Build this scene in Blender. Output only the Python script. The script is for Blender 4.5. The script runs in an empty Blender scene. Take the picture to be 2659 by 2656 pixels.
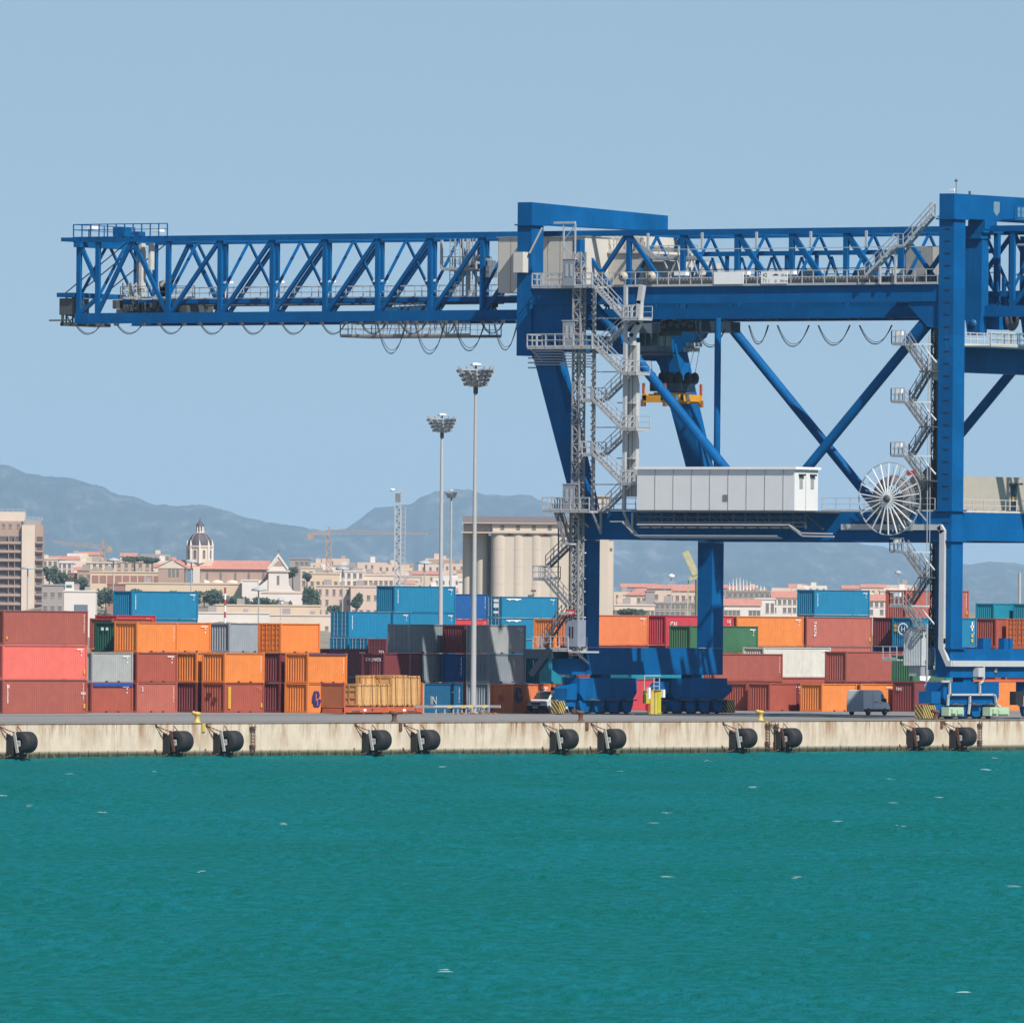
import bpy, bmesh, math, random
import numpy as np
from math import sin, cos, radians, pi, atan2, sqrt
from mathutils import Vector, Matrix
random.seed(7)
sc = bpy.context.scene
col = sc.collection
# ------------------------------------------------------------ camera model
# X runs along the quay wall, Y landward, Z up; quay surface is z = 0
F, PHI, ROLL, YH, HC, D0 = 32837.8, radians(56.434), radians(0.4666), 1613.37, 8.1089, 1024.51
CX, CY, SW = 1329.5, 1328.0, 2659.0
CAM = Vector((-D0*sin(PHI), -D0*cos(PHI), HC))
def ray(x, y):
    a, b = x-CX, y-CY
    X = cos(ROLL)*a+sin(ROLL)*b; Y = -sin(ROLL)*a+cos(ROLL)*b
    return X/F, -(Y-(YH-CY))/F
def world(x, y, d):
    a, b = ray(x, y); r = a*d; dd = d-D0
    return Vector((r*cos(PHI)+dd*sin(PHI), -r*sin(PHI)+dd*cos(PHI), HC+b*d))
def onU(x, y, u):
    a, b = ray(x, y); return world(x, y, (u+D0*sin(PHI))/(a*cos(PHI)+sin(PHI)))
def onV(x, y, v):
    a, b = ray(x, y); return world(x, y, (v+D0*cos(PHI))/(-a*sin(PHI)+cos(PHI)))
def uat(x, v, y=1780): return onV(x, y, v).x
def vat(x, u, y=1400): return onU(x, y, u).y
cd = bpy.data.cameras.new('camera'); cam = bpy.data.objects.new('camera', cd); col.objects.link(cam)
fwd = Vector((sin(PHI), cos(PHI), 0)); up = Vector((0, 0, 1)); right = fwd.cross(up)
R3 = Matrix((right, up, -fwd)).transposed()
cam.matrix_world = Matrix.Translation(CAM) @ (R3 @ Matrix.Rotation(ROLL, 3, 'Z')).to_4x4()
cd.sensor_width = 36; cd.lens = F/SW*36
cd.shift_x = (YH-CY)*sin(ROLL)/SW; cd.shift_y = (YH-CY)*cos(ROLL)/SW
cd.clip_start = 1; cd.clip_end = 60000
sc.camera = cam
# ------------------------------------------------------------ sun, sky, exposure
SUN = Vector((-.262, -.62, .72)).normalized()
w = bpy.data.worlds.new('World'); sc.world = w; w.use_nodes = True
nt = w.node_tree; bg = nt.nodes['Background']
sky = nt.nodes.new('ShaderNodeTexSky'); sky.sky_type = 'NISHITA'; sky.sun_disc = False
sky.sun_elevation = math.asin(SUN.z); sky.sun_rotation = atan2(SUN.x, SUN.y)
sky.altitude = 0; sky.air_density = 1.0; sky.dust_density = 0.8; sky.ozone_density = 3.0
stc = nt.nodes.new('ShaderNodeTexCoord'); smp = nt.nodes.new('ShaderNodeMapping'); smp.vector_type = 'POINT'
smp.inputs['Scale'].default_value = (1, 1, .88); smp.inputs['Location'].default_value = (0, 0, .125)
snm = nt.nodes.new('ShaderNodeVectorMath'); snm.operation = 'NORMALIZE'
nt.links.new(stc.outputs['Generated'], smp.inputs[0]); nt.links.new(smp.outputs[0], snm.inputs[0]); nt.links.new(snm.outputs[0], sky.inputs[0])
tnt = nt.nodes.new('ShaderNodeMix'); tnt.data_type = 'RGBA'; tnt.blend_type = 'MULTIPLY'; tnt.inputs[0].default_value = 1
tnt.inputs[7].default_value = (.99, .955, .875, 1); nt.links.new(sky.outputs[0], tnt.inputs[6])   # a little less blue, as in the photograph
nt.links.new(tnt.outputs[2], bg.inputs[0]); bg.inputs[1].default_value = 0.100
sl = bpy.data.lights.new('sun', 'SUN'); sun = bpy.data.objects.new('sun', sl); col.objects.link(sun)
sl.energy = 5.0; sl.angle = radians(.53); sl.color = (1, .95, .88)
sun.rotation_euler = SUN.to_track_quat('Z', 'Y').to_euler(); sun.location = (0, 0, 200)
sc.view_settings.view_transform = 'Standard'; sc.view_settings.look = 'None'
sc.view_settings.exposure = 0.27; sc.view_settings.gamma = 1; sc.view_settings.use_curve_mapping = False
sc.cycles.use_denoising = True
sc.cycles.max_bounces = 6; sc.cycles.volume_bounces = 2
sc.cycles.filter_width = 1.5
# ------------------------------------------------------------ materials
def lin(c):
    return tuple(((x/255)/12.92 if x/255 <= .04045 else ((x/255+.055)/1.055)**2.4) for x in c)
MATS = {}
def mat(name, c, rough=.5, metal=0, var=.12, scale=1.2, bump=0, streak=0, streak_col=(.16, .07, .03), spec=.5, bscale=8):
    """painted surface: base colour, uneven tone, optional vertical rust/dirt streaks"""
    if name in MATS: return MATS[name]
    if not name.startswith(('white', 'house_white', 'sea')): c = tuple(x*.74 for x in c)
    m = bpy.data.materials.new(name); m.use_nodes = True; t = m.node_tree; b = t.nodes['Principled BSDF']
    b.inputs['Roughness'].default_value = rough; b.inputs['Metallic'].default_value = metal
    b.inputs['Specular IOR Level'].default_value = spec
    tc = t.nodes.new('ShaderNodeTexCoord')
    n = t.nodes.new('ShaderNodeTexNoise'); n.inputs['Scale'].default_value = scale; n.inputs['Detail'].default_value = 6
    n.inputs['Roughness'].default_value = .65
    t.links.new(tc.outputs['Object'], n.inputs['Vector'])
    r = t.nodes.new('ShaderNodeMapRange'); r.inputs[1].default_value = .3; r.inputs[2].default_value = .7
    r.inputs[3].default_value = 1-var; r.inputs[4].default_value = 1+var
    t.links.new(n.outputs['Fac'], r.inputs[0])
    mx = t.nodes.new('ShaderNodeMix'); mx.data_type = 'RGBA'; mx.blend_type = 'MULTIPLY'; mx.inputs[0].default_value = 1
    mx.inputs[6].default_value = (*c, 1)
    cb = t.nodes.new('ShaderNodeCombineColor')
    for i in range(3): t.links.new(r.outputs[0], cb.inputs[i])
    t.links.new(cb.outputs[0], mx.inputs[7])
    out = mx.outputs[2]
    if streak:
        mp = t.nodes.new('ShaderNodeMapping'); mp.inputs['Scale'].default_value = (2.6, 2.6, .22)
        t.links.new(tc.outputs['Object'], mp.inputs[0])
        n2 = t.nodes.new('ShaderNodeTexNoise'); n2.inputs['Scale'].default_value = 1.0; n2.inputs['Detail'].default_value = 7
        n2.inputs['Roughness'].default_value = .7
        t.links.new(mp.outputs[0], n2.inputs['Vector'])
        r2 = t.nodes.new('ShaderNodeMapRange'); r2.inputs[1].default_value = .56; r2.inputs[2].default_value = .78
        r2.inputs[3].default_value = 0; r2.inputs[4].default_value = streak
        t.links.new(n2.outputs['Fac'], r2.inputs[0])
        m2 = t.nodes.new('ShaderNodeMix'); m2.data_type = 'RGBA'; m2.inputs[7].default_value = (*streak_col, 1)
        t.links.new(r2.outputs[0], m2.inputs[0]); t.links.new(out, m2.inputs[6]); out = m2.outputs[2]
    t.links.new(out, b.inputs['Base Color'])
    if bump:
        n3 = t.nodes.new('ShaderNodeTexNoise'); n3.inputs['Scale'].default_value = bscale; n3.inputs['Detail'].default_value = 5
        t.links.new(tc.outputs['Object'], n3.inputs['Vector'])
        bp = t.nodes.new('ShaderNodeBump'); bp.inputs['Strength'].default_value = bump; bp.inputs['Distance'].default_value = .05
        t.links.new(n3.outputs['Fac'], bp.inputs['Height']); t.links.new(bp.outputs[0], b.inputs['Normal'])
    MATS[name] = m
    return m
BLUE = mat('crane_blue_paint', (.0, .114, .338), .55, spec=.10, var=.16, scale=.35, streak=.38, streak_col=(.05, .17, .34))
def plates(m, size, amt):
    t = m.node_tree; b = t.nodes['Principled BSDF']; src = b.inputs['Base Color'].links[0].from_socket
    geo = t.nodes.new('ShaderNodeNewGeometry'); sn = t.nodes.new('ShaderNodeVectorMath'); sn.operation = 'SNAP'; sn.inputs[1].default_value = size
    t.links.new(geo.outputs['Position'], sn.inputs[0]); wn = t.nodes.new('ShaderNodeTexWhiteNoise'); t.links.new(sn.outputs[0], wn.inputs[0])
    r = t.nodes.new('ShaderNodeMapRange'); r.inputs[3].default_value = 1-amt; r.inputs[4].default_value = 1+amt; t.links.new(wn.outputs[0], r.inputs[0])
    x = t.nodes.new('ShaderNodeVectorMath'); x.operation = 'SCALE'; t.links.new(src, x.inputs[0]); t.links.new(r.outputs[0], x.inputs['Scale']); t.links.new(x.outputs[0], b.inputs['Base Color'])
plates(BLUE, (3.37, 5.61, 4.13), .07)
GREY = mat('galvanised_steel', (.50, .52, .54), .5, metal=0, var=.1, scale=2)
DGREY = mat('dark_steel', (.09, .095, .10), .6, var=.2)
BLACK = mat('black_rubber', (.018, .018, .020), .75, var=.3, scale=3)
CABLE = mat('cable_black', (.025, .03, .03), .7)
WHITE = mat('white_paint', (.80, .80, .78), .5, var=.04, streak=.10, streak_col=(.45, .40, .33))
CREAM = mat('cream_paint', (.70, .67, .60), .6, var=.05, streak=.15, streak_col=(.40, .33, .25))
BEIGE = mat('beige_panel', (.52, .47, .39), .6, var=.06, streak=.1, streak_col=(.3, .26, .2))
YELLOW = mat('yellow_paint', (.70, .52, .13), .5, var=.15, streak=.2)
SPREAD = mat('spreader_yellow', (.85, .40, .02), .45, var=.1)
ORED = mat('orange_red_paint', (.60, .13, .05), .5, var=.15)
RUST = mat('rusty_iron', (.16, .065, .035), .85, var=.35, scale=4, bump=.3)
PGREEN = mat('pale_green_paint', (.50, .66, .45), .5, var=.1)
LAMPG = mat('lamp_housing', (.42, .43, .42), .5, var=.2)
GLASS = mat('dark_glass', (.02, .035, .04), .12, var=.1, spec=.8)
CABGL = mat('cab_glass', (.03, .09, .08), .15, var=.2, spec=.8)
WOOD = mat('crate_wood', (.74, .43, .17), .75, var=.18, scale=3)
DWOOD = mat('crate_batten_wood', (.62, .34, .12), .75, var=.2, scale=3)
POLE = mat('pole_grey', (.50, .51, .51), .5, var=.05)
CARW = mat('car_white', (.80, .80, .80), .3, var=.02)
VANB = mat('van_white', (.62, .66, .70), .35, var=.03)
REDP = mat('red_plate', (.60, .06, .05), .5)
LBLUE = mat('machine_grey_blue', (.20, .25, .30), .5)
# ------------------------------------------------------------ mesh helpers
class MB:
    def __init__(s): s.v = []; s.f = []; s.mi = []; s.smooth = []
    def add(s, vs, fs, mi=0, smooth=False):
        o = len(s.v); s.v += [tuple(p) for p in vs]; s.f += [tuple(i+o for i in f) for f in fs]
        s.mi += [mi]*len(fs); s.smooth += [smooth]*len(fs); return s
    def box(s, x0, x1, y0, y1, z0, z1, mi=0):
        if x0 > x1: x0, x1 = x1, x0
        if y0 > y1: y0, y1 = y1, y0
        if z0 > z1: z0, z1 = z1, z0
        return s.add([(x0, y0, z0), (x1, y0, z0), (x1, y1, z0), (x0, y1, z0), (x0, y0, z1), (x1, y0, z1), (x1, y1, z1), (x0, y1, z1)],
                     [(0, 3, 2, 1), (4, 5, 6, 7), (0, 1, 5, 4), (1, 2, 6, 5), (2, 3, 7, 6), (3, 0, 4, 7)], mi)
    def bar(s, p, q, w=.1, h=None, side=None, mi=0):
        """rectangular bar p->q; w across 'side' direction, h in the other"""
        h = w if h is None else h
        p, q = Vector(p), Vector(q); d = (q-p)
        if d.length < 1e-6: return s
        d.normalize()
        if side is None: side = Vector((1, 0, 0)) if abs(d.x) < .9 else Vector((0, 1, 0))
        a = Vector(side); a = (a-d*a.dot(d)).normalized(); b = d.cross(a)
        vs = [e+a*(i*w/2)+b*(j*h/2) for e in (p, q) for i, j in ((-1, -1), (1, -1), (1, 1), (-1, 1))]
        return s.add(vs, [(3, 2, 1, 0), (4, 5, 6, 7), (0, 1, 5, 4), (1, 2, 6, 5), (2, 3, 7, 6), (3, 0, 4, 7)], mi)
    def tube(s, p, q, r, n=10, r2=None, mi=0, caps=True):
        p, q = Vector(p), Vector(q); d = (q-p).normalized(); r2 = r if r2 is None else r2
        a = d.orthogonal().normalized(); b = d.cross(a)
        vs = [p+(a*cos(2*pi*i/n)+b*sin(2*pi*i/n))*r for i in range(n)]+[q+(a*cos(2*pi*i/n)+b*sin(2*pi*i/n))*r2 for i in range(n)]
        s.add(vs, [(i, (i+1) % n, n+(i+1) % n, n+i) for i in range(n)], mi, n > 5)
        if caps: s.add(vs, [tuple(range(n-1, -1, -1)), tuple(range(n, 2*n))], mi)
        return s
    def path(s, pts, r, n=6, mi=0):
        for a, b in zip(pts, pts[1:]): s.tube(a, b, r, n, mi=mi, caps=False)
        return s
    def pathbox(s, pts, w, h, side=(1, 0, 0), mi=0):
        for a, b in zip(pts, pts[1:]):
            a, b = Vector(a), Vector(b); d = (b-a).normalized()*min(w, h)*.3
            s.bar(a-d, b+d, w, h, side, mi)
        return s
    def prism(s, pts, axis, a0, a1, mi=0):
        """extrude 2D polygon (list of pairs) along axis 0/1/2"""
        n = len(pts); vs = []
        for a in (a0, a1):
            for p in pts:
                vs.append((a, p[0], p[1]) if axis == 0 else ((p[0], a, p[1]) if axis == 1 else (p[0], p[1], a)))
        return s.add(vs, [tuple(range(n-1, -1, -1)), tuple(range(n, 2*n))]+[(i, (i+1) % n, n+(i+1) % n, n+i) for i in range(n)], mi)
    def lathe(s, prof, c=(0, 0, 0), axis=2, n=20, mi=0, smooth=True):
        vs = []
        for r, h in prof:
            for i in range(n):
                a, b = r*cos(2*pi*i/n), r*sin(2*pi*i/n)
                p = [(h, a, b), (a, h, b), (a, b, h)][axis]
                vs.append((p[0]+c[0], p[1]+c[1], p[2]+c[2]))
        return s.add(vs, [(k*n+i, k*n+(i+1) % n, (k+1)*n+(i+1) % n, (k+1)*n+i) for k in range(len(prof)-1) for i in range(n)], mi, smooth)
    def mesh(s, name, mats):
        me = bpy.data.meshes.new(name); me.from_pydata(s.v, [], s.f)
        for m in (mats if isinstance(mats, (list, tuple)) else [mats]): me.materials.append(m)
        me.polygons.foreach_set('material_index', s.mi); me.polygons.foreach_set('use_smooth', s.smooth)
        bm = bmesh.new(); bm.from_mesh(me); bmesh.ops.recalc_face_normals(bm, faces=bm.faces); bm.to_mesh(me); bm.free()
        me.update(); return me
    def build(s, name, mats, parent=None, loc=None):
        return put(name, s.mesh(name, mats), parent, loc)
def put(name, me, parent=None, loc=None, rotz=0):
    o = bpy.data.objects.new(name, me); col.objects.link(o)
    if loc is not None: o.location = loc
    if rotz: o.rotation_euler = (0, 0, rotz)
    if parent is not None:
        o.parent = parent
    return o
def tag(o, label=None, cat=None, group=None, kind=None):
    if label: o['label'] = label
    if cat: o['category'] = cat
    if group: o['group'] = group
    if kind: o['kind'] = kind
    return o
def thing(name, label, cat, loc=(0, 0, 0), rotz=0, group=None):
    o = bpy.data.objects.new(name, None); col.objects.link(o); o.empty_display_size = .5
    o.location = loc; o.rotation_euler = (0, 0, rotz)
    return tag(o, label, cat, group)
def text_mesh(txt, size, extrude=.004):
    cu = bpy.data.curves.new('lettering', 'FONT'); cu.body = txt; cu.size = size; cu.extrude = extrude
    o = bpy.data.objects.new('lettering', cu); col.objects.link(o)
    dg = bpy.context.evaluated_depsgraph_get(); me = bpy.data.meshes.new_from_object(o.evaluated_get(dg))
    bpy.data.objects.remove(o); return me
def text_on(txt, size, parent, loc, face='Y', m=None, name='lettering', stretch=1.0):
    me = text_mesh(txt, size); me.materials.clear(); me.materials.append(m or WHITE)
    o = put(name, me, parent, loc)
    o.rotation_euler = (pi/2, 0, 0) if face == 'Y' else (pi/2, 0, -pi/2)
    o.scale = (stretch, 1, 1)
    return o
def railing(mb, pts, h=1.1, sp=1.5, r=.035, toe=True, mid=True, mi=0):
    for a, b in zip(pts, pts[1:]):
        a, b = Vector(a), Vector(b); L = (b-a).length; n = max(1, round(L/sp))
        for i in range(n+1):
            p = a.lerp(b, i/n); mb.bar(p, p+Vector((0, 0, h)), r*2, mi=mi)
        z = Vector((0, 0, h)); mb.bar(a+z, b+z, r*1.8, mi=mi)
        if mid: mb.bar(a+z*.55, b+z*.55, r*1.4, mi=mi)
        if toe: mb.bar(a+Vector((0, 0, .08)), b+Vector((0, 0, .08)), .03, .16, side=(b-a).cross(Vector((0, 0, 1))), mi=mi)
def flight(mb, p, q, w=.8, rail=True):
    """stair flight in a plane parallel to Y; width w along +X"""
    p, q = Vector(p), Vector(q); W = Vector((w, 0, 0))
    for o in (Vector((0, 0, 0)), W): mb.bar(p+o, q+o, .06, .24)
    n = max(2, int(abs(p.z-q.z)/.22))
    for i in range(n+1):
        c = p.lerp(q, i/n); mb.box(c.x, c.x+w, c.y-.13, c.y+.13, c.z-.02, c.z+.02)
    if rail:
        for o in (Vector((0, 0, 0)), W):
            z = Vector((0, 0, 1.0)); mb.bar(p+o+z, q+o+z, .06); mb.bar(p+o+z*.55, q+o+z*.55, .045)
            for i in range(4):
                c = p.lerp(q, i/3)+o; mb.bar(c, c+z, .06)
def ladder(mb, p, q, w=.45, side=(1, 0, 0), sp=.3, r=.03):
    p, q = Vector(p), Vector(q); S = Vector(side)*w/2
    mb.bar(p-S, q-S, r*2); mb.bar(p+S, q+S, r*2)
    n = int((q-p).length/sp)
    for i in range(1, n): c = p.lerp(q, i/n); mb.bar(c-S, c+S, r*1.4, side=(0, 0, 1))
def lattice(mb, x, y, z0, z1, w=.7, r=.05, step=.8, d=None):
    d = w if d is None else d
    cs = [(x, y), (x+w, y), (x+w, y+d), (x, y+d)]
    for a in cs: mb.bar((a[0], a[1], z0), (a[0], a[1], z1), r*2)
    n = max(1, round((z1-z0)/step)); s = (z1-z0)/n
    for k in range(n):
        for i in range(4):
            a, b = cs[i], cs[(i+1) % 4]
            if k % 2: a, b = b, a
            mb.bar((a[0], a[1], z0+k*s), (b[0], b[1], z0+(k+1)*s), r*1.3)
            mb.bar((a[0], a[1], z0+k*s), (b[0], b[1], z0+k*s), r*1.3)
# ------------------------------------------------------------ water
WZ = -2.55
def make_water():
    m = bpy.data.materials.new('sea_water'); m.use_nodes = True; t = m.node_tree; b = t.nodes['Principled BSDF']
    t.nodes.remove(b); df = t.nodes.new('ShaderNodeBsdfDiffuse'); gl = t.nodes.new('ShaderNodeBsdfGlossy'); gl.inputs['Roughness'].default_value = .22
    fr = t.nodes.new('ShaderNodeFresnel'); fr.inputs['IOR'].default_value = 1.33; fm_ = t.nodes.new('ShaderNodeMath'); fm_.operation = 'MULTIPLY'; fm_.inputs[1].default_value = .10
    mxs = t.nodes.new('ShaderNodeMixShader'); t.links.new(fr.outputs[0], fm_.inputs[0]); t.links.new(fm_.outputs[0], mxs.inputs[0]); t.links.new(df.outputs[0], mxs.inputs[1]); t.links.new(gl.outputs[0], mxs.inputs[2])
    t.links.new(mxs.outputs[0], t.nodes['Material Output'].inputs['Surface'])
    geo = t.nodes.new('ShaderNodeNewGeometry')
    def noise(scl, det, vec):
        n = t.nodes.new('ShaderNodeTexNoise'); n.inputs['Scale'].default_value = scl; n.inputs['Detail'].default_value = det
        rt = t.nodes.new('ShaderNodeMapping'); rt.inputs['Rotation'].default_value = (0, 0, radians(58))
        mp = t.nodes.new('ShaderNodeMapping'); mp.inputs['Scale'].default_value = vec
        t.links.new(geo.outputs['Position'], rt.inputs[0]); t.links.new(rt.outputs[0], mp.inputs[0]); t.links.new(mp.outputs[0], n.inputs['Vector']); n.inputs['Roughness'].default_value = .62; return n
    n1 = noise(.05, 5, (1, .35, 0)); n2 = noise(1.5, 7, (1, .22, 0))
    cr = t.nodes.new('ShaderNodeValToRGB')
    cr.color_ramp.elements[0].position = .42; cr.color_ramp.elements[0].color = (.000, .105, .090, 1)
    cr.color_ramp.elements[1].position = .60; cr.color_ramp.elements[1].color = (.003, .135, .160, 1)  # bluer streaks paint the uneven reflection of wave facets into the diffuse colour
    ad = t.nodes.new('ShaderNodeMath'); ad.operation = 'MULTIPLY_ADD'; ad.inputs[1].default_value = .72
    t.links.new(n2.outputs['Fac'], ad.inputs[0])
    ml = t.nodes.new('ShaderNodeMath'); ml.operation = 'MULTIPLY'; ml.inputs[1].default_value = .28
    t.links.new(n1.outputs['Fac'], ml.inputs[0]); t.links.new(ml.outputs[0], ad.inputs[2]); t.links.new(ad.outputs[0], cr.inputs[0])
    t.links.new(cr.outputs[0], df.inputs['Color'])
    nb = noise(2.2, 6, (1, .25, 0)); bp = t.nodes.new('ShaderNodeBump'); bp.inputs['Strength'].default_value = .9; bp.inputs['Distance'].default_value = .30
    t.links.new(nb.outputs['Fac'], bp.inputs['Height'])
    for q_ in (df, gl, fr): t.links.new(bp.outputs[0], q_.inputs['Normal'])
    # surface: fine grid of wind waves between camera and quay
    r = np.random.RandomState(3)
    ds = [300.]
    while ds[-1] < 1095: ds.append(ds[-1]+max(.45, ds[-1]*.0009))
    ds = np.array(ds); lat = np.linspace(-1, 1, 420)
    Dg, Lg = np.meshgrid(ds, lat, indexing='ij')
    Rg = Lg*(Dg*.055+8)
    X = Rg*cos(PHI)+(Dg-D0)*sin(PHI); Y = -Rg*sin(PHI)+(Dg-D0)*cos(PHI)
    Z = np.zeros_like(X)
    for i in range(46):
        lam = 1.3*1.075**i; a = r.normal(radians(-62), .55); k = 2*pi/lam
        amp = .0075*lam**.85*r.uniform(.6, 1.3); ph = r.uniform(0, 2*pi)
        q = k*(X*cos(a)+Y*sin(a))+ph
        Z += amp*(1-np.abs(np.sin(q/2)))*1.6 - amp*.8
    Z = Z*.50
    X, Y = X.copy(), Y.copy()
    Z = np.where(Y > -1.0, Z*.3, Z)+WZ
    Z = np.minimum(Z, WZ+.30)
    win = np.clip((1-np.abs(Lg))/.10, 0, 1)*np.clip((Dg-300)/26, 0, 1); win = win*win*(3-2*win)   # waves die out into the open sea sheet
    Z = WZ+(Z-WZ)*win-(1-win)*.292
    keep = Y < 1.2
    n0, n1_ = X.shape
    co = np.stack([X, Y, Z], -1).reshape(-1, 3)
    idx = np.arange(n0*n1_).reshape(n0, n1_)
    quads = np.stack([idx[:-1, :-1], idx[:-1, 1:], idx[1:, 1:], idx[1:, :-1]], -1)
    km = (keep[:-1, :-1] & keep[1:, 1:]); quads = quads[km]
    me = bpy.data.meshes.new('water'); nq = len(quads)
    me.vertices.add(len(co)); me.vertices.foreach_set('co', co.ravel())
    me.loops.add(nq*4); me.loops.foreach_set('vertex_index', quads.ravel().astype(np.int32))
    me.polygons.add(nq); me.polygons.foreach_set('loop_start', np.arange(nq, dtype=np.int32)*4)
    me.polygons.foreach_set('use_smooth', np.ones(nq, bool)); me.update(calc_edges=True); me.validate()
    me.materials.append(m)
    o = tag(put('water', me), kind='structure')
    # the sea goes on to every side, a little below the wave troughs
    far = MB().add([(-6000, -6000, WZ-.30), (6000, -6000, WZ-.30), (6000, .4, WZ-.30), (-6000, .4, WZ-.30)], [(0, 1, 2, 3)])
    tag(far.build('water', m), kind='structure')
    # white foam crests
    fm = mat('sea_foam', (.24, .40, .41), .8, var=.1)
    caps = [(1840, 1975, 30), (180, 2008, 14), (265, 2108, 40), (75, 2092, 16), (735, 2139, 12), (1697, 2137, 34), (2339, 2144, 32),
            (1733, 2111, 22), (2316, 2023, 26), (2438, 2071, 20), (2175, 2134, 20), (2320, 2085, 14), (1610, 2001, 16), (1850, 2004, 18),
            (2560, 1998, 60), (2630, 1998, 30), (1955, 2043, 10), (2620, 2123, 30), (2625, 2302, 50), (1400, 2425, 60), (1735, 2275, 18),
            (80, 2577, 40), (2070, 2278, 20), (1690, 2604, 62), (10, 2066, 16), (1880, 1968, 18), (1153, 2520, 20), (1556, 2355, 18),
            (2500, 2577, 60), (2300, 1972, 20), (2585, 1967, 16), (2190, 2310, 12), (520, 2262, 14), (2000, 2398, 14), (400, 2003, 14), (990, 2002, 12), (1150, 1990, 24), (640, 2040, 12)]
    mb = MB()
    for (x, y, wpx) in caps[::2]+caps[1:12:2]:
        c = onV(x, y, -3) if False else None
        a, bb = ray(x, y); d = (WZ+.16-HC)/bb; p = world(x, y, d); p.z = WZ+.18
        L = wpx*.8/F*d; s = Vector((cos(PHI), -sin(PHI), 0)); f = Vector((sin(PHI), cos(PHI), 0))
        for _ in range(max(3, int(L*7))):
            t_ = random.gauss(0, .22); c = p+s*(t_*L)+f*random.gauss(0, .25)+Vector((0, 0, random.uniform(-.06, .03))); q = random.uniform(.10, .38)*max(.2, 1-abs(t_))
            hh = random.uniform(.008, .028); mb.add([c-s*q, c+s*q*random.uniform(.6, 1.2)+f*.05, c+s*q*.4+f*.2+Vector((0, 0, hh)), c-s*q*.5+f*.25+Vector((0, 0, hh*.7))], [(0, 1, 2, 3)])
    tag(mb.build('sea_foam', fm), 'small white wave crests scattered over the harbour water', 'foam', kind='stuff')
make_water()
# ------------------------------------------------------------ quay
def concrete(name, c, dark, green=False):
    m = bpy.data.materials.new(name); m.use_nodes = True; t = m.node_tree; b = t.nodes['Principled BSDF']
    b.inputs['Roughness'].default_value = .85
    geo = t.nodes.new('ShaderNodeNewGeometry')
    def nz(scl, vec, det=7, rough=.65):
        n = t.nodes.new('ShaderNodeTexNoise'); n.inputs['Scale'].default_value = scl; n.inputs['Detail'].default_value = det; n.inputs['Roughness'].default_value = rough
        mp = t.nodes.new('ShaderNodeMapping'); mp.inputs['Scale'].default_value = vec
        t.links.new(geo.outputs['Position'], mp.inputs[0]); t.links.new(mp.outputs[0], n.inputs['Vector']); return n.outputs['Fac']
    def ramp(src, a, bb, lo=0, hi=1):
        r = t.nodes.new('ShaderNodeMapRange'); r.inputs[1].default_value = a; r.inputs[2].default_value = bb; r.inputs[3].default_value = lo; r.inputs[4].default_value = hi
        t.links.new(src, r.inputs[0]); return r.outputs[0]
    def mix(f, a, bcol):
        x = t.nodes.new('ShaderNodeMix'); x.data_type = 'RGBA'; t.links.new(f, x.inputs[0])
        if isinstance(a, tuple): x.inputs[6].default_value = (*a, 1)
        else: t.links.new(a, x.inputs[6])
        x.inputs[7].default_value = (*bcol, 1); return x.outputs[2]
    def mul(a, b_):
        x = t.nodes.new('ShaderNodeMath'); x.operation = 'MULTIPLY'; t.links.new(a, x.inputs[0]); t.links.new(b_, x.inputs[1]); return x.outputs[0]
    o = mix(ramp(nz(.5, (1, 1, 1)), .35, .7), c, dark)
    if green:
        sep = t.nodes.new('ShaderNodeSeparateXYZ'); t.links.new(geo.outputs['Position'], sep.inputs[0]); z = sep.outputs[2]
        ocol = mix(mul(ramp(nz(1.5, (.6, 1, .12)), .46, .62), ramp(z, -2.2, -.2, .1, .95)), o, (.32, .18, .095))      # rusty run-off
        ocol = mix(mul(ramp(nz(1.0, (2.2, 1, .1)), .56, .66), ramp(z, -1.3, -.05, .0, 1.0)), ocol, (.13, .045, .025))
        ocol = mix(mul(ramp(nz(.8, (1.3, 1, .3)), .60, .74), ramp(z, -2.3, -1.0, 1, .0)), ocol, (.20, .18, .09))
        ocol = mix(mul(ramp(nz(.25, (.6, 1, .1)), .66, .72), ramp(z, -1.6, -.3, 0, .8)), ocol, (.20, .19, .03))
        ocol = mix(ramp(z, -2.10, -2.28), ocol, (.14, .13, .08)); ocol = mix(mul(ramp(z, -2.30, -2.42), ramp(nz(3, (1, 1, .5)), .3, .5)), ocol, (.03, .035, .02))
        ocol = mix(ramp(z, -.16, -.06, 0, .75), ocol, (.13, .09, .07)); o = ocol
    else:
        o = mix(ramp(nz(.9, (.03, 2.5, 1)), .52, .66, 0, .6), o, (.36, .35, .33))
        o = mix(ramp(nz(.9, (.02, 3.3, 1), 5), .54, .70, 0, .7), o, (.10, .095, .09))
    t.links.new(o, b.inputs['Base Color'])
    bp = t.nodes.new('ShaderNodeBump'); bp.inputs['Strength'].default_value = .4; bp.inputs['Distance'].default_value = .02
    t.links.new(nz(6, (1, 1, 1)), bp.inputs['Height']); t.links.new(bp.outputs[0], b.inputs['Normal'])
    return m
WALLM = concrete('quay_wall_concrete', (.62, .525, .41), (.50, .42, .32), True)
YARDM = concrete('yard_concrete', (.21, .205, .20), (.16, .155, .15))
quay = thing('quay', None, None); del_keys = [k for k in quay.keys()]; quay['kind'] = 'structure'
mb = MB(); mb.box(-320, 700, .05, 2.0, -6, -.003); mb.build('wall_core', WALLM, quay)
PAN = 9.15; x0 = uat(-200, 0)-30
pan = MB().box(.015, PAN-.015, -.12, .045, -4.0, -.06).mesh('wall_panel', WALLM)
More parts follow.
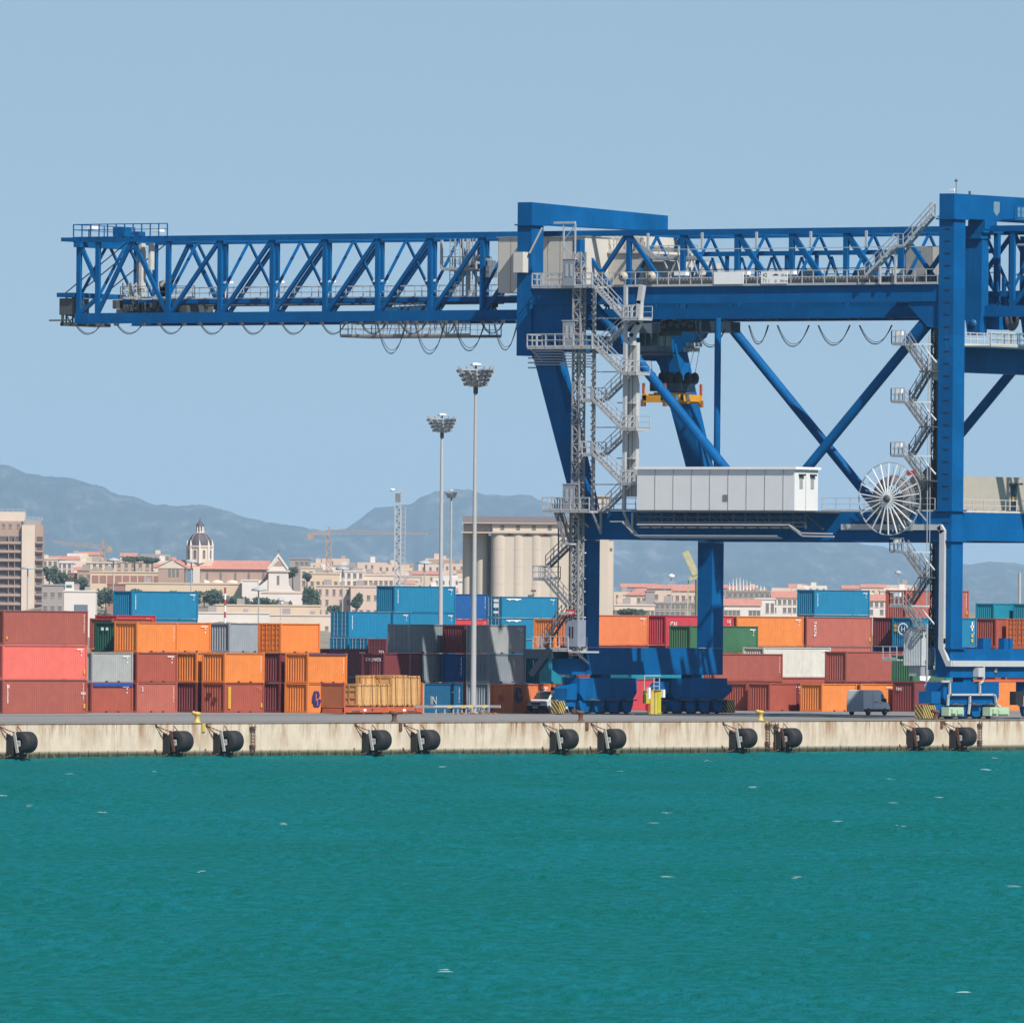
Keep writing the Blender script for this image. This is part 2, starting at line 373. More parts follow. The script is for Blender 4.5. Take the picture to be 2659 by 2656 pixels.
for k in range(32): put('wall_panel', pan, quay, (x0+k*PAN, 0, 0))
cop = MB().box(.01, PAN*2-.01, -.17, .6, -.055, .012).mesh('coping', WALLM)
for k in range(16): put('coping', cop, quay, (x0+k*2*PAN, 0, 0))
stud = MB().box(-.05, .05, -.24, -.12, -2.6, -2.12).mesh('waterline_stud', WALLM)
for k in range(110): put('waterline_stud', stud, quay, (uat(-30, 0)+k*1.3, 0, random.uniform(-.08, .05)))
yard = MB().add([(-320, .55, 0), (900, .55, 0), (900, 900, 0), (-320, 900, 0)], [(0, 1, 2, 3)])
tag(yard.build('yard', YARDM), kind='structure')
landm = mat('dry_ground', (.16, .15, .10), .9, var=.3, scale=.01)
land = MB().add([(-8000, 3, -1.2), (50000, 3, -1.2), (50000, 40000, -1.2), (-8000, 40000, -1.2)], [(0, 1, 2, 3)])
tag(land.build('land', landm), kind='structure')
RAILM = mat('rail_steel', (.22, .20, .19), .4, var=.2)
for v, nm in ((4.75, 'crane_rail'), (42.15, 'crane_rail')):
    r_ = MB().box(-200, 600, v-.04, v+.04, .004, .05); tag(r_.build(nm, RAILM), kind='structure')
# ------------------------------------------------------------ shipping containers
CC = {'brown': (.40, .105, .075), 'pink': (.85, .17, .13), 'maroon': (.22, .045, .05), 'orange': (.84, .26, .055), 'deepor': (.82, .23, .08),
      'redbr': (.42, .095, .06), 'grey': (.40, .42, .41), 'bgrey': (.36, .41, .46), 'dgrey': (.27, .32, .35), 'green': (.05, .17, .08), 'dgreen': (.012, .10, .07),
      'blue': (.002, .215, .40), 'teal': (.002, .25, .36), 'navy': (.015, .045, .22), 'mblue': (.006, .10, .33), 'inblue': (.006, .11, .24), 'white': (.74, .72, .64), 'red': (.55, .05, .06), 'pgreen': (.42, .50, .40), 'crimson': (.62, .055, .075),
      'lbrown': (.50, .14, .10)}
def cmat(c): return mat('container_'+c, CC[c], .55, var=.10, scale=.9, streak=.35 if c in ('white', 'grey', 'lbrown', 'brown', 'orange') else .2,
                        streak_col=(.28, .18, .10) if c in ('white', 'grey') else tuple(x*.55 for x in CC[c]))
BLOT = mat('old_label_patch', (.14, .03, .02), .6)
MARK = mat('white_marking', (.80, .80, .78), .6, var=.02)
MARKY = mat('yellow_sticker', (.80, .45, .04), .6)
PURPLE = mat('emblem_purple', (.035, .025, .16), .6)
CW = 2.438
_cm = {}
def corr(n, L, depth, axis):
    """trapezoid corrugation profile: list of (along, out)"""
    p = L/n; pts = []
    for i in range(n):
        a = i*p; pts += [(a, 0), (a+p*.28, 0), (a+p*.5, depth), (a+p*.78, depth)]
    pts.append((L, 0)); return pts
def cont_parts(L, H, c, end):
    key = (L, H, c, end)
    if key in _cm: return _cm[key]
    m = cmat(c); out = []
    fr = MB(); P = .16
    for x in (0, L-P):
        for y in (0, CW-P): fr.box(x, x+P, y, y+P, .11, H-.11)
    for x in (-.005, L-.175):
        for y in (-.005, CW-.165):
            for z in (0, H-.12): fr.box(x, x+.18, y, y+.17, z, z+.12)
    for y in (0.002, CW-.062): fr.box(P, L-P, y, y+.06, H-.09, H-.02); fr.box(P, L-P, y, y+.06, .01, .17)
    for x in (0.002, L-.102): fr.box(x, x+.1, P, CW-P, H-.13, H-.02); fr.box(x, x+.1, P, CW-P, .01, .17)
    if L < 7:
        for x in (1.95, 3.75): fr.box(x, x+.36, -.004, .05, .02, .13, 1)
    out.append(('frame', fr.mesh('frame', [m, BLACK])))
    n = 20 if L < 7 else 42
    for nm, yo, sgn in (('side_panel', .06, -1), ('side_panel', CW-.06, 1)):
        pts = corr(n, L-2*P, .036, 0); s = MB()
        vs = []
        for a, o in pts: vs += [(P+a, yo+sgn*(o-.036), .17), (P+a, yo+sgn*(o-.036), H-.09)]
        s.add(vs, [(2*i, 2*i+2, 2*i+3, 2*i+1) for i in range(len(pts)-1)]); out.append((nm, s.mesh(nm, m)))
    def endpanel(xo, sgn, nm):
        pts = corr(8, CW-2*P, .075, 0); s = MB(); vs = []
        for a, o in pts: vs += [(xo+sgn*(o-.075), P+a, .17), (xo+sgn*(o-.075), P+a, H-.13)]
        s.add(vs, [(2*i, 2*i+2, 2*i+3, 2*i+1) for i in range(len(pts)-1)]); out.append((nm, s.mesh(nm, m)))
    endpanel(L-.09, 1, 'end_panel')
    if end == 'p': endpanel(.09, -1, 'end_panel')
    else:
        for k in (0, 1):
            d = MB(); y0 = P+.01+k*(CW-2*P)/2; wdt = (CW-2*P)/2-.02
            d.box(.06, .10, y0, y0+wdt, .17, H-.13)
            for i in range(5): z = .25+i*(H-.5)/4.6; d.box(.02, .06, y0+.05, y0+wdt-.05, z, z+.10)
            d.box(.03, .06, y0, y0+.06, .17, H-.13); d.box(.03, .06, y0+wdt-.06, y0+wdt, .17, H-.13)
            out.append(('door', d.mesh('door', m)))
            for q in (.3, .72):
                r = MB(); yy = y0+wdt*q; r.tube((-.01, yy, .12), (-.01, yy, H-.1), .024, 6)
                for z in (.3, 1.0, 1.5, H-.35): r.box(-.03, .03, yy-.06, yy+.06, z, z+.05)
                out.append(('lock_rod', r.mesh('lock_rod', GREY if c in ('blue', 'teal', 'mblue') else m)))
    rf = MB().box(P, L-P, .07, CW-.07, H-.05, H-.03); out.append(('roof', rf.mesh('roof', m)))
    fl = MB().box(P, L-P, .07, CW-.07, .10, .16); out.append(('floor', fl.mesh('floor', m)))
    _cm[key] = out; return out
def vmarks(L, H, kind):
    """small painted serial marks: unreadable at this distance, so short strokes"""
    mb = MB(); r = random.Random(int(L*10+H*100+len(kind)*7+ord(kind[0])))
    if 'v' in kind:
        z = H-.35
        for i in range(9):
            hh = r.uniform(.06, .12); mb.box(L-.62, L-.62+r.uniform(.05, .09), -.012, -.006, z-hh, z); z -= hh+.07
    if 't' in kind:
        x = L-1.5
        for i in range(7): ww = r.uniform(.07, .12); mb.box(x, x+ww, -.012, -.006, H-.42, H-.30); x += ww+.05
        mb.box(L-.95, L-.75, -.012, -.006, H-.58, H-.50); mb.box(L-.9, L-.82, -.012, -.006, H-.95, H-.78)
    if 'V' in kind:
        z = H-.45
        for i in range(14): hh = r.uniform(.05, .11); mb.box(.62, .62+r.uniform(.08, .13), -.012, -.006, z-hh, z); z -= hh+.03
    return mb
HIDL, HIDG = 'shipping container low in a stack, nearly hidden behind the containers in front', 'containers hidden low in the stacks'
def container(L, H, end, c, u, v, z, label=None, marks=''):
    hid = label is None
    t = thing('shipping_container', HIDL if hid else label, 'container', (u, v, z), 0, HIDG if hid else 'shipping containers stacked on the quay yard')
    for nm, me in cont_parts(L, H, c, end): put(nm, me, t)
    if not hid and not marks and random.random() < .6: marks = random.choice('vt')
    if marks:
        mb = vmarks(L, H, marks)
        if mb.v: mb.build('marking', MARK, t)['kind'] = 'stuff'
        if 'y' in marks: MB().box(L-.55, L-.30, -.012, -.006, .45, .85).build('sticker', MARKY, t)
        if 'Y' in marks: MB().box(.35, .55, -.012, -.006, .45, .70).build('sticker', MARKY, t)
    return t
H1, H2 = 2.591, 2.896
NAMEC = {'brown': 'brown', 'redbr': 'reddish brown', 'lbrown': 'pale brown', 'bgrey': 'blue grey', 'dgrey': 'dark grey', 'dgreen': 'dark green', 'mblue': 'deep blue', 'pgreen': 'pale green', 'deepor': 'deep orange'}
def stack(L, v, ref, px, levels, z0=0.0, y=1780):
    """levels bottom to top: (height, end, colour, label or None, marks)"""
    u = uat(px, v, y); u = u if ref == 'c' else u-L
    z = z0; res = []; nl = len(levels)
    for li, lv in enumerate(levels):
        H, end, c, label, mk = (tuple(lv)+('',)*5)[:5]
        if not label:
            up_ = next(k for k in range(li+1, nl+1) if k == nl or (len(levels[k]) > 3 and levels[k][3])); top = levels[up_][3].split(',')[0] if up_ < nl else 'stack'
            label = f"{NAMEC.get(c, c)} container, {('', 'one', 'two', 'three', 'four')[up_-li]} below the {top}"; label = ' '.join(label.split()[:16])
            while label.split()[-1] in ('the', 'a', 'with', 'of', 'in', 'on', 'by', 'its', 'and', 'behind', 'under', 'end', 'two', 'dark', 'white', 'top', 'first', 'landside'): label = ' '.join(label.split()[:-1])
            k_ = label; n_ = 2
        if end: res.append(container(L, H, end, c, u+random.uniform(-.04, .04), v+random.uniform(-.04, .04), z, label, mk))
        z += H+.012
    return res
S20, S40 = 6.058, 12.192
# front left block
A = stack(S40, 57, 'c', 8, [(H2, 'p', 'brown', 'brown forty foot container at the far left, lowest of its stack on the yard', 'vyV'), (H2, 'p', 'pink', 'salmon pink forty foot container between two brown ones at far left', 'ty'), (H2, 'p', 'brown', 'brown forty foot container on top of the salmon pink one', 'vY')])
text_on('N', .45, A[0], (.55, -.012, 2.15), 'Y', MARK); text_on('4310', .35, A[0], (11.25, -.012, 1.6), 'Y', MARK)
S1 = stack(S20, 63, 'c', 239, [(H1, 'p', 'redbr', 'brown twenty foot container with blue tarpaulin edge, beside the big brown stack', 't'), (H1, 'p', 'grey', 'weathered light grey twenty foot container above a blue tarpaulin edge', '')])
MB().box(.1, 5.95, -.07, .25, H1-.32, H1-.06).build('tarpaulin', mat('blue_tarpaulin', (.02, .08, .38), .6), S1[0])
gw = MB()
for j in (0, 1):
    for k in range(9): gw.box(.8+k*.33, 1.0+k*.33, -.004, .018, 1.55-j*.6, 1.75-j*.6)
S2 = stack(S20, 63, 'c', 355.6, [(H1, 'p', 'lbrown', 'reddish brown twenty foot container with a white mark, bottom row', 'v'), (H1, 'p', 'redbr', 'reddish brown twenty foot container in the middle row with a faded word', 't'), (H1, 'p', 'orange', 'orange twenty foot container on the third row, right of the orange end', '')])
text_on('2', .5, S2[0], (.7, -.012, 1.85), 'Y', MARK)
S3 = stack(S20, 63, 'c', 511, [(H1, 'p', 'maroon', 'dark red twenty foot container seen end-on below an orange end, bottom row', ''), (H1, 'p', 'orange', 'orange twenty foot container seen end-on in a narrow gap, middle row', '')])
S4 = stack(S20, 60, 'c', 583.9, [(H1, 'p', 'redbr', 'reddish brown container with tall yellow sticker strip, bottom row', 'y'), (H1, 'p', 'orange', 'orange container above the one with the tall yellow strip', '')])
MB().box(.55, .95, -.014, -.006, .35, 2.25).build('yellow_strip', MARKY, S4[0])
MB().box(-.02, -.012, 1.35, 1.85, 1.35, 1.7).box(-.02, -.012, .75, 1.25, .95, 1.3).build('patch', BLOT, S4[0])
text_on('TEX', .4, S4[0], (4.9, -.012, 1.95), 'Y', cmat('orange'))
S5 = stack(S20, 60, 'c', 728, [(H1, 'p', 'maroon', 'maroon container seen end-on, bottom row left of the dark gap', ''), (H1, 'p', 'maroon', 'maroon container seen end-on, second row under the orange one with brown doors', ''), (H1, 'd', 'orange', 'orange container with ribbed doors and lock rods, third row above the orange stack', '')])
S6 = stack(S20, 57, 'c', 799.7, [(H1, 'p', 'orange', 'orange container with purple emblem, bottom row behind the flat rack', ''), (H1, 'p', 'orange', 'orange container with purple top edge, second row above the flat rack', '')])
def emblem(parent, x, z, s=1.0):
    mb = MB()
    P = [(-.15, 1.35), (.55, 1.35), (.75, 1.0), (.62, .72), (.95, .55), (.70, 0), (-.05, 0), (-.42, .45), (-.35, 1.0)]
    mb.prism([(x+a*s, z+b*s) for a, b in P], 1, -.016, -.006); mb.build('emblem', PURPLE, parent)
    mb = MB(); mb.box(x+.12*s, x+.22*s, -.024, -.017, z+.5*s, z+1.15*s); mb.box(x+.1*s, x+.6*s, -.024, -.017, z+.62*s, z+.7*s)
    mb.box(x+.36*s, x+.44*s, -.024, -.017, z+.1*s, z+.62*s); mb.build('emblem_stroke', cmat('orange'), parent)
emblem(S6[0], 1.15, .55, 1.0)
MB().box(.1, 5.95, -.03, .03, H1-.17, H1-.02).build('top_edge', mat('purple_edge', (.14, .07, .13), .6), S6[1])
stack(S20, 66, 'r', 546.6, [(H1, 'p', 'orange'), (H1, 'p', 'redbr'), (H1, 'p', 'orange', 'orange container on the third row, between an orange and a grey one', 't')])
stack(S20, 66, 'c', 595, [(H1, 'p', 'redbr'), (H1, 'p', 'orange'), (H1, 'p', 'bgrey', 'blue grey container with ribbed end on the third row', '')])
G = stack(S20, 66, 'c', 304, [(H1, 'p', 'redbr'), (H1, 'p', 'redbr'), (H1, 'p', 'dgreen', 'dark green container seen end-on with two white squares', '')])
MB().box(-.02, -.012, .95+.02, 1.22, 1.85, 2.1).box(-.02, -.012, 1.45, 1.72, 1.85, 2.1).build('white_square', MARK, G[2])
stack(S20, 72, 'c', 290, [(H2, 'p', 'redbr'), (H1, 'p', 'orange', 'orange container peeping out between the far left stack and the grey one', ''), (H1, 'p', 'redbr', 'reddish brown container seen end-on left of the dark green one', '')])
stack(S20, 92, 'c', 303, [(H2, 'p', 'redbr'), (H2, 'p', 'redbr'), (H1, 'p', 'crimson', 'crimson container whose top edge shows behind the orange third row', '')])
Cb = stack(S40, 204, 'c', 340.6, [(H1, 'p', 'blue'), (H1, 'p', 'blue'), (H2, 'p', 'blue', 'blue forty foot container lying under the high blue one at left', ''), (H2, 'p', 'blue', 'bright blue forty foot container standing highest at the left, before the basilica', 'Vt')])
# far blue block behind the centre
D = stack(S40, 222, 'c', 1022.7, [(H2, 'p', 'blue'), (H2, 'p', 'blue'), (H2, 'p', 'blue', 'blue forty foot container right of the blue one with doors, second row from top', 't'), (H2, 'p', 'blue', 'blue forty foot container on the very top of the centre stack, beside the mast', 'Vt')], .35)
stack(S40, 219, 'c', 904, [(H2, 'd', 'blue', 'blue container with lock rods seen end-on below the long blue side, left one', ''), (H2, 'd', 'blue'), (H2, 'd', 'blue', 'blue forty foot container with doors and white lock rods, left in the blue stack', 'Vt')], .35)
stack(S40, 216, 'c', 952, [(H2, 'p', 'blue'), (H2, 'd', 'blue', 'blue container with lock rods seen end-on, left of the maroon doors', '')], .35)
T = stack(S40, 213, 'c', 1001.6, [(H2, 'p', 'maroon'), (H2, 'd', 'maroon', 'maroon container with white lettering on its doors, beside the blue doors', '')], .25)
text_on('tex', .85, T[1], (-.05, 2.2, .9), 'X', MARK); text_on('793', .5, T[1], (-.05, 1.0, 1.3), 'X', MARK)
stack(S20, 84, 'c', 860, [(H2, 'p', 'maroon'), (H1, 'p', 'maroon', 'maroon container behind the CRONOS one, in shadow', '')])
K = stack(S20, 66, 'c', 997, [(H1, 'p', 'maroon'), (H1, 'p', 'maroon', 'maroon container seen end-on with the word CRONOS in white', '')])
text_on('CRONOS', .42, K[1], (-.02, 2.0, 1.88), 'X', MARK, stretch=.95)
# grey and blue stacks in the middle
stack(S20, 66, 'c', 1063, [(H1, 'p', 'dgrey'), (H1, 'p', 'dgrey', 'dark grey container with flat ribbed end, below the dark grey doors', ''), (H1, 'd', 'dgrey', 'dark grey container with doors, top of the shaded stack behind the crates', '')])
M = stack(S20, 62.8, 'c', 1206, [(H1, 'p', 'redbr'), (H1, 'p', 'mblue', 'deep blue container seen end-on below the dark red end', ''), (H1, 'p', 'maroon', 'dark red container seen end-on, left of the tall grey pole', '')])
mb = MB()
for i in range(9): mb.box(-.02, -.012, .30, .36+.06*(i % 2), 2.2-i*.2, 2.32-i*.2)
mb.build('marking', MARK, M[1])
stack(S20, 60, 'c', 1268, [(H1, 'p', 'bgrey', 'blue grey ribbed container end on the ground, just right of the pole', ''), (H1, 'd', 'dgrey', 'grey container with doors, second row right of the tall pole', ''), (H1, 'p', 'grey', 'light grey container half in shadow, third row right of the tall pole', '')])
I = stack(S20, 55, 'c', 1103, [(H1, 'p', 'inblue', 'blue container with the white letters IN, on the ground behind the guard rail', '')])
text_on('IN', 1.05, I[0], (.9, -.012, .75), 'Y', mat('faded_letter', (.55, .60, .62), .7), stretch=1.0); text_on('-', 1.0, I[0], (4.3, -.012, 1.6), 'Y', MARK)
PG = stack(S20, 55, 'r', 1101.5, [(H1, 'p', 'pgreen', 'pale green container with a small blue picture, behind the flat rack post', '')])
MB().box(5.2, 5.85, -.014, -.006, 1.9, 2.3).build('picture', mat('blue_picture', (.05, .25, .40), .5), PG[0])
OE = stack(S20, 52.5, 'c', 1332, [(H1, 'p', 'deepor', 'orange container with purple emblem beside the white car', '')])
emblem(OE[0], .75, .95, .95)
MB().box(-.02, -.012, 1.0, 1.5, 1.1, 1.6).build('red_square', REDP, OE[0])
W_ = stack(S20, 60, 'c', 1401, [(H1, '', 'teal'), (H1, 'p', 'teal', 'teal container with a white vertical mark on its end, above the orange top rail', '')], -.05)
MB().box(-.02, -.012, .62, .72, .5, 2.1).build('marking', MARK, W_[0])
# open-sided container under it
t = thing('open_side_container', 'open-sided orange container with shaded brown panels behind the white car', 'container', (uat(1364, 58), 57.6, 0), 0, 'shipping containers stacked on the quay yard')
m_ = cmat('deepor'); L = 6.4
f_ = MB(); f_.box(0, L, 0, .22, 2.25, 2.5); f_.box(0, .18, 0, .2, 0, 2.25); f_.box(L-.18, L, 0, .2, 0, 2.25); f_.box(0, L, 0, 2.4, .0, .16); f_.box(0, L, 2.2, 2.4, .16, 2.5); f_.box(0, .1, .2, 2.2, .16, 2.4); f_.box(L-.1, L, .2, 2.2, .16, 2.4); f_.build('frame', m_, t)
MB().box(.2, 2.1, .7, .8, .2, 2.2).build('side_panel', cmat('redbr'), t); MB().box(2.3, 4.2, .9, 1.0, .2, 2.2).build('side_panel', cmat('deepor'), t); MB().box(4.4, L-.2, .7, .8, .2, 2.2).build('side_panel', cmat('redbr'), t)
MB().box(0, L, .23, 2.19, 2.42, 2.5).build('roof', m_, t)
# centre-right upper row
Bw = stack(S40, 288, 'c', 1302, [(H2, 'p', 'blue'), (H2, 'p', 'blue'), (H1, 'd', 'blue', 'blue forty foot container with large white letters IA, behind the crane leg', ''), (H1, 'd', 'blue', 'blue forty foot container with doors, highest one right of the tall pole', '')], .15)
text_on('IA', 1.6, Bw[2], (9.7, -.012, .45), 'Y', MARK, stretch=.9)
mb = MB(); mb.box(1.0, 4.2, -.012, -.006, 2.2, 2.32); mb.box(1.5, 1.8, -.012, -.006, 2.1, 2.2); mb.box(2.9, 3.6, -.012, -.006, 2.1, 2.2); bwm = mb.mesh('marking', MARK)
put('marking', bwm, Bw[2]); put('marking', bwm, Bw[3])
mb = MB()
for z, hh in ((1.9, .35), (1.2, .55), (.5, .3)): mb.box(-.05, -.04, .5, 1.2, z, z+hh)
mb.build('door_placard', MARK, Bw[3])
Bc = stack(S40, 250, 'r', 1266, [(H2, 'p', 'lbrown'), (H2, 'p', 'lbrown'), (H1, 'p', 'crimson', 'dark pink container showing a strip below the blue one behind the pole', ''), (H2, 'p', 'mblue', 'blue container with a small white tag, behind the top of the tall pole', 'v')], -.05)
MB().box(9.0-5.4, 9.5-5.4, -.012, -.006, 1.7, 2.5).build('tag', MARK, Bc[3])
stack(S20, 120, 'c', 1437, [(H2, 'p', 'maroon'), (H1, 'p', 'redbr', 'dark red ribbed end below the orange end, behind the lift platform', ''), (H2, 'p', 'orange', 'orange container seen end-on behind the lower lift platform', '')], .0)
# upper right rows
R5 = .12
stack(S40, 100, 'r', 1684, [(H2, 'p', 'redbr'), (H2, 'p', 'redbr'), (H2, 'p', 'deepor', 'pale orange forty foot container framed by the landside portal legs', 't')], R5)
CA = stack(S40, 100, 'c', 1728, [(H2, 'p', 'crimson'), (H2, 'p', 'redbr'), (H2, 'p', 'crimson', 'crimson container with the white letters CAI behind the green one', 'v')], R5)
text_on('CAI', .95, CA[2], (.75, -.012, 1.62), 'Y', MARK, stretch=.8); text_on('CAI', .4, CA[2], (11.0, -.012, 2.2), 'Y', MARK)
stack(S40, 100, 'c', 1913, [(H2, 'p', 'orange'), (H2, 'p', 'orange', 'orange container showing as a strip under the white one', ''), (H2, 'p', 'orange', 'orange forty foot container between the green and the brown ones, upper row', 't')], R5)
E_ = stack(S40, 100, 'c', 2094.6, [(H2, 'p', 'redbr'), (H2, 'p', 'lbrown', 'brown container wedged behind the dark maroon one, under the brown upper row', ''), (H2, 'p', 'lbrown', 'brown forty foot container with white upright numerals, upper row', 'y')], R5)
tx = text_on('74576', .62, E_[2], (1.3, -.012, 2.45), 'Y', MARK); tx.rotation_euler = (pi/2, pi/2, 0)
stack(S40, 100, 'c', 2318, [(H2, 'p', 'maroon'), (H2, 'p', 'navy', 'navy container showing as a strip above the dark maroon one, right', ''), (H2, 'p', 'maroon', 'maroon container seen end-on between the brown and the logo one', '')], R5)
Hb = stack(S40, 97, 'c', 2370, [(H2, 'p', 'teal'), (H2, 'p', 'navy'), (H2, 'p', 'blue', 'blue container with a round white logo on its end, behind the stairs', 'v')], R5)
mb = MB(); n = 24
for i in range(n):
    a, b = 2*pi*i/n, 2*pi*(i+1)/n
    mb.add([(-.02, 1.15+.62*cos(a), 1.75+.62*sin(a)), (-.02, 1.15+.62*cos(b), 1.75+.62*sin(b)), (-.02, 1.15+.48*cos(b), 1.75+.48*sin(b)), (-.02, 1.15+.48*cos(a), 1.75+.48*sin(a))], [(0, 1, 2, 3)])
mb.build('round_logo', MARK, Hb[2]); text_on('H', .75, Hb[2], (-.02, 1.42, 1.48), 'X', MARK)
MB().box(-.02, -.012, 1.9, 2.2, 1.9, 2.2).box(-.02, -.012, 1.9, 2.2, 1.5, 1.8).build('sticker', MARKY, Hb[2])
MB().box(11.0, 11.6, -.012, -.006, 1.9, 2.15).box(11.2, 11.4, -.012, -.006, 1.6, 2.5).build('marking', MARK, Hb[2]); MB().box(11.15, 11.5, -.012, -.006, .95, 1.3).box(11.15, 11.5, -.012, -.006, .45, .8).build('sticker', MARKY, Hb[2])
stack(S40, 97, 'c', 2586, [(H2, 'p', 'redbr'), (H2, 'p', 'redbr'), (H2, 'p', 'redbr', 'reddish brown container seen end-on right of the waterside leg', '')], R5)
stack(S40, 94, 'c', 2664, [(H2, 'p', 'orange'), (H2, 'p', 'orange'), (H2, 'd', 'deepor', 'orange container with ribbed doors at the right edge', '')], R5)
stack(S40, 222, 'c', 2113.7, [(H2, 'p', 'teal'), (H2, 'p', 'teal'), (H2, 'p', 'teal'), (H2, 'p', 'blue', 'teal blue forty foot container alone on top, between the portal legs', 'Vt')], .5)
stack(S40, 108, 'c', 2352, [(H2, 'p', 'redbr'), (H2, 'p', 'redbr'), (H2, 'p', 'redbr'), (H2, 'p', 'lbrown', 'reddish brown forty foot container on the top row behind the waterside stairs', 'vy')], .0)
stack(S40, 180, 'c', 2579, [(H1, 'p', 'teal'), (H2, 'p', 'teal'), (H1, 'p', 'teal'), (H1, 'p', 'teal', 'teal container on the top row just right of the waterside leg', '')], -.1)
stack(S40, 177, 'c', 2676, [(H1, 'p', 'teal'), (H2, 'p', 'teal'), (H1, 'p', 'teal'), (H1, 'p', 'teal', 'teal container seen end-on at the right edge, top row', '')], -.1)
stack(S40, 94, 'c', 1792, [(H1, 'p', 'redbr'), (H1, 'p', 'redbr'), (H1, 'p', 'green', 'green forty foot container with a white slanted mark behind the landside leg', 't')], .05)
gr_u = uat(1792, 94)
mb = MB(); mb.prism([(1.2, .15), (2.6, .15), (3.9, 1.9), (2.9, 1.9)], 1, -.016, -.006)
gobj = [o for o in col.objects if o.get('label', '').startswith('green forty foot')][0]; mb.build('white_mark', MARK, gobj)
stack(S40, 91, 'c', 1982, [(H2, 'p', 'redbr'), (H2, 'p', 'white', 'dirty white forty foot container with rusty foot, middle right', '')])
stack(S40, 88, 'r', 2032.6, [(H1, 'p', 'redbr'), (H1, 'p', 'brown', 'brown forty foot container in front of the white one', 'v')])
stack(S40, 79, 'c', 2197, [(H1, 'p', 'maroon', 'dark red container under the dark maroon one, showing a narrow strip', ''), (H2, 'p', 'brown', 'brown forty foot container whose left part lies in deep shade, middle right', 'vy')])
stack(S20, 64, 'c', 1940, [(H1, 'p', 'redbr', 'brown container seen end-on in the shade right of the landside bogies', '')])
stack(S20, 61, 'c', 2000, [(H1, 'p', 'redbr', 'reddish brown ribbed end in the shade on the ground, second from the bogies', '')])
mr = stack(S20, 61, 'c', 2070, [(H1, 'p', 'maroon', 'dark maroon container end on the ground with faint lettering, left of the orange end', '')])
stack(S20, 57, 'c', 2135, [(H1, 'p', 'orange', 'orange container behind the parked van, crossed by a shadow', '')])
stack(S20, 57, 'c', 2236, [(H1, 'p', 'orange', 'orange container behind the nose of the parked van', '')])
GB = stack(S20, 70, 'c', 2372, [(H1, 'p', 'redbr'), (H1, 'p', 'green', 'pale green container with a white patch, half hidden behind the corrugated hut', '')])
MB().prism([(1.2, .2), (2.6, .1), (3.6, .9), (3.9, 1.9), (1.0, 1.9)], 1, -.016, -.006).build('white_mark', MARK, GB[1])
tc_ = stack(S20, 54, 'c', 2376, [(H2, 'p', 'maroon', 'maroon container seen end-on with small white letters, beside the waterside bogies', 'y')], -.05)
text_on('tec', .55, tc_[0], (-.02, 2.05, 2.05), 'X', MARK)
stack(S40, 70, 'c', 1640, [(H2, 'p', 'crimson', 'red container glimpsed between the two landside bogie sets', ''), (H1, 'p', 'teal', 'teal container showing as a strip under the landside sill beam', '')], .0)
stack(S40, 60, 'c', 2500, [(H2, 'p', 'orange', 'orange container glimpsed right of the waterside bogie beam', 't')])
stack(S40, 72, 'c', 2560, [(H2, 'p', 'crimson', 'red container glimpsed at the right edge behind the waterside sill', '')])
# flat rack with wooden crates
u0 = uat(894, 48); t = thing('flat_rack', 'orange flat rack platform with end posts carrying wooden crates', 'flat rack', (u0, 48, 0))
mb = MB(); mb.box(0, S40, 0, .16, .15, .62); mb.box(0, S40, CW-.16, CW, .15, .62); mb.box(0, S40, .16, CW-.16, .50, .60)
for x in (0, 3, 6.1, 9.2, S40-.16): mb.box(x, x+.16, .02, CW-.02, .05, .55)
for x in (.02, S40-.2): mb.box(x, x+.18, -.004, .17, 0, .18)
for x in (1.2, 9.7): mb.box(x, x+1.2, -.02, .0, .2, .32, 1)
mb.build('platform', [ORED, DGREY], t)
mb = MB(); mb.box(.02, .12, .16, CW-.16, .62, 2.45); mb.build('end_wall', mat('end_wall_brown', (.50, .15, .05), .6, var=.1), t)
for y in (0, CW-.18): MB().box(0, .2, y, y+.18, .62, 2.75).build('post', ORED, t); MB().box(S40-.2, S40, y, y+.18, .62, 2.75).build('post', ORED, t)
MB().box(-.01, .21, .02, CW-.02, 2.45, 2.68).build('end_rail', mat('end_rail_red', (.32, .05, .06), .6), t)
MB().box(3.0, 3.4, -.006, -.002, .26, .46).build('placard', MARK, t); MB().box(9.05, 9.5, -.006, -.002, .26, .44).build('placard', MARK, t); MB().box(4.2, 4.45, -.006, -.002, .27, .47).build('emblem', PURPLE, t)
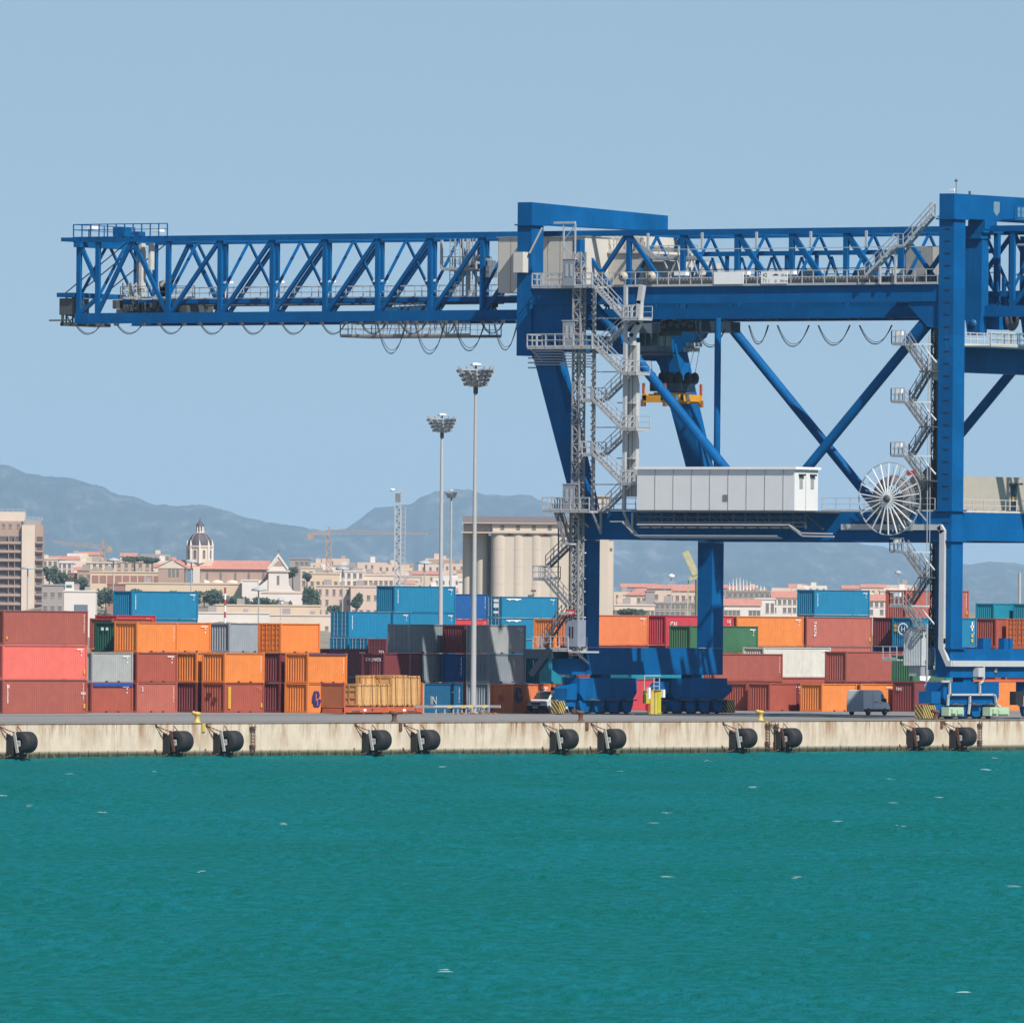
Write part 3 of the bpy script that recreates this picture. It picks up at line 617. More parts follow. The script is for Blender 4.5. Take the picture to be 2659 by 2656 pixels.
def crate(x, y, L, Wd, H, label, open_end=False):
    t = thing('wooden_crate', label, 'crate', (u0+x, 48+y, .615), 0, 'wooden crates lashed on the flat rack')
    n = max(3, int(L/.45))
    pl = MB().box(0.005, L/n-.005, 0, .03, .12, H-.04).mesh('plank', WOOD)
    for i in range(n): put('plank', pl, t, (i*L/n, random.uniform(0, .012), 0))
    k = max(2, int(Wd/.5)); pe = MB().box(0, .03, .005, Wd/k-.005, .12, H-.04).mesh('plank', WOOD)
    for i in range(k): put('plank', pe, t, (random.uniform(0, .01), .03+i*(Wd-.03)/k, 0))
    mb = MB(); mb.box(.04, L-.001, .04, Wd, .1, H-.05); mb.build('inner_box', DWOOD, t)
    MB().box(-.03, L+.02, -.02, Wd+.03, H-.04, H).build('lid', WOOD, t)
    b = MB()
    for xx in (0, L*.33, L*.66, L-.12): b.box(xx, xx+.12, -.05, -.005, .1, H-.05)
    b.box(-.01, L, -.05, -.006, H-.18, H-.05); b.box(-.01, L, -.05, -.006, .1, .24)
    for yy in (.02, Wd*.5, Wd-.14): b.box(-.06, -.015, yy, yy+.12, .1, H-.05)
    for zz in (.12, H*.36, H*.68, H-.2): b.box(-.065, -.016, .0, Wd, zz, zz+.12)
    for xx in (.2, L-.4): b.box(xx, xx+.2, .0, Wd, 0, .1)
    b.build('batten', DWOOD, t)
    s = MB()
    for xx in (L*.2, L*.75): s.bar((xx, -.06, H+.01), (xx+.12, -.07, .1), .03, .03)
    s.build('strap', BLACK, t)
crate(2.35, .25, 2.95, 1.5, 2.0, 'low wooden crate at the left end of the flat rack, slatted end')
crate(5.45, .25, 1.95, 1.5, 2.0, 'low wooden crate in the middle, touching the tall ones')
crate(7.5, .15, 2.4, 2.2, 2.75, 'tall wooden crate right of the low crates, with open batten end')
crate(9.95, .15, 1.95, 2.2, 2.70, 'tall wooden crate at the right end of the flat rack')
crate(5.3, 1.78, 2.0, .62, 2.72, 'narrow tall wooden crate standing behind the low ones')
# ------------------------------------------------------------ hills and haze
def hill_mesh(name, prof, d0, d1, d2, m, seed, rough=.05):
    """ridge whose crest, at distance d1, follows prof (pixel x, pixel y); foot at d0, back at d2"""
    r = random.Random(seed); xs = np.linspace(prof[0][0], prof[-1][0], 260)
    py = np.interp(xs, [p[0] for p in prof], [p[1] for p in prof])
    rows = [(d0, 0), (d0+(d1-d0)*.15, .10), (d0+(d1-d0)*.3, .24), (d0+(d1-d0)*.45, .42), (d0+(d1-d0)*.6, .60), (d0+(d1-d0)*.75, .77), (d0+(d1-d0)*.88, .91), (d1, 1), (d1+(d2-d1)*.5, .8), (d2, 0)]
    from mathutils import noise
    mb = []; vs = []; fs = []
    sub = []
    for (a, fa), (b, fb) in zip(rows, rows[1:]):
        for k in range(4): sub.append((a+(b-a)*k/4, fa+(fb-fa)*k/4))
    sub.append(rows[-1])
    for j, (d, f) in enumerate(sub):
        for i, x in enumerate(xs):
            top = world(x, py[i], d1).z+1.2
            n = noise.fractal(Vector((x*.012+seed, d*.0003, seed)), 1, 2, 6)
            n2 = noise.fractal(Vector((x*.05+seed, d*.003, seed+5)), 1, 2, 4)
            p = world(x, CY, d); k = f*(1-f)*4 if d < d1 else .3
            z = top*(f+rough*n*4*k*.6)+top*rough*n2*.35*(f > 0)*(1 if f < 1 else .25)
            vs.append((p.x, p.y, max(z, 0)-1.2))
    n = len(xs); fs = [(j*n+i, j*n+i+1, (j+1)*n+i+1, (j+1)*n+i) for j in range(len(sub)-1) for i in range(n-1)]
    me = bpy.data.meshes.new(name); me.from_pydata(vs, [], fs); me.materials.append(m)
    me.polygons.foreach_set('use_smooth', [True]*len(fs)); me.update()
    return tag(put(name, me), kind='structure')
def hillmat():
    m = bpy.data.materials.new('hazed_rocky_scrub'); m.use_nodes = True; t = m.node_tree; b = t.nodes['Principled BSDF']; b.inputs['Roughness'].default_value = .95
    geo = t.nodes.new('ShaderNodeNewGeometry'); mp = t.nodes.new('ShaderNodeMapping'); mp.inputs['Scale'].default_value = (.012, .0009, .019); rt = t.nodes.new('ShaderNodeMapping'); rt.inputs['Rotation'].default_value = (0, 0, PHI); t.links.new(geo.outputs['Position'], rt.inputs[0]); t.links.new(rt.outputs[0], mp.inputs[0])
    n = t.nodes.new('ShaderNodeTexNoise'); n.inputs['Scale'].default_value = 1.0; n.inputs['Detail'].default_value = 10; n.inputs['Roughness'].default_value = .72; t.links.new(mp.outputs[0], n.inputs['Vector'])
    cr = t.nodes.new('ShaderNodeValToRGB'); e = cr.color_ramp.elements; e[0].position = .44; e[0].color = (.012, .035, .035, 1); e[1].position = .55; e[1].color = (.035, .065, .055, 1)  # scrub tones pushed towards blue, painting in part of the distance haze
    e2 = e.new(.68); e2.color = (.17, .17, .17, 1); t.links.new(n.outputs['Fac'], cr.inputs[0]); t.links.new(cr.outputs[0], b.inputs['Base Color'])
    return m
HM = hillmat()
hill_mesh('hills', [(-400, 1195), (-150, 1190), (0, 1213), (70, 1228), (130, 1243), (200, 1250), (250, 1256), (290, 1278), (340, 1292), (380, 1303), (430, 1307), (500, 1310), (560, 1318), (620, 1333), (690, 1349), (740, 1360), (800, 1368), (850, 1376), (900, 1392), (980, 1430), (1100, 1500), (1250, 1560)], 27000, 35000, 40000, HM, 3)
hill_mesh('hills', [(500, 1560), (700, 1450), (800, 1395), (860, 1372), (900, 1368), (940, 1340), (975, 1318), (1020, 1312), (1065, 1304), (1095, 1282), (1125, 1273), (1165, 1275), (1220, 1274), (1270, 1281), (1330, 1288), (1380, 1290), (1440, 1305), (1500, 1315), (1600, 1340), (1750, 1365), (1900, 1372), (2100, 1385), (2300, 1420), (2430, 1452), (2500, 1464), (2570, 1458), (2620, 1462), (2700, 1470), (3000, 1520)], 29000, 38000, 43000, HM, 11)
def haze():
    m = bpy.data.materials.new('haze'); m.use_nodes = True; t = m.node_tree
    for n in list(t.nodes):
        if n.type == 'BSDF_PRINCIPLED': t.nodes.remove(n)
    v = t.nodes.new('ShaderNodeVolumePrincipled'); v.inputs['Color'].default_value = (.50, .73, 1.0, 1)
    v.inputs['Density'].default_value = HAZE_DENSITY; v.inputs['Anisotropy'].default_value = 0.0
    t.links.new(v.outputs[0], t.nodes['Material Output'].inputs['Volume'])
    a = PHI; mb = MB()
    cs = [(-3500, -150), (3500, -150), (8000, 45000), (-8000, 45000)]
    P = [(r*cos(a)+(d-D0)*sin(a), -r*sin(a)+(d-D0)*cos(a)) for r, d in cs]
    mb.add([(x, y, -8) for x, y in P]+[(x, y, 560) for x, y in P], [(0, 3, 2, 1), (4, 5, 6, 7), (0, 1, 5, 4), (1, 2, 6, 5), (2, 3, 7, 6), (3, 0, 4, 7)])
    o = mb.build('haze', m); o['kind'] = 'stuff'
HAZE_DENSITY = 2.5e-5
haze()
# ------------------------------------------------------------ fenders, bollards, ladders on the quay
def fender(px, rusty, label):
    u = uat(px, -.9, 1925)
    t = thing('quay_fender', label, 'fender', (u, 0, -1.42), 0, 'rubber cylinder fenders along the quay wall')
    bm_ = MB(); R, r_, L = .82, .34, 1.45
    bm_.lathe([(r_, 0), (R-.06, 0), (R, .06), (R, L-.06), (R-.06, L), (r_, L), (r_, 0)], (0, -1.0, 0), 0, 32, 0, True)
    bm_.build('rubber_cylinder', BLACK, t)
    MB().lathe([(R+.004, .25), (R+.012, .27), (R+.012, .33), (R+.004, .35)], (0, -1.0, 0), 0, 32).build('ring', mat('worn_rubber', (.05, .035, .035), .7), t)
    pm = RUST if rusty else mat('fender_plate', (.60, .60, .55), .6, var=.15, streak=.4)
    MB().bar((-.30, -.78, .82), (-.16, -1.02, -.80), .10, .22, (1, 0, 0)).build('plate', pm, t)
    m = MB(); m.prism([(-.14, .62), (-.70, .45), (-.74, -.95), (-.14, -1.25)], 0, -.42, -.30); m.box(-.5, L+.2, -.30, -.13, -1.22, -.85); m.box(-.1, L*.8, -.95, -.25, -1.14, -.9)
    m.build('bracket', mat('bracket_dark', (.02, .02, .02), .8), t)
    s = MB(); s.bar((-.16, -1.0, .05), (.10, -1.0, .05), .06); s.bar((-.2, -1.0, -.28), (.12, -1.0, -.28), .06); s.box(.0, .14, -1.12, -.86, -.34, .14); s.build('pin', mat('pin_white', (.6, .6, .6), .5), t)
    def chain(a, b, sag, n=9):
        c = MB(); a, b = Vector(a), Vector(b); P = [a.lerp(b, i/n)+Vector((0, 0, -sag*4*(i/n)*(1-i/n))) for i in range(n+1)]
        for i, (p, q) in enumerate(zip(P, P[1:])): c.bar(p-(q-p)*.15, q+(q-p)*.15, .075 if i % 2 else .03, .03 if i % 2 else .075)
        c.build('chain', RUST, t)
    chain((-1.30, -.15, 1.20), (-.45, -.55, .55), .10); chain((-1.45, -.15, 1.25), (-.30, -.8, .75), .04)
    chain((-1.5, -.16, -.75), (-.4, -.6, -1.0), .22); chain((L*.6, -.6, .84), (L*.7, -.14, 1.2), -.03, 5); chain((L*.8, -1.0, -.8), (L*.5, -.4, -1.05), .15, 5)
    e = MB(); e.box(-1.42, -1.22, -.17, -.115, 1.12, 1.32); e.box(-1.55, -1.38, -.17, -.115, -.85, -.62); e.build('eye_plate', RUST, t)
k_ = 2659/1932.
for px, ru, lb in [(33, 0, 'black cylinder fender at the far left with a white plate'), (328, 1, 'black cylinder fender left of the wall ladder, with a rusty plate'),
    (423, 0, 'black cylinder fender just left of the ladder, with a white plate'), (703, 0, 'black cylinder fender with white plate below the flat rack, left of the rusty bollard'),
    (795, 0, 'black cylinder fender with white plate right of the rusty stain, left of the pole'), (1057, 0, 'black cylinder fender with white plate below the yellow black bumper'),
    (1147, 0, 'black cylinder fender with white plate right of the rusty bollard under the portal'), (1395, 0, 'black cylinder fender below the right end of the landside bogies'),
    (1480, 1, 'black cylinder fender with rusty plate beside the wall ladder, below the van'), (1729, 1, 'black cylinder fender with rusty plate under the striped bumper at right'),
    (1810, 1, 'rightmost black cylinder fender, with a rusty plate')]:
    fender(px*k_, ru, lb)
def bollard(px, m, label, yellow=False):
    u = uat(px, .35, 1870); t = thing('mooring_bollard', label, 'bollard', (u, .35, 0.012), 0, 'mooring bollards on the quay edge')
    b = MB(); b.lathe([(.30, 0), (.30, .06), (.20, .10), (.18, .45), (.24, .60)], (0, 0, 0), 2, 14); b.lathe([(.24, .58), (.30, .66), (.27, .80), (.0, .86)], (0, 0, 0), 2, 14)
    b.tube((0, 0, .68), (-.52, 0, .76), .17, 10, .13); b.lathe([(.0, -.62), (.13, -.60), (.16, -.52), (.13, -.42)], (0, 0, .76), 0, 10)
    b.build('body', m, t)
    MB().box(-.06, .34, -.56, -.50, -.72, -.07).build('wall_plate', m, t)
bollard(512, YELLOW, 'yellow mooring bollard at the quay edge, below the two orange containers at left')
bollard(1024, RUST, 'rusty mooring bollard below the flat rack with a long rust stain')
bollard(1508, RUST, 'rusty mooring bollard in front of the first landside wheel')
bollard(1975, YELLOW, 'yellow mooring bollard near the wall ladders, left of the van')
bollard(2430, RUST, 'rusty mooring bollard in front of the striped bumper at right')
def wladder(px, label, n=1):
    u = uat(px, -.2, 1920); t = thing('wall_ladder', label, 'ladder', (u, -.30, 0), 0, 'iron ladders on the quay wall')
    for s in (-.22, .22): MB().box(s-.03, s+.03, -.03, .03, -2.4, -.15).build('rail', RUST, t)
    rg = MB().box(-.2, .2, -.02, .02, -.02, .02).mesh('rung', RUST)
    for i in range(9): put('rung', rg, t, (0, 0, -.3-i*.25))
    for z in (-.45, -1.9):
        MB().box(-.30, .34, -.06, .18, z-.10, z-.04).box(-.30, .34, -.06, .18, z+.06, z+.12).build('bracket', RUST, t)
wladder(655, 'rusty ladder on the quay wall right of the third fender'); wladder(1992, 'rusty ladder on the wall below the yellow bollard at right')
wladder(2014, 'second rusty ladder left of the rusty-plate fender'); wladder(2543, 'rusty ladder at the far right beside the last fender')
# ------------------------------------------------------------ vehicles
def car():
    # small white van-like car, nose towards the camera's left-front
    p = onV(1421, 1850, 52.0); t = thing('car', 'small white car with black bumper behind the striped bumper', 'car', (p.x, p.y, 0), radians(-84)); t.scale = (1.08, 1.08, 1.08)
    # local: -Y is the nose, width along X
    Wd = .86
    prof = [(-2.05, .35), (-2.08, .62), (-1.98, .92), (-1.25, 1.12), (-.55, 1.72), (-.2, 1.80), (1.9, 1.80), (2.1, 1.1), (2.1, .35)]
    n = len(prof); vs = []
    for x, k in ((-Wd, 0), (-Wd+.08, 1), (Wd-.08, 1), (Wd, 0)):
        for y, z in prof: vs.append((x if z < 1.15 else x*(1-.10*(z-1.15)/.65), y*(1 if k else .985), z+(0.02 if k and z > .7 else 0)))
    fs = [tuple(range(n-1, -1, -1)), tuple(range(3*n, 4*n))]
    for j in range(3): fs += [(j*n+i, j*n+(i+1) % n, (j+1)*n+(i+1) % n, (j+1)*n+i) for i in range(n)]
    MB().add(vs, fs).build('body', CARW, t)
    MB().add([(-.74, -1.27, 1.155), (.74, -1.27, 1.155), (.64, -.58, 1.74), (-.64, -.58, 1.74)], [(0, 1, 2, 3)]).build('windscreen', GLASS, t)
    for s in (-1, 1):
        MB().add([(s*.878, -.95, 1.2), (s*.878, .35, 1.2), (s*.815, .35, 1.66), (s*.825, -.5, 1.64)], [(0, 1, 2, 3)]).build('side_window', GLASS, t)
        MB().box(s*.86-.02*s, s*.86+.20*s, -1.0, -.86, 1.15, 1.32).build('mirror', BLACK, t)
        MB().box(s*.45, s*.82, -2.02, -1.88, .78, .96).build('headlight', mat('headlight', (.5, .52, .52), .1), t)
    MB().box(-.88, .88, -2.15, -1.7, .26, .62).build('bumper', BLACK, t); MB().box(-.42, .42, -2.09, -2.0, .70, .86).build('grille', BLACK, t)
    MB().box(-.24, .24, -2.17, -2.14, .42, .53).build('number_plate', MARK, t)
    for y in (-1.35, 1.3):
        for s in (-1, 1):
            w_ = MB(); w_.lathe([(.0, -.1), (.31, -.1), (.33, -.05), (.33, .05), (.31, .1), (.0, .1)], (0, 0, 0), 0, 20); o = w_.build('wheel', BLACK, t, (s*.78, y, .33))
            MB().lathe([(0, -.115), (.19, -.115), (.2, -.10)], (0, 0, 0), 0, 14).build('hubcap', GREY, o)
car()
def van():
    p = onV(2243, 1850, 30.6); t = thing('van', 'parked white panel van in shade in front of the orange containers', 'van', (p.x, p.y, 0), radians(3)); t.scale = (.9, .9, .9)
    # local +X is the nose; broad side faces -Y
    L, Wd, H = 5.3, 1.95, 2.5
    prof = [(0, .35), (-.03, 1.6), (.06, 2.42), (.25, H), (3.55, H), (3.95, 2.38), (4.62, 1.42), (5.15, 1.12), (5.3, .85), (5.3, .35)]
    n = len(prof); vs = []
    for y, ins in ((0, .10), (.07, 0), (Wd-.07, 0), (Wd, .10)):
        for x, z in prof: vs.append((x*(1-ins*.04)+ins*.1, y+(.10*max(0, z-1.2)/1.3)*(1 if y < 1 else -1), z-(ins*.4 if z > 2.3 else 0)))
    fs = [tuple(range(n-1, -1, -1)), tuple(range(3*n, 4*n))]
    for j in range(3): fs += [(j*n+i, j*n+(i+1) % n, (j+1)*n+(i+1) % n, (j+1)*n+i) for i in range(n)]
    MB().add(vs, fs).build('body', VANB, t)
    MB().add([(3.55, -.0, 1.35), (4.45, -.0, 1.35), (4.0, .05, 2.1), (3.6, .06, 2.1)], [(0, 1, 2, 3)]).build('side_window', GLASS, t)
    MB().add([(4.64, .16, 1.45), (4.64, Wd-.16, 1.45), (4.03, Wd-.22, 2.32), (4.03, .22, 2.32)], [(0, 1, 2, 3)]).build('windscreen', GLASS, t)
    MB().box(0.02, 5.2, -.03, .0, .35, .62).build('sill_trim', BLACK, t); MB().box(5.2, 5.38, .05, Wd-.05, .32, .72).build('bumper', BLACK, t)
    MB().box(2.15, 2.95, -.012, -.004, 1.28, 1.34).build('door_rail', BLACK, t); MB().box(3.35, 3.5, -.02, -.004, 1.15, 1.22).build('door_handle', BLACK, t)
    MB().box(4.1, 4.25, -.22, -.02, 1.3, 1.65).build('mirror', BLACK, t); MB().box(1.9, 1.93, -.006, -.001, .5, 2.3).build('door_seam', BLACK, t)
    MB().box(5.08, 5.26, .04, .40, .92, 1.1).build('headlight', mat('headlight', (.5, .52, .52), .1), t)
    for x in (.95, 4.35):
        for y in (.05, Wd-.05):
            w_ = MB(); w_.lathe([(.0, -.12), (.33, -.12), (.36, -.06), (.36, .06), (.33, .12), (0, .12)], (0, 0, 0), 1, 20); o = w_.build('wheel', BLACK, t, (x, y, .36))
            MB().lathe([(0, -.13), (.2, -.13), (.21, -.11)], (0, 0, 0), 1, 14).build('hubcap', DGREY, o)
van()
# ------------------------------------------------------------ light masts
def mast(px, v, ztop, label, r0=.27, r1=.13, s=1.0, detail=True):
    u = uat(px, v); t = thing('light_mast', label, 'light mast', (u, v, 0), -PHI*.0, 'tall flood light masts in the yard')
    s *= .9; zt = ztop-3.1*s
    MB().tube((0, 0, 0), (0, 0, 9), r0, 20, r0*.84).tube((0, 0, 8.9), (0, 0, zt), r0*.82, 20, r1).build('pole', POLE, t)
    MB().lathe([(r0*1.7, 0), (r0*1.7, .08), (r0*1.1, .12)], (0, 0, 0), 2, 16).build('base_flange', GREY, t)
    h = MB(); h.lathe([(.2*s, zt), (.24*s, zt+.1), (.24*s, zt+.9*s), (.16*s, zt+.95*s)], (0, 0, 0), 2, 10); h.tube((0, 0, zt), (0, 0, zt+2.9*s), .10*s, 8); h.build('head_stem', DGREY, t)
    # crown of flood lights: rows on tilted frames, facing outwards and down
    for k in range(6):
        a = 2*pi*k/6+.25; d = Vector((cos(a), sin(a), 0)); q = Vector((-sin(a), cos(a), 0))
        f = MB()
        for i in range(4):
            c = d*(.95+.25*i)*s+Vector((0, 0, zt+(.95+.42*i)*s)); n_ = (d*.8+Vector((0, 0, -.6))).normalized()
            for j in (-.38, .38):
                cc = c+q*j*s; f.bar(cc-n_*.14*s, cc+n_*.10*s, .60*s, .28*s, q)
        f.build('flood_light', LAMPG if k % 2 else mat('lamp_back_dark', (.16, .17, .19), .4), t)
        g = MB()
        for j in (-.38, .38): g.bar(d*.5*s+q*j*s+Vector((0, 0, zt+.7*s)), d*1.75*s+q*j*s+Vector((0, 0, zt+2.7*s)), .07*s)
        g.bar(Vector((0, 0, zt+.6*s)), d*.95*s+Vector((0, 0, zt+.85*s)), .08*s); g.bar(Vector((0, 0, zt+1.9*s)), d*1.2*s+Vector((0, 0, zt+1.9*s)), .07*s)
        g.build('lamp_frame', GREY, t)
    MB().lathe([(.5*s, zt+2.72*s), (.56*s, zt+2.78*s), (.56*s, zt+2.95*s), (.0, zt+3.06*s)], (0, 0, 0), 2, 8, smooth=False).build('hood', WHITE, t)
    return t
mast(1229, 52, 30.9, 'tall grey flood light mast standing nearest, before the grey containers')
mast(1142.5, 210, 31.0, 'second flood light mast, rising behind the top blue container', r0=.30, r1=.16)
mast(1168, 1010, 37.5, 'slim distant flood light mast between the two big ones', r0=.34, r1=.22, s=.9)
def guard():
    u = uat(1128, 46); t = thing('guard_rail', 'low steel crash barrier with yellow bands round the mast foot', 'guard rail', (u, 46, 0))
    L = uat(1300, 46)-u
    for k, (x0, x1, y) in enumerate(((0, L*.52, 0), (L*.5, L, 1.2))):
        MB().box(x0, x1, y-.04, y+.04, .55, .78).box(x0, x1, y-.08, y-.04, .60, .66).build('rail', GREY, t)
        n = 4
        for i in range(n):
            xx = x0+(x1-x0)*(i+.3)/n; MB().box(xx-.05, xx+.05, y+.04, y+.14, 0, .7).build('post', GREY, t)
        for q in (.42, .82): xx = x0+(x1-x0)*q; MB().box(xx-.35, xx+.35, y-.088, y-.03, .54, .79).build('band', YELLOW, t)
    for a in (0, L): MB().box(a-.04, a+.04, 0, 3.5, .55, .78).build('rail', GREY, t)
guard()
for px, c, nm in ((1235+8, (.3, .12, .06), 'rust'),):
    u = uat(px, 44); t = thing('debris_heap', 'small heap of broken brick rubble in front of the mast foot', 'rubble', (u, 44, 0)); t['kind'] = 'stuff'
    mb = MB()
    for i in range(40): x, y = random.gauss(0, 1.3), random.gauss(0, .5); s = random.uniform(.05, .14); mb.box(x-s, x+s, y-s, y+s, 0, s*1.4)
    mb.build('rubble', mat('brick_rubble', (.42, .20, .12), .9), t)
# ------------------------------------------------------------ the gantry crane
# rails run along X; legs at X 74.5..96.6; waterside leg Y 4..5.5, landside Y 41.4..49
U0, U1, LW = 74.5, 94.7, 1.9
crane = thing('gantry_crane', 'huge blue ship-to-shore gantry crane standing over the quay', 'crane', (85.5, 23, 0))
OFF = Vector((-85.5, -23, 0))
def part(name, mb, m, parent=None, label=None):
    """mesh built in world coordinates, attached to the crane or to one of its parts"""
    me = mb.mesh(name, m); me.transform(Matrix.Translation(OFF))
    o = put(name, me, parent or crane)
    if label: o['label'] = label
    return o
G1, G2 = 80.5, 89.5                     # near and far girder
ZT, ZB = 42.65, 34.85                   # girder top, bottom
for ui, (ua, ub) in enumerate(((U0, U0+LW), (U1, U1+LW))):
    nr = ui == 0
    # waterside leg
    wl = part('leg', MB().box(ua, ub, 4.0, 5.5, 6.08, 43.05), BLUE)
    for z in (43.08, 17.95, 15.35, 6.1): part('flange', MB().box(ua-.22, ub+.22, 3.78, 5.72, z-.06, z+.06), BLUE, wl)
    if nr:
        # climbing slots on the left face
        for i in range(32):
            z = 42.2-i*1.055
            if z > 7: part('slot', MB().box(ua-.012, ua-.002, 4.38, 4.95, z-.09, z+.06), mat('slot_dark', (.003, .02, .06), .6), wl)
    # landside: upper column, slanted leg, lower leg
    part('column', MB().box(ua, ub, 47.6, 49.1, 31.5, 42.95), BLUE)
    part('flange', MB().box(ua-.2, ub+.2, 47.35, 49.3, 42.95, 43.07), BLUE)
    sl_ = MB(); sl_.prism([(47.55, 33.0), (45.6, 33.0), (45.4, 32.2), (41.4, 17.9), (41.4, 15.3), (42.95, 15.3), (42.95, 17.9), (47.2, 31.0), (47.55, 31.52)], 0, ua+.012, ub-.012); part('slanted_leg', sl_, BLUE)
    part('leg', MB().box(ua, ub, 41.4, 42.93, 5.9, 15.28), BLUE)
    # gusset under the girder
    part('gusset', MB().prism([(47.58, 37.4), (47.58, 33.0), (45.2, 32.2), (43.2, 33.6), (42.2, 35.6), (42.0, 37.4)], 0, ua+.3, ub-.3), BLUE)
    part('gusset', MB().prism([(5.52, 37.3), (5.52, 33.6), (6.8, 33.8), (8.6, 35.5), (9.0, 37.3)], 0, ua+.3, ub-.3), BLUE)
    # upper longitudinal box between landside column and waterside leg
    part('side_beam', MB().box(ua+.15, ub-.15, 5.52, 47.58, 35.98, 37.45), BLUE)
    # portal beam
    part('portal_beam', MB().box(ua+.01, ub-.01, 5.52, 41.38, 15.35, 17.85), BLUE)
    # tubular braces
    c = (ua+ub)/2
    part('diagonal_brace', MB().tube((c, 42.6, 36.9), (c, 23.9, 17.6), .43, 20), BLUE)
    part('diagonal_brace', MB().tube((c, 23.2, 17.6), (c, 5.9, 35.6), .43, 20), BLUE)
    cap = MB(); cap.tube((c, 9.0, 32.4), (c, 7.4, 34.05), .62, 20, .62); part('brace_collar', cap, BLUE)
    # gate cross beams
for v0, v1, zt, zb in ((4.0, 5.5, 45.25, 43.12),):
    part('top_beam', MB().box(U0, U1+LW, v0, v1, 43.12, 45.25), BLUE); part('beam_cap', MB().box(79.4, 81.4, v0-.12, v1+.1, 42.3, 43.11), BLUE)
part('top_beam', MB().prism([(U0, 45.0), (U0, 43.08), (U1+LW, 43.08), (U1+LW, 44.5)], 1, 47.6, 49.1), BLUE)
part('cross_beam', MB().box(U0+LW, U1, 4.15, 5.35, 15.4, 17.8), BLUE); part('cross_beam', MB().box(U0+LW, U1, 41.5, 42.8, 15.4, 17.8), BLUE)
part('cross_beam', MB().box(U0+LW, U1, 4.5, 5.5, 29.9, 32.1), BLUE); part('cross_beam', MB().box(U0+LW, U1, 47.7, 49.0, 34.0, 35.9), BLUE)
part('cross_beam', MB().box(U0+LW, U1, 45.6, 47.0, 31.9, 33.4), BLUE)
# sills, equalizer beams, bogies
def undercarriage(v, zt, zb):
    vc = v+.75
    part('sill_beam', MB().box(U0-.02, U1+LW, v, v+1.5, zb, zt), BLUE)
    for k, (a, b) in enumerate(((U0-1.3, U0+7.9), (U1+LW-8.6, U1+LW+.6))):
        part('bogie_pin', MB().box((a+b)/2-.8, (a+b)/2+.8, v+.2, v+1.3, 3.1, zb+.01), BLUE)
        part('equalizer_beam', MB().prism([(a, 3.2), (b, 3.2), (b, 1.9), (b-.7, 1.25), (a+.7, 1.25), (a, 1.9)], 1, v-.1, v+1.6), BLUE)
        n = 4; w_ = (b-a)/n
        for i in range(n):
            x0 = a+i*w_+.30; x1 = x0+w_-.60
            part('wheel_truck', MB().prism([(x0-.1, 1.24), (x1+.1, 1.24), (x1-.05, .75), (x1-.35, .22), (x0+.35, .22), (x0+.05, .75)], 1, v+.1, v+1.4), BLUE)
            for xx in (x0+.08, x1-.08):
                if (i+(xx > x0+.5)) % 2 == 0 or True:
                    part('wheel', MB().lathe([(0, -.14), (.38, -.14), (.43, -.10), (.43, .10), (.38, .14), (0, .14)], (xx, vc, .47), 1, 18), DGREY)
        m = MB()
        for i in range(3): x = a+1.2+i*2.9; m.box(x, x+1.9, v-.35, v-.12, 1.22, 1.32); m.tube((x+.2, v-.3, 1.3), (x+.8, v-.3, 1.3), .1, 8)
        part('hose_tray', m, DGREY)
undercarriage(41.4, 5.88, 3.5); undercarriage(4.0, 6.05, 3.6)
def stripes(u0, u1, v0, v1, z0, z1):
    b = part('bumper', MB().box(u0, u1, v0, v1, z0, z1), YELLOW)
    m = MB(); H = z1-z0; L = u1-u0; W_ = v1-v0
    def clip(poly, hor, lim):  # clip polygon to [0,lim]x[0,H]
        def half(P, f):
            o = []
            for i in range(len(P)):
                a, b_ = P[i], P[(i+1) % len(P)]; fa, fb = f(a), f(b_)
                if fa >= 0: o.append(a)
                if fa*fb < 0: t_ = fa/(fa-fb); o.append((a[0]+(b_[0]-a[0])*t_, a[1]+(b_[1]-a[1])*t_))
            return o
        for f in (lambda p: p[0], lambda p: lim-p[0], lambda p: p[1], lambda p: H-p[1]):
            poly = half(poly, f)
            if len(poly) < 3: return None
        return poly
    for k in range(-8, 14):
        s = k*.36
        P = clip([(s, 0), (s+.16, 0), (s+.16+H*.8, H), (s+H*.8, H)], 0, W_)
        if P: m.add([(u0-.012, v0+p[0], z0+p[1]) for p in P], [tuple(range(len(P)))])
        P = clip([(s, H), (s+.16, H), (s+.16+H*.8, 0), (s+H*.8, 0)], 0, L)
        if P: m.add([(u0+p[0], v0-.012, z0+p[1]) for p in P], [tuple(range(len(P)))])
    part('hazard_stripes', m, BLACK, b)
uc = uat(1452, 41.7, 1840); stripes(uc, uc+.95, 41.7, 42.55, .12, 1.2); uc2 = uat(2398, 4.0, 1850); stripes(uc2, uc2+2.0, 4.0, 4.85, .10, 1.22)
part('buffer_arm', MB().box(uc+.95, U0-1.2, 41.8, 42.5, .7, 1.5), BLUE); part('buffer_arm', MB().box(uc2+2.0, U0-1.2, 4.1, 4.8, .5, 1.3), BLUE)
stripes(U1+LW+.65, U1+LW+1.9, 41.3, 43.1, .12, 1.25)
part('buffer_arm', MB().prism([(U1+LW, 2.9), (U1+LW+2.1, 2.5), (U1+LW+2.1, 2.1), (U1+LW+.6, 1.3), (U1+LW, 1.3)], 1, 41.7, 42.7), BLUE)
part('buffer_arm', MB().prism([(U0-1.3, 2.7), (U0-2.3, 2.5), (U0-2.9, 2.3), (U0-2.9, 1.3), (U0-1.3, 1.3)], 1, 41.6, 42.9), BLUE)
part('buffer_arm', MB().box(U0-2.9, U0-1.4, 4.1, 5.4, 1.35, 2.4), BLUE)
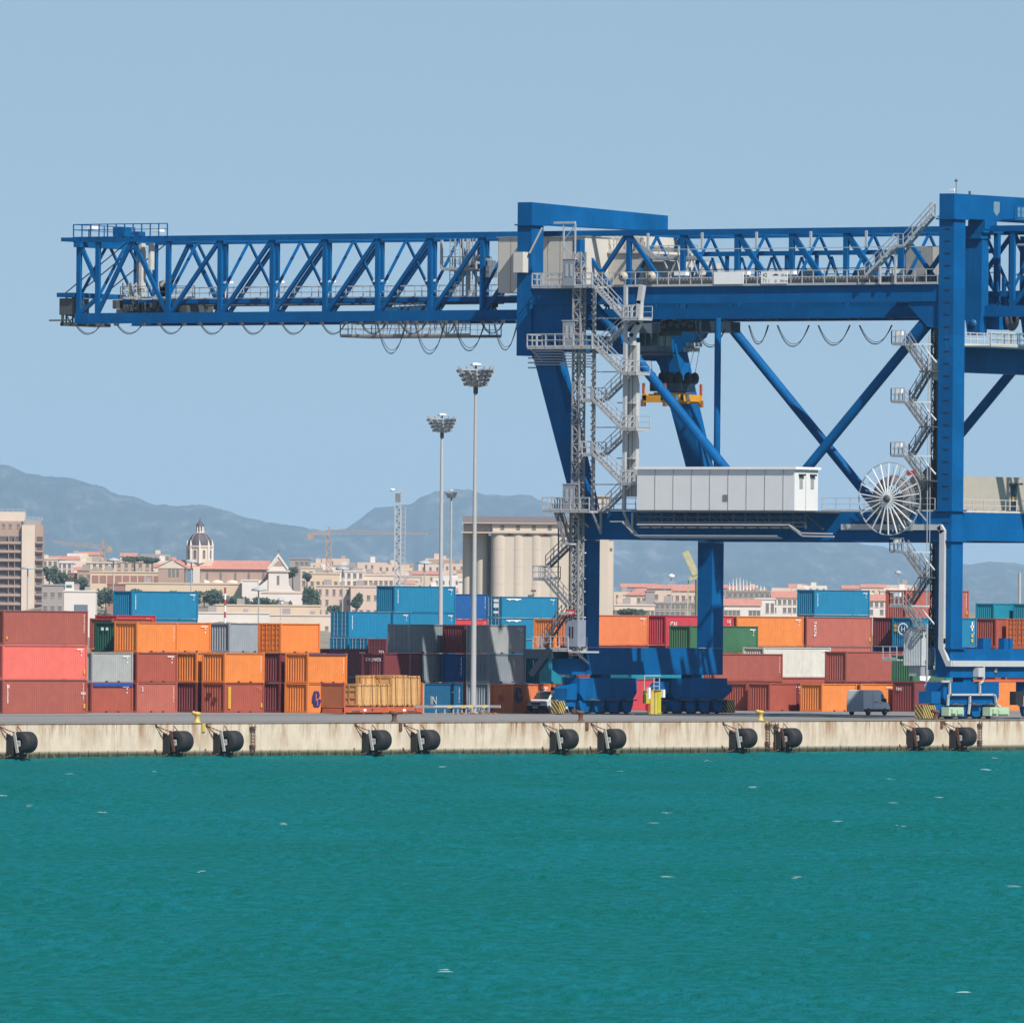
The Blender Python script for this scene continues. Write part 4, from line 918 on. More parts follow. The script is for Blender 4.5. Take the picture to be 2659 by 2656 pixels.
# ----- girders: chords, verticals, diagonals
VT = [100.75, 98.65, 90.85, 85.15, 79.45, 73.7, 68.0, 62.35, 56.75]          # landside boom panel points
VI = [47.0, 41.25, 35.6, 29.95, 24.3, 18.7, 13.0, 7.3]                        # between the legs
VO = [1.7, -3.9, -9.5, -15.1]                                                 # over the water
for g in (G1, G2):
    part('top_chord', MB().box(g-.25, g+.25, -16.2, 101.3+(g == G1)*0, 42.15, ZT), BLUE)
    part('bottom_chord', MB().box(g-.35, g+.35, -16.2, 101.0, ZB, 35.72), BLUE)
    part('chord_flange', MB().box(g-.5, g+.5, -16.2, 101.0, ZB-.07, ZB-.005), BLUE)
    for v in VT+VI+VO: part('truss_post', MB().bar((g, v, 35.72), (g, v, 42.15), .34, .42), BLUE)
    D = [((100.75, 1), (98.8, .45)), ((98.65, 0), (94.95, 1)), ((94.75, 1), (90.95, 0)), ((100.6, 0), (98.7, .22))]
    for a, b in zip(VT[2:], VT[3:]): D.append(((a-.3, 0), (b+.1, 1)))
    D += [((56.4, 0), (51.2, 1))]
    for a, b in zip([51.2-4.2]+VI[1:-1], VI[1:]): D.append(((a-.1, 1), (b+.3, 0)))
    D += [((41.6, 1), (46.6, 0)), ((7.3, 1), (12.7, 0)), ((7.0, 1), (5.6, .6))]
    for a, b in zip(VO, VO[1:]): D.append(((a-.1, 0), (b+.1, 1)))
    for (v0, a), (v1, b) in D:
        part('truss_diagonal', MB().bar((g, v0, 35.7+6.45*a), (g, v1, 35.7+6.45*b), .30, .34), BLUE)
# cross frames between the girders
Z7 = 37.3
for v in VT+VI+VO:
    part('cross_tie', MB().bar((G1, v, 42.3), (G2, v, 42.3), .22), BLUE)
    m = MB(); c = (G1+G2)/2; m.bar((c, v, 42.2), (G1+.2, v, Z7), .2); m.bar((c, v, 42.2), (G2-.2, v, Z7), .2); part('sway_brace', m, BLUE)
for a, b in zip(VT[2:], VT[3:]):
    part('top_lacing', MB().bar((G1, a, 42.3), ((G1+G2)/2, (a+b)/2, 42.3), .14).bar(((G1+G2)/2, (a+b)/2, 42.3), (G2, b, 42.3), .14), BLUE)
for g, a in ((G1+1.2, .5), (G2-1.2, .5)):
    part('walkway_beam', MB().box(g-.12, g+.12, -16, 96.6, 36.55, 36.95), BLUE)
for g, s in ((G2-1.2, 1),):
    f = MB(); f.box(g-.55, g+.55, -16, 97, 37.0, 37.08); part('walkway', f, mat('walkway_grating', (.46, .42, .40), .8, var=.15))
    r = MB(); railing(r, [(g-.55, 97, 37.08), (g-.55, 52, 37.08)], sp=1.9); part('handrail', r, GREY)
    r = MB(); railing(r, [(g+.55, 97, 37.08), (g+.55, 52, 37.08)], sp=1.9); part('handrail', r, GREY)
    for i in range(9): v = 90-i*5.65; part('walkway_lamp', MB().box(g-.3, g+.3, v-.65, v+.65, 38.55, 38.75).bar((g, v, 37.0), (g, v, 38.6), .06), WHITE)
for z, y0, y1 in ((36.42, 99.3, 56.8),): part('rope_pipe', MB().tube((84, y0, z), (84, y1, z), .09, 8), DGREY)
for i in range(8):
    v = 87.9-i*5.9*1.02
    if i not in (1,):
        m = MB(); q = [(84, v, 36.2)]
        for dy in (-.75, -.35, .35, .75): m.bar((84, v, 36.25), (84, v+dy, 35.0), .07)
        m.box(83.8, 84.2, v-.28, v+.28, 36.05, 36.45); part('rope_support', m, BLACK)
# ----- boom tip
m = MB(); railing(m, [(80.2, 101.2, 42.66), (80.2, 90.8, 42.66)], sp=.95, toe=False, r=.045); railing(m, [(89.8, 101.2, 42.66), (80.2, 101.2, 42.66)], sp=2.2, toe=False, r=.04); part('tip_railing', m, BLUE)
part('tip_cross_beam', MB().box(80.2, 89.8, 101.0, 102.6, 42.25, 42.6).box(79.8, 90.2, 100.2, 100.9, 41.7, 42.14), BLUE)
part('tip_lamps', MB().box(82, 83, 100.4, 101.0, 43.4, 43.7).box(82, 83, 97.5, 98.6, 43.2, 43.5).box(82, 83, 93.1, 94.2, 43.1, 43.4), WHITE)
part('tip_motor', MB().box(81, 82, 96.0, 97.4, 42.7, 43.5).box(81, 82, 94.5, 95.3, 42.7, 43.1), BLUE)
part('tip_box', MB().box(80.6, 83.0, 101.4, 103.0, 35.6, 37.1), DGREY); part('tip_platform', MB().box(80.3, 88.5, 101.2, 103.1, 37.2, 37.6), BLUE)
m = MB(); m.box(80.6, 86, 101.1, 102.9, 34.6, 34.9); m.box(80.6, 80.8, 102.6, 102.8, 33.5+1.1, 35.6); m.bar((80.6, 101.8, 35.1), (80.6, 104.1, 35.1), .14); lattice(m, 81, 101.5, 34.7, 37.2, 1.0, .06, .9); part('tip_bracket', m, DGREY)
for x in (80.6, 82.6, 86.6): part('tip_stay', MB().bar((x, 102.3, 37.6), (x, 95.5, 42.1), .08), CABLE)
# drive unit and pulley frames just inside the tip
m = MB(); m.box(82, 88, 89.6, 97.8, 36.7, 36.95); m.box(82.5, 86, 89.8, 96.5, 35.75, 36.7)
for i in range(24): y = 89.4+i*.33+random.uniform(-.1, .1); z = 35.55+random.uniform(0, .8); m.box(81.2, 84+random.random()*2, y, y+.42, z, z+random.uniform(.3, .8))
part('drive_unit', m, DGREY)
m = MB()
for y in (91.6, 93.2, 95.2): m.lathe([(0, -.15), (.52, -.15), (.56, 0), (.52, .15), (0, .15)], (82.6, y, 36.1), 0, 20)
part('rope_sheave', m, BLACK)
m = MB(); lattice(m, 83.2, 95.7, 37.0, 42.0, .5, .05, .6); m.box(83, 83.6, 95.6, 95.9, 38, 42.1); m.box(83, 83.6, 94.6, 94.85, 39.7, 42.1); part('rope_guide', m, mat('rope_guide_white', (.66, .66, .62), .6, var=.15, streak=.3))
m = MB(); m.prism([(92.5, 38.9), (93.6, 38.6), (93.0, 37.4), (92.4, 36.3), (93.2, 35.9), (94.4, 36.0), (94.2, 37.2), (93.4, 38.0)], 0, 82.9, 83.7); part('guard_cover', m, CREAM)
m = MB(); railing(m, [(82, 97.2, 37.05), (82, 89.0, 37.05)], sp=1.0); lattice(m, 82.2, 96.2, 37, 38.5, .9, .04, .5); part('handrail', m, CREAM)
# ----- festoon cable loops
def festoon(pts, name='festoon_loop'):
    for (x0, x1, yt, yb, u) in pts:
        a, b = onU(x0, yt, u), onU(x1, yt, u); zb = onU((x0+x1)/2, yb, u).z
        m = MB()
        for j, (dx, k) in enumerate(((0, 1), (.10, .90), (-.1, 1.03))):
            P = []
            for i in range(17):
                t_ = i/16; s = 1-(abs(2*t_-1))**2.1
                P.append((u+dx, a.y+(b.y-a.y)*t_, a.z+(zb-a.z)*s*k))
            m.path(P, .026, 5)
        part(name, m, CABLE)
        r_ = MB()
        for q in (a, b): part('festoon_trolley', MB().box(u-.12, u+.3, q.y-.14, q.y+.14, ZB-.30, ZB-.07), DGREY)
festoon([(194, 265, 838, 868, 79.9), (301, 373, 838, 867, 79.9), (413, 478, 838, 867, 79.9), (519, 585, 838, 868, 79.9), (627, 691, 838, 868, 79.9), (731, 796, 838, 868, 79.9), (835, 898, 838, 868, 79.9), (937, 1003, 838, 867, 79.9), (1038, 1107, 838, 867, 79.9), (1143, 1180, 840, 866, 79.9), (1252, 1306, 840, 866, 79.9),
         (980, 1054, 842, 917, 79.3), (1078, 1155, 842, 918, 79.3), (1181, 1258, 842, 910, 79.3), (1284, 1343, 842, 908, 79.3),
         (1945, 1995, 845, 893, 80.5), (2019, 2101, 845, 899, 80.5), (2125, 2207, 845, 896, 80.5), (2232, 2316, 845, 893, 80.5), (1810, 1882, 856, 901, 80.5)])
# ----- gangway hanging under the boom (trolley service platform)
def gangway():
    a, b = onU(908, 868, 84).y, onU(1245, 868, 84).y; z = 33.55
    m = MB(); m.box(82.5, 87.5, a, b, z-.12, z); part('service_platform', m, mat('platform_grey', (.30, .29, .28), .7))
    m = MB(); railing(m, [(82.5, a, z), (82.5, b, z)], sp=1.3, toe=True, h=1.15); railing(m, [(87.5, a, z), (87.5, b, z), ], sp=1.3); railing(m, [(82.5, a, z), (87.5, a, z)], sp=1.3)
    for i in range(14): y = a+(b-a)*(.25+.7*i/14); m.bar((83, y, z), (83, y-.4, 34.8), .05)
    part('handrail', m, GREY)
    y1, y2 = onU(1045, 800, 84).y, onU(1110, 800, 84).y
    part('service_cab', MB().prism([(onU(952, 800, 84).y, 34.9), (onU(975, 800, 84).y, 36.1), (y1-2.5, 36.3), (y2, 36.6), (y2, 34.9)], 0, 84, 86.2), mat('cab_blue', (.02, .16, .33), .5))
    m = MB(); railing(m, [(82.8, y1, 34.95), (82.8, y2, 34.95)], sp=.6, h=1.4); part('handrail', m, GREY)
gangway()
# ladder tower inside the truss left of the machinery house
m = MB(); y0, y1 = onU(1160, 640, 82).y, onU(1245, 640, 82).y
m.box(81.2, 84, y0, y1, 39.3, 39.4); railing(m, [(81.2, y0, 39.4), (81.2, y1, 39.4)], sp=1.2); railing(m, [(84, y0, 39.4), (84, y1, 39.4)], sp=1.2); m.box(81.1, 81.3, y0-.1, y0+.1, 39.4, 42)
for q in (.25, .42, .8): ladder(m, (81.6, y0+(y1-y0)*q, 37), (81.6, y0+(y1-y0)*q, 42.1), w=.5, side=(0, 1, 0))
for q in (.5, .62, .7, .9): m.bar((82, y0+(y1-y0)*q, 37), (82, y0+(y1-y0)*q, 42.1), .14)
part('ladder_tower', m, GREY)
for i in range(10): y = y1+random.uniform(-1, 1.6); z = 38.6+random.uniform(-.4, 2); part('winch_block', MB().box(82.5, 83.8, y, y+.6, z, z+.5), LBLUE)
# ----- machinery houses on the girders
yA, yB = onU(1294, 700, 79.3).y, onU(1519, 700, 79.3).y
mh = part('machinery_house', MB().box(79.3, 90.2, yB, yA, 37.2, 42.1), CREAM)
for i in range(7):
    y = yA-(yA-yB)*(i)/7; part('panel_seam', MB().box(79.285, 79.297, y-.03, y+.03, 37.2, 42.1), mat('seam_rust', (.35, .25, .17), .8), mh)
part('roof', MB().box(79.15, 90.35, yB-.12, yA+.12, 42.1, 42.13), CREAM, mh)
yC, yD = onU(1533, 700, 83).y, onU(1735, 700, 83).y
mh = part('machinery_house', MB().box(83, 92.0, yD+2.6, yC, 37.2, 40.7).box(84, 91.6, yD, yD+2.6, 37.2, 40.0), CREAM)
part('roof', MB().box(82.8, 92.2, yD+2.4, yC, 40.7, 40.9), CREAM, mh)
m = MB(); m.box(84.2, 90, yD+3.5, yC-.3, 40.9, 42.4); m.box(83.9, 84.19, yC-5, yC-3.4, 41, 42.1, 0); part('roof_plant', m, CREAM)
m = MB(); railing(m, [(83, yD+2.6, 40.9), (83, yC, 40.9)], sp=1.0); part('handrail', m, CREAM)
for i in range(9): y = yD+3+i*.7; part('pipe', MB().path([(83.1, y, 40.9), (83.1, y, 42.0), (83.1, y+.5, 42.2)], .05, 6), CREAM)
m = MB(); z = 40.2; m.box(82.2, 84.4, yD-3.6, yD+2.6, z-.15, z); railing(m, [(82.2, yD+1.5, z), (82.2, yD-3.6, z)], sp=1.0); m.bar((82.2, yD+2.6, z+1.2), (82.2, yD+.8, z), .12, .5)
for i in range(3): m.bar((82.3, yD-i*1.5, 37.3), (82.3, yD-i*1.5-1.3, z-.15), .12); m.bar((82.3, yD-i*1.5-1.3, 37.3), (82.3, yD-i*1.5, z-.15), .12)
part('catwalk', m, GREY)
m = MB(); lattice(m, 82.2, yC-1.4, 37.3, 42.1, .9, .06, .7); part('cage_ladder', m, CREAM)
# ----- things on top of the side beam: walkway railing, signs, cable chain
m = MB(); railing(m, [(U0-.05, 47.0, 37.5), (U0-.05, 5.6, 37.5)], sp=1.16, h=1.25); part('handrail', m, GREY)
part('walkway', MB().box(U0-.1, U0+1.6, 5.55, 47.5, 37.46, 37.53), GREY)
m = MB()
ya, yb = onU(1690, 740, 75.6).y, onU(2435, 740, 75.6).y
n = 84
for i in range(n): y = ya+(yb-ya)*i/n; m.box(75.6, 75.75, y-.11, y+.03, 37.6, 38.25); m.box(75.55, 75.6, y-.17, y-.05, 37.75, 37.95)
part('cable_chain', m, DGREY); part('cable_tray', MB().box(75.8, 76.0, yb, ya, 37.55, 38.3), GREY)
for x0, x1, nm in ((1854, 1931, 0), (1977, 2045, 1)):
    a, b = onU(x0, 720, U0-.12).y, onU(x1, 720, U0-.12).y
    o = part('sign_board', MB().box(U0-.16, U0-.10, b, a, 37.62, 38.68), WHITE)
    if nm:
        for tx_, s_, yy, zz in (('42', .48, a-.15, 38.22), ('71', .48, a-.15, 37.72), ('43 m', .30, a-2.05, 38.25), ('G', .3, a-1.4, 37.75), ('29,5 m', .28, a-1.95, 37.76)):
            text_on(tx_, s_, o, Vector((U0-.17, yy, zz))+OFF, 'X', BLACK)
        part('crane_pictogram', MB().box(U0-.175, U0-.165, a-1.8, a-1.2, 38.33, 38.40).box(U0-.175, U0-.165, a-1.65, a-1.4, 38.40, 38.47), BLACK, o)
        part('sign_divider', MB().box(U0-.175, U0-.165, a-.82, a-.80, 37.72, 38.0), BLACK, o)
m = MB()
for y in VI[2:-1]: part('hanger', MB().box(78.6, 78.75, y+2.4, y+2.6, 40.9, 42.3), GREY)
pass; part('cable_pipe', MB().bar((78.7, 37.8, 40.85), (78.7, 7, 40.85), .07), GREY)
for i, x in enumerate((1770, 1930, 2050, 2330)): y = onU(x, 715, 77.5).y; part('flood_light', MB().box(77.2, 77.8, y-.6, y+.6, 38.5, 38.9).bar((77.5, y, 37.5), (77.5, y, 38.6), .08), WHITE)
part('spotlight', MB().lathe([(.1, 0), (.42, .1), (.44, .35), (.3, .6), (.0, .62)], (U0-.6, onU(1624, 716, U0).y, 38.35), 0, 14), mat('lamp_beige', (.5, .46, .38), .5))
part('spotlight', MB().lathe([(.1, 0), (.42, .1), (.44, .35), (.3, .6), (.0, .62)], (U0-.6, onU(1697, 716, U0).y, 38.35), 0, 14), mat('lamp_beige', (.5, .46, .38), .5))
# stair up to the waterside top beam
m = MB(); W0 = Vector((.8, 0, 0)); u_ = 74.0
p0, p1, p2, p3 = (onU(x, y, u_) for x, y in ((2245, 718), (2320, 640), (2345, 640), (2415, 560)))
for a, b in ((p0, p1), (p2, p3)):
    flight(m, (u_, a.y, a.z), (u_, b.y, b.z), .8)
m.box(u_, u_+.9, p2.y, p1.y, p1.z-.1, p1.z); railing(m, [(u_, p1.y, p1.z), (u_, p2.y, p2.z)], sp=.8)
m.box(u_, u_+1.5, 5.7, p3.y, p3.z-.1, p3.z); railing(m, [(u_, p3.y, p3.z), (u_, 5.9, p3.z)], sp=.7)
for x in (2280, 2320): q = onU(x, 690, u_); m.bar((u_+.3, q.y, 37.5), (u_+.3, q.y, q.z+1.2), .16)
part('stair', m, GREY)
# waterside leg top: lamp, sensors
part('mast_lamp', MB().bar((75.5, 4.6, 45.1), (75.5, 4.6, 45.65), .05).box(75.4, 75.6, 4.6, 5.05, 45.55, 45.70), WHITE)
part('wind_sensor', MB().bar((75.6, 4.5, 45.2), (75.6, 4.5, 46.6), .04).box(75.5, 75.7, 4.4, 4.6, 46.3, 46.45).box(77.4, 77.55, 4.2, 4.35, 45.25, 45.55), DGREY)
# ----- trolley, cab, spreader ropes
ty0, ty1 = onU(1762, 850, 84).y, onU(1848, 850, 84).y
part('trolley', MB().box(81.3, 88.7, ty1, ty0, 33.75, 34.7), mat('trolley_dark', (.012, .03, .05), .6))
for i in range(5): y = ty1+(ty0-ty1)*(i+.5)/5; part('trolley_wheel', MB().lathe([(0, -.1), (.3, -.1), (.3, .1), (0, .1)], (81.1, y, 34.3+.15*(i % 2)), 0, 12), DGREY)
ca, cb = onU(1660, 870, 82).y, onU(1708, 870, 82).y
cab = part('operator_cab', MB().box(82, 84.3, cb, ca, 32.0, 34.5), LBLUE)
for i in range(3): y = ca-(ca-cb)*(i+.1)/3; part('cab_window', MB().box(81.97, 81.99, y-(ca-cb)*.26, y, 32.5, 33.6), CABGL, cab)
for i in range(2): part('cab_window', MB().box(82.2+i*1.05, 83.1+i*1.05, cb-.03, cb-.01, 32.5, 33.6), CABGL, cab)
part('cab_hanger', MB().box(82.2, 84, cb-1.2, cb-.2, 33.4, 34.8), DGREY); part('cab_floor', MB().box(82, 84.4, cb-.4, ca+.4, 31.8, 31.98), DGREY)
m = MB()
for i in range(6): y = cb-2.6-i*.28; m.box(82.3, 82.9, y-.1, y+.1, 31.95+(i % 2)*.45, 32.3+(i % 2)*.45)
part('camera_cluster', m, mat('lens_grey', (.45, .47, .48), .4))
def spreader():
    c = onV(1727, 1030, onU(1727, 1030, 82).y); u, v, z = c.x, c.y, c.z-.5
    t = thing('container_spreader', 'yellow container spreader hanging on ropes behind the near brace', 'spreader', (u, v, z))
    MB().box(0, 6.06, 0.05, .45, .15, .75).box(0, 6.06, 1.99, 2.39, .15, .75).box(1.2, 4.9, .45, 1.99, .2, .9).build('frame', SPREAD, t)
    for x in (0, 5.7): MB().box(x, x+.36, -.03, 2.47, .0, .62).build('end_beam', SPREAD, t)
    for x in (-.05, 5.75):
        for y in (-.1, 2.2): MB().box(x, x+.36, y, y+.33, -.35, .25).build('flipper', mat('flipper_brown', (.30, .14, .04), .6), t); MB().box(x+.08, x+.26, y+.05, y+.25, .75, 1.7).build('flipper_arm', ORED, t)
    for x in (1.8, 2.6, 3.6): MB().box(x, x+.42, .035, .048, .22, .70).build('marking', MARK if x != 2.6 else BLACK, t)
    hb = MB(); hb.box(.9, 5.2, .2, 2.2, 1.0, 1.75); hb.box(.5, 5.6, .7, 1.7, 1.5, 2.0)
    hb.build('headblock', mat('headblock_dark', (.012, .03, .07), .5), t)
    for x in (1.0, 2.6, 4.2, 5.3):
        for y in (.3, 2.0): MB().lathe([(0, -.12), (.5, -.12), (.56, 0), (.5, .12), (0, .12)], (x, y, 2.2), 1, 18).build('sheave', BLACK, t)
    zt = 34.0-z
    for x, y, x2, y2 in ((1.0, .3, .2, .5), (5.3, .3, 4.7, -.9), (4.2, .3, 4.7, -.5), (5.3, 2.0, 6.5, 1), (1.0, 2.0, .2, 2)):
        MB().tube((x, y, 2.6), (x2, y2, zt), .022, 5).build('rope', CABLE, t)
spreader()
# near vertical tie
yv = onU(1863, 1000, 78.2).y; part('vertical_tie', MB().tube((78.2, yv, 34.8), (78.2, yv, 17.0), .29, 16), BLUE)
part('tie_foot', MB().box(76.3, 79, yv-.4, yv+.4, 16.5, 17.0), BLUE)
# ----- landside access tower
def P2(x, y, u): q = onU(x, y, u); return q.y, q.z
def platform(xa, xb, y, u0, u1, rails=True, sp=.95, th=.16):
    va, z = P2(xa, y, u0); vb, _ = P2(xb, y, u0)
    part('platform', MB().box(u0, u1, vb, va, z-th, z), GREY)
    if rails:
        m = MB(); railing(m, [(u0, va, z), (u0, vb, z)], sp=sp, r=.045, h=1.15); railing(m, [(u1, va, z), (u0, va, z)], sp=.8, r=.04); railing(m, [(u1, va, z), (u1, vb, z)], sp=1.4, r=.03)
        part('handrail', m, GREY)
    return va, vb, z
platform(1382, 1537, 744, 72.0, 74.45); platform(1369, 1537, 902, 71.3, 74.45); platform(1408, 1530, 1326, 71.2, 74.4); platform(1384, 1475, 1686, 71.4, 74.4)
platform(1476, 1507, 1690, 71.4, 74.4, rails=False)
m = MB(); lattice(m, 72.4, P2(1504, 1200, 72.4)[0], 5.2, 40.5, .75, .07, .85); part('lift_mast', m, mat('mast_steel', (.36, .36, .36), .5, var=.25))
y_, _ = P2(1500, 1650, 71.9); lc = part('lift_cabin', MB().box(71.9, 73.2, y_, y_+1.35, 5.95, 8.3), mat('lift_grey_blue', (.30, .34, .42), .5))
part('lift_door', MB().box(71.88, 71.895, y_+.45, y_+.60, 6.7, 7.7).box(71.88, 71.895, y_+.75, y_+.90, 6.7, 7.7), BLACK, lc)
part('sign', MB().box(71.7, 71.76, y_+.15, y_+1.15, 8.75, 9.2), REDP, lc); tsg = text_on('ALIMAK', .24, lc, Vector((71.69, y_+1.08, 8.87))+OFF, 'X', MARK)
for y in (742, 902, 1326):
    v, z = P2(1492, y, 72.0); d = part('landing_gate', MB().box(71.9, 72.0, v, v+1.2, z, z+2.3), mat('gate_grey_blue', (.33, .36, .42), .5)); part('gate_frame', MB().box(71.86, 72.3, v-.1, v+1.3, z+2.3, z+2.38).box(71.86, 71.9, v+.2, v+.4, z+.8, z+1.9).box(71.86, 71.9, v+.7, v+.9, z+.8, z+1.9), GREY, d)
# stair tower flights
LV = [(1540, 742), (1618, 827), (1540, 897), (1612, 969), (1540, 1039), (1612, 1113), (1540, 1180), (1612, 1255), (1540, 1326)]
for k, (a, b) in enumerate(zip(LV, LV[1:])):
    u_ = 71.6 if k % 2 == 0 else 73.0
    va, za = P2(a[0], a[1], 71.6); vb, zb_ = P2(b[0], b[1], 71.6)
    m = MB(); flight(m, (u_, va, za), (u_, vb, zb_), .8); part('stair_flight', m, GREY)
for k, (x, y) in enumerate(LV[1:-1]):
    if k % 2 == 0: va, vb, z = platform(x, x+40, y, 71.6, 73.8, sp=.7)
    elif y != 897: platform(x-29, x-3, y, 71.6, 73.8, sp=.7)
ypL, ypR = P2(1541, 1100, 72.8)[0], P2(1628, 1100, 72.8)[0]
m = MB(); m.box(72.7, 72.95, ypL-.12, ypL+.12, 17.9, 37.4)
for i in range(36): z = 18+i*.54; m.bar((72.65, ypL-.2, z), (72.65, ypL+.2, z+.5), .07)
part('tower_post', m, mat('post_grey', (.42, .42, .42), .6, var=.3)); part('tower_post', MB().box(72.3, 72.6, ypR-.14, ypR+.14, 17.9, 37.4), GREY)
for y in (1113-3, 969-3, 1255+3, 827): v0, z = P2(1541, y, 73); v1, _ = P2(1628, y, 73); part('tower_tie', MB().bar((72.8, v0, z), (72.8, v1, z), .1), GREY)
# wide cable duct right of the stair
va, vb = P2(1632, 1000, 74.2)[0], P2(1661, 1000, 74.2)[0]; z1, z0 = P2(1640, 890, 74.2)[1], P2(1640, 1290, 74.2)[1]
cdm = mat('duct_light', (.60, .61, .61), .5, var=.06)
dct = part('cable_duct', MB().box(73.7, 74.2, vb, va, z0, z1), cdm)
for q in (.33, .66): y = va+(vb-va)*q; part('duct_seam', MB().box(73.685, 73.697, y-.025, y+.025, z0, z1), DGREY, dct)
for yy in (1046, 1190): v, z = P2(1647, yy, 73.5); part('duct_bracket', MB().box(73.0, 73.65, vb-.1, va+.4, z-.05, z+.05), GREY, dct)
pts = [onU(x, y, 73.4) for x, y in ((1668, 745), (1662, 785), (1660, 840), (1643, 870), (1643, 893))]
part('cable_duct', MB().pathbox([(73.4, p.y, p.z) for p in pts], .5, .45), cdm)
# pipe bundle below the upper platform and brackets
for i in range(6):
    a = [onU(x, y+i*7, 71.6+i*.35) for x, y in ((1388, 912), (1460, 912), (1470, 918), (1535, 918))]
    part('conduit', MB().pathbox([(71.6+i*.35, p.y, p.z) for p in a], .09, .09), GREY)
for x, y in ((1372, 930), (1372, 942), (1372, 955)): a, b = onU(x, y, 75), onU(x+22, y, 75); part('conduit', MB().bar((75, a.y, a.z), (75, b.y, b.z), .13), GREY)
a = onU(1377, 905, 71.5); b = onU(1407, 936, 74.4); part('platform_bracket', MB().bar((71.5, a.y, a.z), (74.4, b.y, b.z), .12), GREY)
for x in (1538, 1620): a, b = onU(x, 1330, 71.5), onU(x+22, 1385, 74.4); part('platform_bracket', MB().bar((71.5, a.y, a.z), (74.4, b.y, b.z), .16), GREY); part('bracket_post', MB().bar((74.4, b.y, a.z), (74.4, b.y, b.z), .16), GREY)
a, b = onU(1490, 1332, 71.5), onU(1528, 1368, 74.4); part('platform_bracket', MB().bar((71.5, a.y, a.z), (74.4, b.y, b.z), .14), GREY)
a, b = onU(1495, 1692, 71.5), onU(1528, 1722, 74.4); part('platform_bracket', MB().bar((71.5, a.y, a.z), (74.4, b.y, b.z), .16), GREY)
# lower zigzag stair
ZZ = [(1448, 1326), (1474, 1409), (1410, 1472), (1418, 1500), (1478, 1572), (1452, 1600), (1396, 1683)]
for k, (i, j) in enumerate(((0, 1), (1, 2), (3, 4), (5, 6))):
    u_ = 71.5 if k % 2 == 0 else 72.4; a, b = onU(*ZZ[i], 72), onU(*ZZ[j], 72); m = MB(); flight(m, (u_, a.y, a.z), (u_, b.y, b.z), .8); part('stair_flight', m, mat('stair_dark_grey', (.30, .31, .32), .6))
platform(1384, 1424, 1503, 71.5, 73.4, sp=.7); platform(1452, 1482, 1410, 71.5, 73.4, rails=False); platform(1452, 1482, 1590, 71.5, 73.4, rails=False)
m = MB()
for x in (1450, 1480): a = onU(x, 1400, 73.3); m.bar((73.3, a.y, 6), (73.3, a.y, 17.7), .09)
part('stair_post', m, DGREY)
m = MB()
for i in range(9): z = 15.3-i*1.13; a = onU(1512, 1400, 74.0); m.bar((73.5, a.y+.5, z), (73.5, a.y-.7, z), .16, .1)
for x in (1508, 1512): a = onU(x, 1400, 73.8); m.bar((73.8, a.y, 4.5), (73.8, a.y, 15.6), .09)
part('pipe_clamp', m, WHITE)
# drop box under lowest platform
part('lift_pit_box', MB().prism([(43.6, 4.9), (43.6, 3.9), (42.9, 3.5), (41.5, 3.5), (41.5, 4.9)], 0, U0-2.2, U0-.05), BLUE)
m = MB(); m.bar((U0-3, 43.2, 5.8), (U0-3, 45.2, 3.4), .5, .6); m.box(U0-3.2, U0-.5, 43, 46, 4.9, 5.7); part('chute', m, mat('chute_dark', (.02, .04, .07), .7))
part('beacon', MB().lathe([(.22, 3.3), (.22, 3.7), (.0, 3.75)], (U0-1.2, 43.0, 0), 2, 10), WHITE)
part('cabinet', MB().box(U0-.9, U0-.05, 47.9, 48.9, 38.8, 40.6), CREAM); m = MB(); m.bar((U0-.3, 47.6, 40.5), (U0-.3, 46.3, 43.0-.3), .12); part('antenna_bar', m, CREAM)
# davit frame above the platform
a, b = onU(1464, 600, 73), onU(1494, 600, 73); m = MB()
for p in (a, b): m.bar((73, p.y, 37.5), (73, p.y, 43.0), .12)
m.bar((73, a.y+1, 43.1), (73, b.y, 43.1), .2); m.bar((73, a.y, 41.5), (73, b.y, 42.9), .08); m.bar((73, a.y, 41.0), (73, b.y-1.4, 39), .06); part('davit_frame', m, GREY)
part('lift_head_frame', MB().box(73.4, 74.2, onU(1512, 640, 73.8).y, onU(1494, 640, 73.8).y, 37.6, 41.6), BLUE)
# ----- electrical house on the portal, with pipe rack below
v0, v1 = 33.73, 17.5
eh = part('electrical_house', MB().box(70.5, 74.3, v1, v0, 17.9, 21.45), mat('house_white', (.66, .67, .67), .5, var=.03, streak=.08, streak_col=(.45, .42, .38)))
part('roof', MB().box(70.3, 74.42, v1-.25, v0+.15, 21.45, 21.66), WHITE, eh)
for i in range(1, 9):
    y = v0-(v0-v1)*i/8.6; part('panel_seam', MB().box(70.47, 70.495, y-.035, y+.035, 17.9, 21.42), mat('seam_grey', (.35, .36, .36), .6), eh)
y = onU(1884, 1300, 70.5).y; part('vent', MB().box(70.46, 70.494, y-.27, y+.27, 18.7, 19.25), mat('vent_grey', (.25, .25, .25), .6), eh)
for x in (2080, 2109): q = onV(x, 1247, v1); part('window', MB().box(q.x-.25, q.x+.25, v1-.04, v1-.01, 19.8, 20.9), mat('louvre', (.42, .42, .40), .6), eh); part('hood', MB().box(q.x-.4, q.x+.4, v1-.25, v1-.01, 20.9, 21.05), BLACK, eh)
q = onV(2092, 1270, v1); part('door_seam', MB().box(q.x-.03, q.x+.03, v1-.03, v1-.005, 17.9, 21.4), GREY, eh)
part('house_floor', MB().box(70.4, 74.45, v1-2.2, v0+.5, 17.72, 17.88), DGREY)
m = MB()
